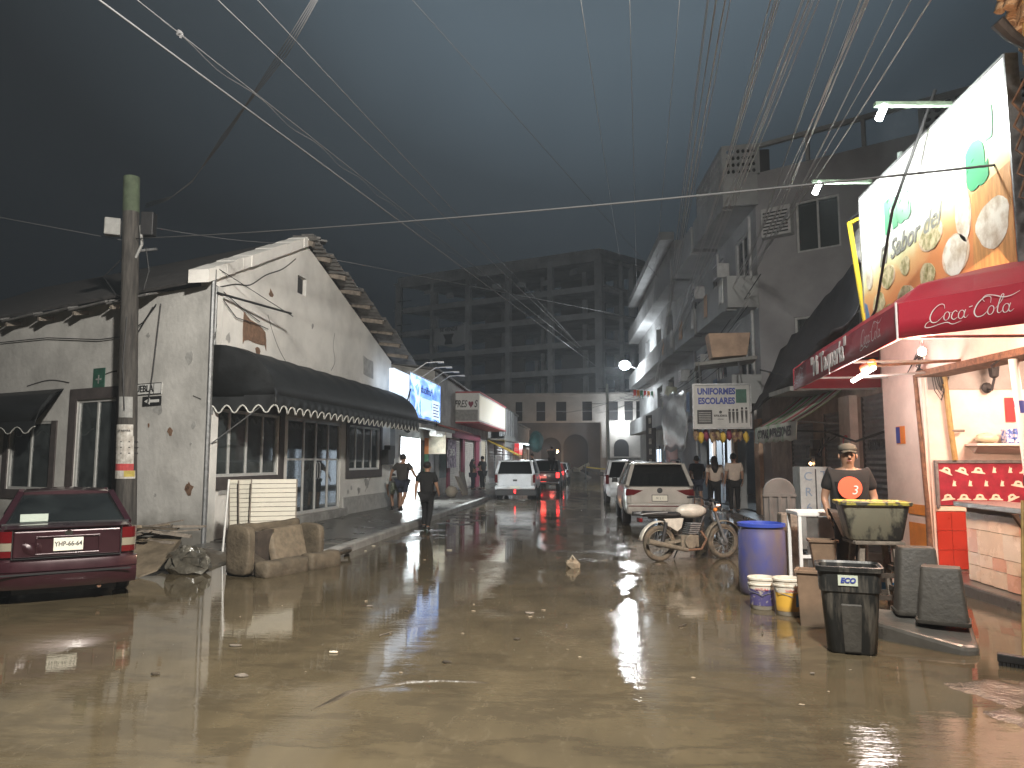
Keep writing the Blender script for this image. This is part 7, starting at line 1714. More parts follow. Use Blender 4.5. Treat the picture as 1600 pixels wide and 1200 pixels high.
jb = MB().grid(lambda u, v: V(-8.4 + 2.4 * u, 11.1 + 1.7 * v, .30 * math.sin(math.pi * u) * math.sin(math.pi * v) - .02), 12, 9).jitter(.03, 2).build('mud_heap', 'mud_dark', None, smooth=40)
struct(jb, 'stuff')
hs = MB().tube([(-4.55, 12.3, .06), (-4.35, 12.9, .12), (-4.5, 13.3, .05), (-4.75, 12.9, .08), (-4.6, 12.5, .06)], .045, n=8); tag(hs.build('muddy_hose', 'mud_dark', None, smooth=60), 'curl of muddy hose at the kerb end beside the sofa', 'hose')
# ------------------------------------------------------------------ washed goods in front of the taco stand
def rrect(hx, hy, r, z, cx=0, cy=0, n=4):
    pts = []
    for (sx, sy, a0) in ((1, 1, 0), (-1, 1, 90), (-1, -1, 180), (1, -1, 270)):
        for k in range(n + 1):
            a = R(a0 + 90 * k / n); pts.append(V(cx + sx * (hx - r) + r * math.cos(a), cy + sy * (hy - r) + r * math.sin(a), z))
    return pts
def tub(name, label, cat, loc, rz, prof, r, m, rim_m=None, flip=False, group=None):
    """open rounded-rectangular tub: prof = [(half x, half y, z)...] from the base up"""
    t = thing(name, label, cat, loc, rz, group)
    rings = [rrect(hx, hy, r, z) for hx, hy, z in prof]
    hx, hy, z = prof[-1]
    if not flip:
        rings += [rrect(hx + .02, hy + .02, r, z), rrect(hx + .02, hy + .02, r, z + .025), rrect(hx - .012, hy - .012, r, z + .025)]
        inn = [rrect(a - .014, b_ - .014, r * .9, max(c, .02)) for a, b_, c in reversed(prof)]
        mb = MB(); mb.loft(rings + inn, cap=True)
    else:
        mb = MB(); mb.loft(rings, cap=True)
    mb.build('shell', m, t, world=False, smooth=45)
    return t
mat('bin_black', (0.013, 0.014, 0.014), 0.45, col2=(0.11, 0.10, 0.085), scale=9, stretch=(1, 1, .16), contrast=(0.34, 0.50), bump=0.25, bscale=22)
mat('bin_grey', (0.048, 0.044, 0.037), 0.6, var=0.3, scale=6, bump=0.3)
bn_ = tub('rubbish_bin', 'tall black plastic bin with a small label standing in the muddy water', 'bin', (2.27, 7.12, 0), R(-14), [(.18, .15, 0), (.20, .165, .02), (.235, .195, .52), (.24, .20, .54), (.252, .21, .545), (.258, .215, .72)], .07, 'bin_black')
MB().loft([rrect(.275, .232, .08, .72), rrect(.28, .237, .08, .735), rrect(.28, .237, .08, .76), rrect(.262, .218, .07, .765), rrect(.250, .207, .07, .74)], cap=False).build('rim', 'bin_black', bn_, world=False, smooth=50)
MB().hexa([V(-.07, -.185, .02), V(.07, -.185, .02), V(.06, -.16, .02), V(-.06, -.16, .02), V(-.09, -.206, .44), V(.09, -.206, .44), V(.08, -.18, .44), V(-.08, -.18, .44)]).build('moulded_panel', 'bin_grey', bn_, world=False, bevel=.012)
lb_ = MB().hexa([V(-.10, -.222, .60), V(.06, -.222, .60), V(.06, -.21, .60), V(-.10, -.21, .60), V(-.10, -.226, .69), V(.06, -.226, .69), V(.06, -.21, .69), V(-.10, -.21, .69)]).build('label_sticker', mat('sticker', (0.5, 0.55, 0.45), .5), bn_, world=False)
text('label_lettering', 'ECO', .06, 'blue_ink', bn_, V(-.02, -.227, .645), (1, 0, 0), ext=.001, bold=.003, shear=.2, world=False)
mat('barrel_blue', (0.045, 0.06, 0.24), 0.4, col2=(0.13, 0.105, 0.11), scale=2.2, stretch=(1, 1, .5), contrast=(0.34, 0.62), mud=0.5, mudz=0.3)
br = thing('blue_barrel', 'blue plastic drum smeared with mud', 'barrel', (2.12, 9.95, 0))
MB().lathe([(.26, 0), (.285, .03), (.29, .10), (.297, .45), (.29, .78), (.27, .84), (.275, .86)], (0, 0, 0), 32).build('drum', 'barrel_blue', br, world=False, smooth=50)
MB().lathe([(.278, .85), (.298, .855), (.298, .895), (.272, .90), (.265, .87), (.262, .5), (.05, .48)], (0, 0, 0), 32, cap=False).build('rim', mat('barrel_rim', (0.03, 0.06, 0.33), .35), br, world=False, smooth=40)
mat('bucket_white', (0.62, 0.58, 0.50), 0.45, col2=(0.35, 0.25, 0.14), scale=6, contrast=(0.25, 0.5), mud=0.6, mudz=0.12)
for k, (loc, m2, lbl, h_) in enumerate([((1.90, 8.98, 0), mat('label_purple', (0.07, 0.06, 0.17), .5, col2=(0.4, 0.36, 0.3), scale=16, contrast=(.36, .46)), 'white paint bucket with a purple label, next to the blue barrel', .36), ((2.11, 8.68, 0), mat('label_yellow', (0.62, 0.36, 0.05), .5, mud=.9, mudz=.10, mudcol=(.3, .17, .06)), 'taller white paint bucket with a yellow and blue label', .40)]):
    bk = thing('paint_bucket', lbl, 'bucket', loc, R(-12 + 20 * k), group='paint buckets')
    MB().lathe([(.125, 0), (.132, .01), (.148, h_ - .09), (.158, h_ - .085), (.158, h_ - .07), (.150, h_ - .065), (.152, h_ - .03), (.162, h_ - .025), (.162, h_ - .005), (.15, h_), (.145, h_ - .02), (.13, .03), (.02, .025)], (0, 0, 0), 28, cap=True).build('pail', 'bucket_white', bk, world=False, smooth=35)
    rows = [[V((rr_ + .0025) * math.cos(R(a)), (rr_ + .0025) * math.sin(R(a)), z) for a in range(190, 351, 10)] for rr_, z in ((.1355, .05), (.1445, .05 + h_ * .5))]
    MB().loft(rows, cap=False, closed=False).build('label', m2, bk, world=False, smooth=60)
    if k: 
        rows = [[V((rr_ + .004) * math.cos(R(a)), (rr_ + .004) * math.sin(R(a)), z) for a in range(285, 346, 10)] for rr_, z in ((.139, .10), (.1445, .24))]
        MB().loft(rows, cap=False, closed=False).build('label_blue', mat('label_blue', (0.02, 0.18, 0.45), .5), bk, world=False, smooth=60)
    MB().tube([V(-.158, 0, h_ - .08), V(-.14, -.10, h_ - .15), V(0, -.165, h_ - .19), V(.14, -.10, h_ - .15), V(.158, 0, h_ - .08)], .004, n=5).build('handle', 'steel_grey', bk, world=False)
    text('bucket_lettering', ['PINTURA', 'Vinilica 4.5L'][k], .035, ['paper_red', 'red_paint'][k], bk, V(.0, -.152, h_ - .125), (1, 0, 0), ext=.001, world=False)
# muddy cartons, as tapered boxes
mat('box_brown', (0.19, 0.125, 0.08), 0.7, var=0.25, scale=5, mud=.6, mudz=.2)
tub('tall_crate', 'tall tapered brown bin between the buckets and the black bin', 'bin', (2.24, 8.14, 0), R(-20), [(.13, .10, 0), (.15, .12, .54)], .015, 'box_brown')
tub('small_tub', 'small brown tub standing on the crate behind the black bin', 'tub', (2.70, 9.35, .35), R(-10), [(.10, .09, 0), (.15, .12, .38)], .02, 'box_brown')
MB_ = MB().box((2.70, 9.35, .17), (.36, .3, .345)); tag(MB_.build('wooden_box', 'wood_old', None, bevel=.01), 'old wooden box under the small brown tub', 'box')
# stool carrying the mortar tub
stl = thing('tall_stool', 'paint-spattered wooden stool holding the black tub', 'stool', (3.07, 8.75, 0))
for sx in (-1, 1):
    for sy in (-1, 1): MB().beam(V(sx * .24, sy * .20, 0), V(sx * .17, sy * .14, .78), .055, .055).build('leg', 'wood_old', stl, world=False)
for z in (.22, .45):
    f_ = .24 - .07 * z / .78
    for s in (-1, 1):
        MB().beam(V(-f_, s * f_ * .83, z), V(f_, s * f_ * .83, z), .04, .05).build('stretcher', 'sofa_dark', stl, world=False)
        MB().beam(V(s * f_, -f_ * .83, z + .06), V(s * f_, f_ * .83, z + .06), .04, .05).build('stretcher', 'sofa_dark', stl, world=False)
MB().box((0, 0, .80), (.52, .44, .04)).build('seat', 'wood_old', stl, world=False, bevel=.01)
mt_ = mat('tub_mud', (0.026, 0.027, 0.026), .5, col2=(0.20, 0.19, 0.14), scale=4.5, stretch=(1, 1, .5), contrast=(0.46, 0.56), bump=.3, bscale=14)
mt2 = tub('mortar_tub', 'black plastic tub with yellow rim caked in grey mud on the stool', 'tub', (3.07, 8.75, .822), R(-8), [(.25, .18, 0), (.27, .20, .02), (.335, .25, .36), (.34, .255, .38)], .05, mt_)
MB().loft([rrect(.355, .27, .06, .385), rrect(.372, .285, .06, .39), rrect(.372, .285, .06, .42), rrect(.355, .27, .06, .425), rrect(.335, .25, .06, .405)], cap=False).build('rim', mat('rim_yellow', (0.36, 0.31, 0.05), .5, col2=(.05, .05, .04), scale=9, contrast=(.42, .52)), mt2, world=False, smooth=50)
MB().loft([rrect(.325, .24, .05, .33)], cap=False) if 0 else None
# grey bins upside down on a concrete lump
cl = MB(); cl.prism([V(2.62, 7.75, -.1), V(2.70, 7.55, -.1), V(3.18, 7.02, -.1), V(3.32, 7.05, -.1), V(3.65, 7.9, -.1), V(2.9, 8.3, -.1)], (0, 0, .26)); cl.v = [v + V(0, 0, -.08) if (v.z > .1 and v.y < 7.2) else v for v in cl.v]
tag(cl.build('concrete_ramp', 'wet_concrete', None, bevel=.04), 'worn concrete ramp block under the grey bins', 'ramp')
for k, (loc, rz, hh, lbl) in enumerate([((3.28, 7.62, .165), R(-25), .52, 'upturned muddy grey bin at the front of the ramp block'), ((3.22, 8.02, .165), R(-12), .66, 'taller muddy grey bin behind the front one on the ramp block')]):
    g_ = tub('grey_bin', lbl, 'bin', loc, rz, [(.215, .17, 0), (.21, .165, .02), (.17, .13, hh - .02), (.16, .12, hh)], .04, 'bin_grey', flip=True, group='upturned grey bins')
    MB().loft([rrect(.222, .177, .045, .0), rrect(.228, .183, .045, .01), rrect(.228, .183, .045, .035), rrect(.212, .167, .04, .04)], cap=False).build('rim', 'bin_grey', g_, world=False, smooth=50)
# white work table with steel sheet below
tb = thing('metal_table', 'pale metal work table with steel side sheet beside the man', 'table', (3.0, 10.2, 0))
MB().bx(2.58, 3.42, 9.95, 10.55, .985, 1.035).build('top', 'white_paint', tb, bevel=.006)
for x in (2.61, 3.39):
    for y in (9.98, 10.52): MB().bx(x - .02, x + .02, y - .02, y + .02, 0, .985).build('leg', 'white_paint', tb)
MB().bx(2.70, 3.20, 9.99, 10.0, .15, .97).build('steel_sheet', 'stainless', tb)
MB().bx(2.63, 3.37, 9.965, 9.985, .45, .49).build('rail', 'white_paint', tb)
# arched grey lid panel and cabinet behind
ld = thing('bin_lid_panel', 'arched grey wheelie-bin lid standing upright behind the blue barrel', 'lid', (2.7, 11.5, 0))
pts = [(-.22, 0), (.22, 0), (.235, 1.2)] + [(.235 * math.cos(R(a)), 1.2 + .22 * math.sin(R(a))) for a in range(15, 180, 15)] + [(-.235, 1.2)]
mat('lid_grey', (0.075, 0.073, 0.07), .5, var=.25, scale=5)
MB().prism([V(2.72 + a, 11.45, .02 + b_) for a, b_ in pts], (.0, .06, .0)).build('shell', 'lid_grey', ld, bevel=.015)
for a in (-.13, .0, .13): MB().bx(2.72 + a - .03, 2.72 + a + .03, 11.43, 11.452, .2, 1.2).build('rib', 'lid_grey', ld, bevel=.01)
MB().bx(2.48, 2.96, 11.425, 11.452, 1.16, 1.20).build('cross_rib', 'lid_grey', ld)
dk = MB().bx(2.60, 2.88, 10.9, 11.15, 0, .95); tag(dk.build('wet_post', 'wood_old', None, bevel=.02), 'dark wet wooden block post behind the metal table', 'post')
cb_ = thing('tool_cabinet', 'grey lettered metal cabinet beside the copy shop shutter', 'cabinet', (4.0, 14.1, .1))
MB().bx(3.70, 4.26, 14.0, 14.5, .10, 1.58).build('body', mat('cabinet_grey', (0.36, 0.38, 0.38), .6, var=.25, scale=5, mud=.6, mudz=.5), cb_, bevel=.01)
MB().bx(3.965, 3.985, 13.99, 14.0, .15, 1.54).build('door_gap', 'steel_dark', cb_)
mat('faded_blue', (0.16, 0.22, 0.30), .7)
for k, ch in enumerate('TPN4'): text('cabinet_lettering', ch, .22, 'faded_blue', cb_, V(4.12, 13.995, 1.42 - .25 * k), (1, 0, 0))
for k, ch in enumerate('CR6'): text('cabinet_lettering', ch, .22, 'faded_blue', cb_, V(3.84, 13.995, 1.40 - .28 * k), (1, 0, 0))
# broom at the right edge
bmx = thing('push_broom', 'black push broom leaning at the right edge', 'broom', (3.45, 6.7, 0))
MB().tube([V(3.50, 6.72, .06), V(3.70, 6.95, 1.35)], .013, n=8).build('handle', 'bamboo', bmx, smooth=60)
MB().box((3.48, 6.62, .07), (.42, .07, .07), rz=R(-38)).build('head', 'plastic_black', bmx, bevel=.01)
for k in range(14):
    c_ = V(3.48, 6.62, .02) + V(math.cos(R(-38)), math.sin(R(-38)), 0) * (-.19 + .029 * k)
    MB().box(c_, (.022, .06, .06), rz=R(-38)).build('bristle_tuft', 'plastic_black', bmx)
# cleaned things under the tub
bt = thing('water_bottle', 'clear plastic bottle with blue cap under the stool', 'bottle', (3.35, 9.15, .15))
MB().lathe([(.06, 0), (.075, .02), (.075, .2), (.03, .28), (.03, .31)], (0, 0, 0), 14).build('body', mat('pet', (0.4, 0.45, 0.48), .15, coat=.5), bt, world=False, smooth=50)
MB().lathe([(.034, .31), (.034, .34)], (0, 0, 0), 12).build('cap', 'label_blue', bt, world=False)
MB().lathe([(.077, .06), (.077, .15)], (0, 0, 0), 14, cap=False).build('label', 'label_blue', bt, world=False)
wb = thing('small_white_bucket', 'small white bucket behind the tall brown bin', 'bucket', (2.62, 8.75, 0))
MB().lathe([(.10, 0), (.12, .35), (.13, .36), (.13, .38), (.115, .38), (.09, .03), (.02, .02)], (0, 0, 0), 20).build('pail', 'bucket_white', wb, world=False, smooth=40)
# scraps floating in the street
fp = thing('floating_scrap', 'crumpled pale scrap floating in the middle of the street', 'litter', (-.37, 11.95, 0))
MB().ball((-.37, 11.95, .05), .11, 10, 7, (1, .8, .75)).jitter(.03, 3).build('scrap', 'mud_dry', fp)
MB().tube([(-.43, 11.95, .1), (-.38, 11.93, .2), (-.31, 11.95, .1)], .01, n=5).build('loop', 'cream', fp)
rs = random.Random(17)
deb = MB()
for k in range(60):
    x = rs.uniform(-4, 3.2); y = rs.choice((rs.uniform(4.5, 9), rs.uniform(8, 20)))
    s_ = rs.uniform(.003, .010) * (1 + y / 18)
    deb.ball((x, y, .004), s_, 6, 4, (rs.uniform(.7, 2.6), rs.uniform(.6, 1.2), .5))
deb.jitter(.002, 3)
struct(deb.build('litter', 'mud_dry', None), 'stuff')
# silt ridge: tyre-pushed curl of mud in the near pool
rg_ = MB(); rows = []
pts = [(-1.95, 5.05), (-1.86, 5.25), (-1.80, 5.42), (-1.66, 5.58), (-1.45, 5.72), (-1.2, 5.80), (-.95, 5.80), (-.7, 5.76)]
rg_.tube([V(x, y, -.012) for x, y in pts], [.012, .030, .034, .026, .020, .017, .014, .008], n=8).jitter(.008, 6)
struct(rg_.build('mud_ridge', 'mud_dark', None, smooth=60), 'stuff')

# glossy beads added on the water to catch lamp glints
rf_ = random.Random(23); fo = MB()
for k in range(1100):
    y = rf_.uniform(3.6, 14) if k % 3 else rf_.uniform(8, 26); x = rf_.gauss(.6, 1.1) if k % 2 else rf_.uniform(-5.0, 2.2)
    if x > 1.6 and y < 10.5: continue
    r_ = rf_.uniform(.0015, .0040) * (1 + y / 12)
    c0 = V(x, y, .001); fo.ball(c0, r_, 7, 5, (1, 1, .8))
struct(fo.build('glint_beads', mat('glint_bead', (0.12, 0.105, 0.075), 0.05, spec=0.8), None, smooth=180, fixn=False), 'stuff')

# wet silt bank rising out of the water in the near right corner
from mathutils import noise as mnoise
def silt_bank(x0, x1, y0, y1, amp, base, seed, nx, ny):
    m = MB()
    def fz(u, v):
        x = x0 + (x1 - x0) * u; y = y0 + (y1 - y0) * v
        e_ = min(1, min(u, 1 - u) * 5) * min(1, min(v, 1 - v) * 5)
        h = mnoise.fractal(Vector((x * 1.6 + seed, y * 1.6, 0)), 0.9, 2.1, 5) * amp
        return V(x, y, base + h * e_ - (1 - e_) * .04)
    return m.grid(fz, nx, ny)
ba = silt_bank(2.3, 4.6, 3.2, 7.0, .040, .004, 3.0, 70, 110).build('mud', 'mud_wet', None, smooth=180, fixn=False); struct(ba, 'stuff')
bb_ = silt_bank(-1.6, 1.2, 11.0, 16.0, .022, -.006, 9.0, 60, 90).build('mud', 'mud_wet', None, smooth=180, fixn=False); struct(bb_, 'stuff')
bc_ = silt_bank(-9.8, -6.0, 9.6, 13.4, .05, .0, 5.0, 70, 70).build('mud', 'mud_wet', None, smooth=180, fixn=False); struct(bc_, 'stuff')
bd_2 = silt_bank(-4.9, -2.9, 12.0, 31.0, .03, -.004, 7.0, 40, 240).build('mud', 'mud_wet', None, smooth=180, fixn=False); struct(bd_2, 'stuff')

# small floating litter: leaves, plastic scraps, sticks
rl_ = random.Random(41)
for k in range(26):
    x, y = rl_.uniform(-4.5, 1.8), rl_.uniform(4.8, 15); a = rl_.uniform(0, 6.28); sc = rl_.uniform(.02, .06)
    m_ = MB()
    if k % 3 == 0: m_.beam(V(x, y, .008), V(x + sc * 3 * math.cos(a), y + sc * 3 * math.sin(a), .012), .012, .010).jitter(.003, k)
    else: m_.prism([V(x + sc * rl_.uniform(.6, 1.3) * math.cos(t + a), y + .7 * sc * rl_.uniform(.6, 1.2) * math.sin(t + a), .006) for t in [6.283 * q / 7 for q in range(7)]], (0, 0, .008))
    tag(m_.build('floating_twig' if k % 3 == 0 else 'floating_leaf', ['wood_old', 'mud_dark', 'cream', 'mud_dark', 'wood_old'][k % 5], None), ('short twig' if k % 3 == 0 else 'small flat leaf scrap') + ' floating on the muddy water', 'twig' if k % 3 == 0 else 'leaf', 'floating twigs' if k % 3 == 0 else 'floating leaf scraps')
# ------------------------------------------------------------------ people
mat('skin', (0.30, 0.17, 0.11), 0.55, var=0.1, scale=8)
mat('hair_black', (0.012, 0.010, 0.010), 0.6, bump=0.4, bscale=60)
mat('cloth_black', (0.007, 0.007, 0.008), 0.85, var=0.3, scale=9)
mat('cloth_navy', (0.022, 0.028, 0.05), 0.85, var=0.2, scale=9)
mat('cloth_grey', (0.05, 0.046, 0.043), 0.85, var=0.2, scale=9)
mat('cloth_cream', (0.52, 0.43, 0.36), 0.85, var=0.12, scale=9)
mat('cloth_shirt_white', (0.6, 0.62, 0.6), 0.85, var=0.1, scale=9)
mat('cloth_pattern', (0.30, 0.33, 0.26), 0.85, col2=(0.12, 0.14, 0.10), scale=14, contrast=(.45, .55))
mat('cap_grey', (0.07, 0.068, 0.054), 0.85, var=0.2, scale=12)
mat('shoe_dark', (0.03, 0.028, 0.026), 0.7)
def skin_mesh(name, joints, edges, root, m, parent, sub=2):
    me = bpy.data.meshes.new(name); keys = list(joints)
    me.from_pydata([joints[k][0] for k in keys], [(keys.index(a), keys.index(b)) for a, b in edges], [])
    ob = bpy.data.objects.new(name, me); COL.objects.link(ob); ob.parent = parent
    md = ob.modifiers.new('skin', 'SKIN'); md.use_smooth_shade = True
    sv = me.skin_vertices[0].data
    for i, k in enumerate(keys):
        r = joints[k][1]; sv[i].radius = r if isinstance(r, tuple) else (r, r); sv[i].use_root = (k == root)
    s = ob.modifiers.new('sub', 'SUBSURF'); s.levels = sub; s.render_levels = sub
    me.materials.append(MATS[m])
    return ob
BASE = dict(pel=(0, 0, .95), bel=(0, .01, 1.10), che=(0, .0, 1.30), nek=(0, -.01, 1.455), hd0=(0, .015, 1.53), hd1=(0, .02, 1.605), hd2=(0, .012, 1.67),
            shL=(-.185, -.01, 1.40), elL=(-.245, -.03, 1.12), wrL=(-.255, .06, .89), shR=(.185, -.01, 1.40), elR=(.245, -.03, 1.12), wrR=(.255, .06, .89),
            hiL=(-.095, 0, .88), knL=(-.10, .02, .49), anL=(-.10, -.02, .09), toL=(-.11, .13, .045), hiR=(.095, 0, .88), knR=(.10, .02, .49), anR=(.10, -.02, .09), toR=(.11, .13, .045))
RAD = dict(pel=.160, bel=.152, che=.166, nek=.060, hd0=.070, hd1=.094, hd2=.072, shL=.068, elL=.045, wrL=.032, hiL=.098, knL=.062, anL=.043, toL=.035)
def person(name, label, loc, rz, pose=None, shirt='cloth_black', legs='cloth_black', shorts=False, hair='short', h=1.68, fat=1.08, face=False, sleeve=.72, cat='person', group=None, shoes='shoe_dark', z_root=0.0):
    p = thing(name, label, cat, loc, rz, group)
    s = h / 1.70
    J = dict(BASE)
    if pose: J.update(pose)
    J = {k: V(v) * s for k, v in J.items()}
    rad = lambda k: RAD.get(k, RAD.get(k[:-1] + 'L', .05)) * s
    def rr(k, add=0.0):
        r = rad(k) + add
        if k in ('pel', 'bel', 'che'): return (r * 1.0 * fat, r * .80 * (fat if k != 'che' else 1))
        return r
    for S_ in 'LR':
        w = J['wr' + S_]; e = J['el' + S_]; J['ha' + S_] = w + (w - e).normalized() * .055 * s
    RAD2 = {'ha': .036}
    jb = {k: (J[k], rr(k) if not k.startswith('ha') else .034 * s) for k in J}
    E = [('pel', 'bel'), ('bel', 'che'), ('che', 'nek'), ('nek', 'hd0'), ('hd0', 'hd1'), ('hd1', 'hd2')]
    for S_ in 'LR': E += [('che', 'sh' + S_), ('sh' + S_, 'el' + S_), ('el' + S_, 'wr' + S_), ('wr' + S_, 'ha' + S_), ('pel', 'hi' + S_), ('hi' + S_, 'kn' + S_), ('kn' + S_, 'an' + S_), ('an' + S_, 'to' + S_)]
    skin_mesh('body', jb, E, 'pel', 'skin', p)
    # fingers
    for S_ in 'LR':
        sg = -1 if S_ == 'L' else 1
        hnd = MB(); d = (J['ha' + S_] - J['wr' + S_]).normalized(); side = V(0, 1, 0) if abs(d.y) < .8 else V(0, 0, 1)
        side = (side - d * side.dot(d)).normalized(); nrm = d.cross(side)
        for k, (o, l) in enumerate(((-.028, .060), (-.010, .072), (.010, .070), (.028, .055))):
            b0 = J['ha' + S_] + side * o * s; m1 = b0 + d * l * .55 * s - nrm * sg * .004; t1 = b0 + d * l * s - nrm * sg * .018 * s
            hnd.tube([b0, m1, t1], [.010 * s, .0092 * s, .0075 * s], n=6)
        b0 = J['wr' + S_] + d * .015 * s + side * .024 * s
        hnd.tube([b0, b0 + side * .022 * s + d * .03 * s, b0 + side * .026 * s + d * .06 * s], [.012 * s, .011 * s, .008 * s], n=6)
        hnd.build('hand', 'skin', p, world=False, smooth=60)
    # shirt
    js = {k: (J[k], rr(k, .016 * s)) for k in ('pel', 'bel', 'che')}
    js['hem'] = (J['pel'] * .55 + (J['hiL'] + J['hiR']) / 2 * .45, rr('pel', .012 * s)); js['nkb'] = (J['che'] * .22 + J['nek'] * .78 - V(0, 0, .015 * s), .074 * s)
    ES = [('hem', 'pel'), ('pel', 'bel'), ('bel', 'che'), ('che', 'nkb')]
    for S_ in 'LR':
        js['sh' + S_] = (J['sh' + S_] + V(0, 0, .01 * s), .094 * s); a = J['sh' + S_]; b_ = J['el' + S_]; js['sl' + S_] = (a + (b_ - a) * sleeve, .078 * s)
        ES += [('che', 'sh' + S_), ('sh' + S_, 'sl' + S_)]
    skin_mesh('shirt', js, ES, 'bel', shirt, p)
    # trousers / shorts
    jl = {'pel': (J['pel'] - V(0, 0, .03 * s), rr('pel', .008 * s))}; EL = []
    for S_ in 'LR':
        jl['hi' + S_] = (J['hi' + S_], .108 * s); jl['kn' + S_] = (J['kn' + S_] if not shorts else J['kn' + S_] + (J['hi' + S_] - J['kn' + S_]) * .12, .075 * s if not shorts else .09 * s)
        EL += [('pel', 'hi' + S_), ('hi' + S_, 'kn' + S_)]
        if not shorts:
            jl['an' + S_] = (J['an' + S_], .062 * s); EL += [('kn' + S_, 'an' + S_)]
    skin_mesh('shorts' if shorts else 'trousers', jl, EL, 'pel', legs, p)
    for S_ in 'LR':
        a = J['an' + S_]; t_ = J['to' + S_]
        MB().tube([a - (t_ - a) * .25 + V(0, 0, -.035 * s), a + V(0, 0, -.03 * s), t_ + V(0, 0, .005), t_ + (t_ - a) * .25], [.035 * s, .048 * s, .042 * s, .022 * s], n=8).build('shoe', shoes, p, world=False, smooth=60)
    hc = (J['hd1'] + J['hd2']) / 2
    up = (J['hd2'] - J['hd0']).normalized()
    if hair == 'short': MB().ball(hc + V(0, -.018, .018) * s, .102 * s, 14, 10, (.94, 1.03, .98)).build('hair', 'hair_black', p, world=False, smooth=180)
    if hair == 'long':
        MB().ball(hc + V(0, -.022, .018) * s, .104 * s, 14, 10, (.98, 1.05, 1.0)).build('hair', 'hair_black', p, world=False, smooth=180)
        MB().tube([hc + V(0, -.05, .03) * s, hc + V(0, -.085, -.10) * s, hc + V(0, -.11, -.26) * s, hc + V(0, -.115, -.42) * s], [.07 * s, .105 * s, .12 * s, .05 * s], n=12).build('hair', 'hair_black', p, world=False, smooth=180)
    if hair == 'bun':
        MB().ball(hc + V(0, -.018, .018) * s, .102 * s, 14, 10, (.94, 1.03, .98)).build('hair', 'hair_black', p, world=False, smooth=180)
        MB().ball(hc + V(0, -.10, .03) * s, .045 * s, 10, 8).build('hair_bun', 'hair_black', p, world=False, smooth=180)
    if hair == 'cap':
        MB().ball(hc + V(0, -.03, -.01) * s, .100 * s, 14, 10, (.94, 1.0, .95)).build('hair', 'hair_black', p, world=False, smooth=180)
        co = MB(); co.loft([[hc + V(r_ * .96 * math.cos(t), -.005 + r_ * 1.08 * math.sin(t), z) * 1 if 0 else hc + V(r_ * .96 * math.cos(t) * s, (-.004 + r_ * 1.08 * math.sin(t)) * s, z * s) for t in [2 * math.pi * k / 18 for k in range(18)]] for r_, z in ((.105, .030), (.106, .06), (.092, .092), (.052, .112), (.01, .118))])
        co = co.build('cap', 'cap_grey', p, world=False, smooth=180)
        MB().grid(lambda u, v: hc + V((u - .5) * .17 * (1 - .25 * v), .085 + .075 * v * (1 - (2 * u - 1) ** 2 * .4), .036 - .016 * v - .02 * (2 * u - 1) ** 2) * s, 8, 4).build('cap_brim', 'cap_grey', co, world=False, smooth=180, solid=.006)
    for sx in (-1, 1):
        MB().ball(J['hd1'] + V(sx * .096, -.005, -.005) * s, .026 * s, 8, 6, (.45, .8, 1.2)).build('ear', 'skin', p, world=False, smooth=180)
    MB().tube([J['hd1'] + V(0, .085, .015) * s, J['hd1'] + V(0, .112, -.018) * s, J['hd1'] + V(0, .095, -.03) * s], [.010 * s, .019 * s, .012 * s], n=8).build('nose', 'skin', p, world=False, smooth=180)
    if face:
        for sx in (-1, 1):
            MB().ball(J['hd1'] + V(sx * .036, .086, .010) * s, .009 * s, 8, 6, (1.3, .5, .6)).build('eye', 'hair_black', p, world=False, smooth=180)
            MB().tube([J['hd1'] + V(sx * .018, .094, .030) * s, J['hd1'] + V(sx * .036, .095, .036) * s, J['hd1'] + V(sx * .056, .083, .030) * s], .003 * s, n=6).build('eyebrow', 'hair_black', p, world=False)
        MB().tube([J['hd1'] + V(-.026, .086, -.056) * s, J['hd1'] + V(0, .094, -.054) * s, J['hd1'] + V(.026, .086, -.056) * s], .007 * s, n=6).build('mouth', mat('lips', (0.22, 0.08, 0.07), .5), p, world=False)
    return p, J, s
WALK = dict(knL=(-.10, .16, .52), anL=(-.10, .10, .13), toL=(-.11, .24, .06), knR=(.10, -.02, .49), anR=(.10, -.24, .12), toR=(.11, -.12, .05), elL=(-.25, -.12, 1.14), wrL=(-.27, -.10, .90), elR=(.25, .03, 1.13), wrR=(.26, .17, .95))
OUT = dict(elL=(-.36, -.04, 1.20), wrL=(-.44, .04, 1.02), elR=(.36, -.04, 1.20), wrR=(.42, .08, 1.02), knL=(-.11, .10, .50), anL=(-.10, .02, .10), toL=(-.11, .16, .05), knR=(.11, -.06, .50), anR=(.09, -.28, .20), toR=(.09, -.22, .08))
# man behind the table
mn, J, s = person('person', 'person in a grey cap and black t-shirt with a red disc behind the metal table', (3.07, 9.46, .06), R(172), dict(elL=(-.27, -.02, 1.12), wrL=(-.24, .12, .92), elR=(.27, -.02, 1.12), wrR=(.24, .12, .92)), shirt='cloth_black', legs='cloth_grey', hair='cap', h=1.79, fat=1.35, face=True)
MB().lathe([(.135, 0), (.135, .004)], (.02, .186, 1.31), 28, M=Matrix.Rotation(R(-90 + 4), 3, 'X')).build('shirt_print', mat('print_red', (0.72, 0.10, 0.045), .7), mn, world=False)
text('shirt_numeral', '3', .15, 'logo_white', mn, V(-.03, .195, 1.28), (-1, 0, 0), ext=.001, shear=.2, world=False)
# person at the right edge: dark sleeve at the counter
person('person', 'person in a black top cut off by the right picture edge at the taco counter', TF(-.62, .30, 0.15), R(-75), dict(elL=(-.30, .10, 1.22), wrL=(-.22, .32, 1.12)), shirt='cloth_black', legs='cloth_navy', hair='short', h=1.66, sleeve=.95)
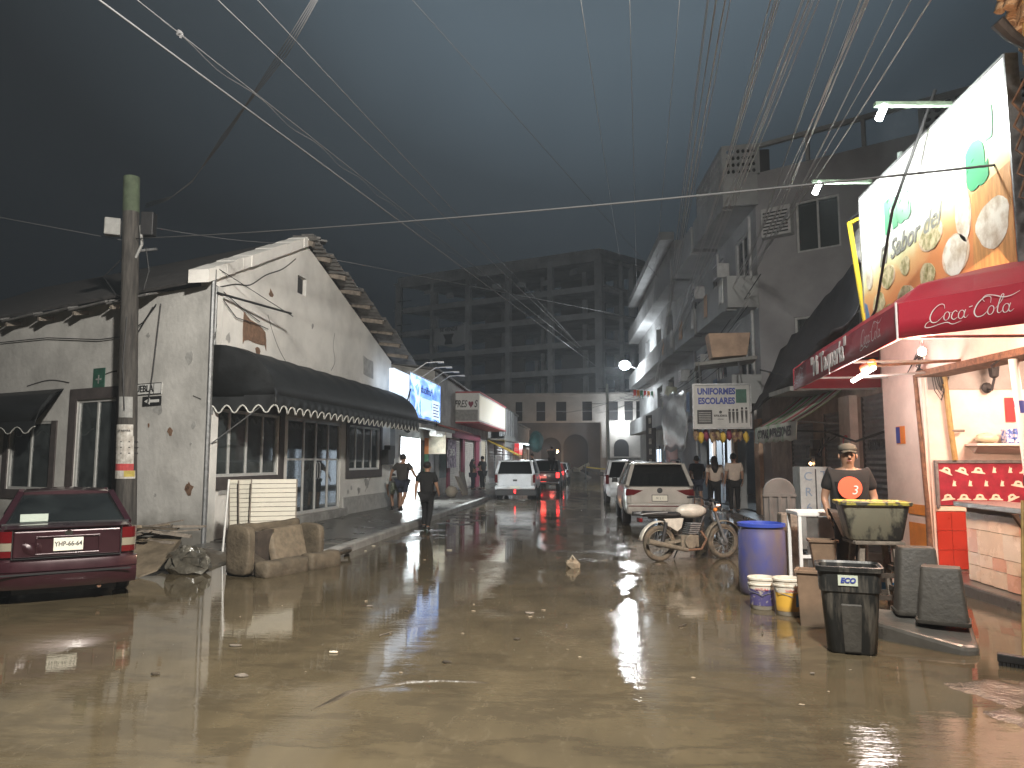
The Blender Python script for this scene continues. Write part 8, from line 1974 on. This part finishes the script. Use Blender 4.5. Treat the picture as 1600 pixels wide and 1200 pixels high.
# left side
person('person', 'person all in black walking away through the flooded street', (-4.08, 17.75, 0.0), R(-4), WALK, shirt='cloth_black', legs='cloth_black', hair='bun', h=1.62, fat=1.1)
person('person', 'person in dark shirt and shorts striding along the left sidewalk', (-5.86, 22.2, .13), R(-12), OUT, shirt='cloth_grey', legs='cloth_navy', shorts=True, hair='short', h=1.72)
BEND = dict(pel=(0, -.05, .78), bel=(0, .08, .90), che=(0, .28, .98), nek=(0, .42, 1.02), hd0=(0, .50, 1.02), hd1=(0, .57, 1.03), hd2=(0, .63, 1.06), shL=(-.18, .36, .98), shR=(.18, .36, .98), elL=(-.22, .46, .72), elR=(.22, .46, .72), wrL=(-.18, .52, .48), wrR=(.18, .52, .48), hiL=(-.095, -.05, .74), hiR=(.095, -.05, .74), knL=(-.12, .12, .42), knR=(.12, .12, .42))
person('person', 'person in a white shirt bending over at the lit shop doorway', (-6.45, 23.6, .13), R(25), BEND, shirt='cloth_shirt_white', legs='cloth_pattern', shorts=True, hair='short', h=1.66)
person('person', 'person in dark clothes leaning close to another beside the shutters', (-6.42, 38.6, .13), R(-60), dict(wrR=(.05, .25, 1.1), elR=(.25, .1, 1.12)), shirt='cloth_grey', legs='cloth_navy', hair='long', h=1.58)
person('person', 'taller person in black standing before the roller shutters', (-5.95, 38.9, .13), R(60), dict(wrL=(-.1, .25, 1.2), elL=(-.25, .1, 1.15)), shirt='cloth_black', legs='cloth_black', hair='short', h=1.74)
SIT = dict(knL=(-.12, .42, .80), anL=(-.12, .5, .42), toL=(-.12, .62, .38), knR=(.12, .42, .80), anR=(.12, .5, .42), toR=(.12, .62, .38))
person('person', 'person sitting on the left side of the pickup bed', (-3.35, 39.6, .42), R(90), SIT, shirt='cloth_black', legs='cloth_navy', hair='short', h=1.6)
person('person', 'person standing in the pickup bed holding the cab', (-2.35, 40.4, 1.10), R(0), dict(elL=(-.28, .12, 1.2), wrL=(-.2, .38, 1.2), elR=(.3, .15, 1.2), wrR=(.24, .38, 1.2), pel=(0, -.15, .70), hiL=(-.1, -.12, .66), hiR=(.1, -.12, .66), bel=(0, -.08, .84), che=(0, .02, 1.02), nek=(0, .06, 1.17), hd0=(0, .09, 1.24), hd1=(0, .11, 1.31), hd2=(0, .11, 1.38), shL=(-.18, .04, 1.11), shR=(.18, .04, 1.11), knL=(-.1, .16, .40), knR=(.1, .16, .40)), shirt='cloth_grey', legs='cloth_black', hair='short', h=1.6)
# right side
person('person', 'person in dark shirt and shorts on the right sidewalk near the lit door', (3.28, 24.6, .14), R(8), dict(WALK), shirt='cloth_navy', legs='cloth_navy', shorts=True, hair='short', h=1.66)
person('person', 'person with long black hair walking by the uniform shop', (3.62, 23.2, .14), R(0), dict(WALK), shirt='cloth_cream', legs='cloth_black', hair='long', h=1.64)
person('person', 'person in a cream t-shirt walking beside the long-haired one', (4.08, 22.6, .14), R(5), None, shirt='cloth_cream', legs='cloth_black', hair='short', h=1.72, fat=1.1)
person('person', 'person in a blue shirt just behind the silver crossover', (2.78, 25.3, .02), R(10), None, shirt=mat('cloth_blue', (0.07, 0.12, 0.24), .85).name, legs='cloth_black', hair='short', h=1.68)
person('person', 'person in a pale top at the lit clothes shop door', (3.95, 25.6, .14), R(150), None, shirt='cloth_cream', legs='cloth_navy', hair='short', h=1.6)
# ------------------------------------------------------------------ overhead wires (catenaries between poles)
def wire(label, pts, r0=.010, r1=.02, sag=.3, m='cable_dim', n=14, ext=0.0, wob=0.0):
    P = [V(*p) for p in pts]; A, B = P[0], P[-1]
    if ext: A = A + (A - B) * ext
    cv = []; rd = []
    rw = random.Random(hash(label) % 1000 if 0 else len(label) * 7 + int(abs(A.x) * 100))
    for k in range(n + 1):
        t = k / n
        q = A + (B - A) * t - V(0, 0, 4 * sag * t * (1 - t))
        if wob: q += V(rw.uniform(-wob, wob), 0, rw.uniform(-wob, wob))
        cv.append(q); rd.append(r0 + (r1 - r0) * t)
    return tag(MB().tube(cv, rd, n=5).build('overhead_wire', m, None, smooth=180), label, 'wire', 'overhead wires')
HUB = (3.72, 45, 6.5)
wire('thickest overhead wire running down from the upper left corner', [(-4.56, 6.00, 5.98), (0.10, 70.00, 10.67)], .010, .034, .0, ext=.03)
A = V(-4.52, 6.50, 6.30); B = V(-1.40, 70.00, 12.30)
wire('overhead wire with small curls beside the thickest one', [A, B], .005, .03, .0, ext=.03)
cw = [A + (B - A) * (.006 + .0042 * k) + V(.03 * math.sin(k * .9), 0, -.035 - .002 * k + .03 * math.cos(k * .9)) for k in range(70)]
tag(MB().tube(cw, .005, n=4).build('overhead_wire', 'cable_dim', None), 'loosely curled cable hanging along an overhead wire', 'wire', 'overhead wires')
tag(MB().ball((-4.45, 7.15, 6.33), .035, 8, 6).jitter(.012, 2).build('cable_knot', 'cable_dim', None), 'small cable knot on the curled overhead wire', 'knot')
wire('thin bright overhead wire right of the curled one', [(-3.95, 7.00, 6.59), (-1.32, 66.00, 11.99)], .0055, .028, .0, ext=.03)
wire('overhead wire meeting the pole cable near the top edge', [(-3.75, 7.50, 6.90), (-0.75, 66.00, 11.39)], .005, .026, .0, ext=.03)
wire('faint overhead wire falling to the apartment roof', [(-2.34, 9.00, 7.78), (3.38, 36.00, 10.41)], .004, .012, .0, ext=.05)
pb = [(-9.30, 14.0, 6.95), (-8.3, 13.2, 6.80), (-7.40, 12.50, 6.85), (-6.05, 11.00, 6.97), (-5.12, 10.0, 7.0), (-4.05, 8.8, 7.09), (-3.0, 7.5, 7.05)]
for k in range(4):
    tag(MB().tube([V(*p) + V(.03 * k * (i % 2), 0, .035 * k - .012 * i * k) for i, p in enumerate(pb)], .006, n=5).build('overhead_wire', 'cable_dim', None, smooth=180), 'one of the four cables sweeping from the wooden pole to the top edge', 'wire', 'cables from the wooden pole')
wire('wire from the left edge to the wooden pole', [(-13.07, 14.5, 7.06), (-9.7, 14.0, 6.26)], .008, .008, .0, ext=.6)
wire('long level wire crossing the whole street to the food billboard', [(-9.4, 13.9, 6.27), (5.6, 8.3, 5.0)], .011, .016, .12, n=24, m='cable_grey')
wire('dark wire from the house gable to the far power pole', [(-6.88, 18.5, 7.02), (4.28, 60, 13.07)], .008, .03, .0)
wire('low wire from the wooden pole over the house roof', [(-9.4, 14.0, 6.6), (-7.4, 18.0, 7.3)], .007, .007, .1)
def bundle_end(px): return (3.45, 40, 6.2) if px < 1160 else (3.55, 34, 6.9) if px < 1300 else (4.3, 22, 6.9) if px < 1380 else (4.45, 20, 7.0)
rw = random.Random(3)
tops = [(1115, 8.5), (1128, 8.6), (1142, 8.4), (1150, 9.0), (1212, 8.6), (1222, 8.2), (1226, 8.8), (1262, 8.4), (1270, 8.0), (1278, 8.6), (1286, 8.2), (1318, 9.4), (1352, 7.8), (1358, 8.0), (1363, 8.2), (1400, 9.0), (1428, 8.4), (1458, 8.0)]
c_, s_ = math.cos(R(6.4156)), math.sin(R(6.4156)); cp, sp = math.cos(R(5.908)), math.sin(R(5.908))
for k, (px, Y) in enumerate(tops):
    X = (px - 930) / 1150 * Y; Z = 1.7 + 719 / 1150 * Y * 1.0
    ex, ey, ez = bundle_end(px); ex += rw.uniform(-.12, .12); ey += rw.uniform(-1.5, 1.5); ez += rw.uniform(-.25, .25)
    wire('overhead wire %s in the bundle running along the right-hand buildings' % ['first', 'second', 'third', 'fourth', 'fifth', 'sixth', 'seventh', 'eighth', 'ninth', 'tenth', 'eleventh', 'twelfth', 'thirteenth', 'fourteenth', 'fifteenth', 'sixteenth', 'seventeenth', 'eighteenth'][k], [(X, Y, Z), (ex, ey, ez)], .0050 + .0020 * (k % 3), .013, .15, ext=.08, m='cable')
for k, (px, ex) in enumerate(((920, 1.6), (995, 2.6), (1072, 3.4))):
    X = (px - 930) / 1150 * 9; wire(['first', 'second', 'third'][k] + ' faint vertical-looking wire high over the middle of the street', [(X, 9, 1.7 + 719 / 1150 * 9), (ex, 44, 14 - 2 * k)], .004, .010, .1, ext=.05, m='cable')
for k in range(9):
    a = V(3.7, 45, 6.3 - .18 * k + .3 * (k % 2)); b = V(-2.5 + .9 * k, 58 + 2 * (k % 4), 5.4 + .35 * ((k * 5) % 7))
    wire('wire %s in the cluster below the bright street lamp' % ['one', 'two', 'three', 'four', 'five', 'six', 'seven', 'eight', 'nine'][k], [a, b], .016, .016, .3, n=10)
for k in range(7):
    a = V(3.7, 45, 5.9 - .12 * k); b = V(3.9 + .1 * k, 22.5 - .4 * k, 4.6 + .35 * k)
    wire('cable %s sagging along the apartment fronts' % ['one', 'two', 'three', 'four', 'five', 'six', 'seven'][k], [a, b], .016, .012, .5, n=12, m='cable' if k % 2 else 'cable_dark')
for k, pts in enumerate([[(4.55, 9.9, 6.6), (4.2, 10.6, 5.2), (4.5, 12.2, 4.1), (4.9, 14.2, 3.9)], [(5.0, 13.6, 3.5), (4.9, 15.5, 3.75), (4.9, 18, 3.6), (4.6, 21, 4.2)], [(5.0, 13.4, 2.2), (4.9, 14.6, 2.05), (5.0, 16.5, 2.3), (4.6, 20, 2.5)]]):
    tag(MB().tube([V(*p) for p in pts], .022, n=6).build('overhead_wire', 'cable_dark', None, smooth=180), ['thick black cable hanging across the food billboard', 'black cable looped over the copy shop awning', 'low black cable along the copy shop shutters'][k], 'wire', 'overhead wires')

rw2 = random.Random(12)
for k in range(12):
    px = [1118, 1135, 1218, 1224, 1266, 1274, 1282, 1322, 1356, 1361, 1404, 1432][k] + rw2.uniform(-5, 5); Y = rw2.uniform(8, 9)
    ex, ey, ez = bundle_end(px); ex += rw2.uniform(-.15, .15); ez += rw2.uniform(-.3, .3)
    tag(MB().tube([V((px - 930) / 1150 * Y, Y, 1.7 + 719 / 1150 * Y) * (1 - t) + V(ex, ey, ez) * t - V(0, 0, .5 * t * (1 - t)) for t in [-.08] + [q / 12 for q in range(13)]], .0045, n=4).build('overhead_wire', 'cable', None, smooth=180), 'thin doubled wire in the bundle beside the apartment buildings', 'wire', 'thin doubled wires')
# street lamp on the near corner, just outside the picture
cs = thing('street_lamp', 'street lamp on a concrete pole at the near corner', 'street lamp', (3.9, -0.6, 0))
MB().tube([(3.9, -0.6, 0), (3.9, -0.6, 8.6)], [0.17, 0.11], n=14).build('post', 'concrete', cs, smooth=40)
MB().tube([(3.9, -0.6, 7.9), (2.6, 0.2, 8.40), (1.5, 0.85, 8.42)], 0.04).build('arm', 'steel_grey', cs)
MB().box((1.2, 1.0, 8.42), (0.55, 0.28, 0.10), rz=R(-30)).build('lamp_head', 'steel_grey', cs, bevel=0.02)
MB().box((1.2, 1.0, 8.36), (0.45, 0.2, 0.02), rz=R(-30)).build('lens', mat('led_white', (1, 1, 1), emit=(1, 0.93, 0.8), estr=60), cs)
lamp('street_lamp_light', (1.2, 1.0, 8.25), 17000, (1.0, 0.95, 0.86), 0.35, cs, spot=138, aim=(-0.58, 0.70, -0.42), blend=1.0)
# ------------------------------------------------------------------ damp night air
hz = bpy.data.materials.new('haze_air'); hz.use_nodes = True
hz.node_tree.nodes.remove(hz.node_tree.nodes['Principled BSDF'])
pv = hz.node_tree.nodes.new('ShaderNodeVolumePrincipled')
pv.inputs['Color'].default_value = (0.82, 0.9, 0.97, 1); pv.inputs['Density'].default_value = 0.0018; pv.inputs['Anisotropy'].default_value = 0.25
hz.node_tree.links.new(pv.outputs[0], hz.node_tree.nodes['Material Output'].inputs['Volume'])
ho = MB().bx(-60, 45, -12, 135, -1.3, 32).build('haze', None); ho.data.materials.append(hz); ho['kind'] = 'stuff'
scene.cycles.volume_bounces = 0
scene.cycles.volume_step_rate = 4
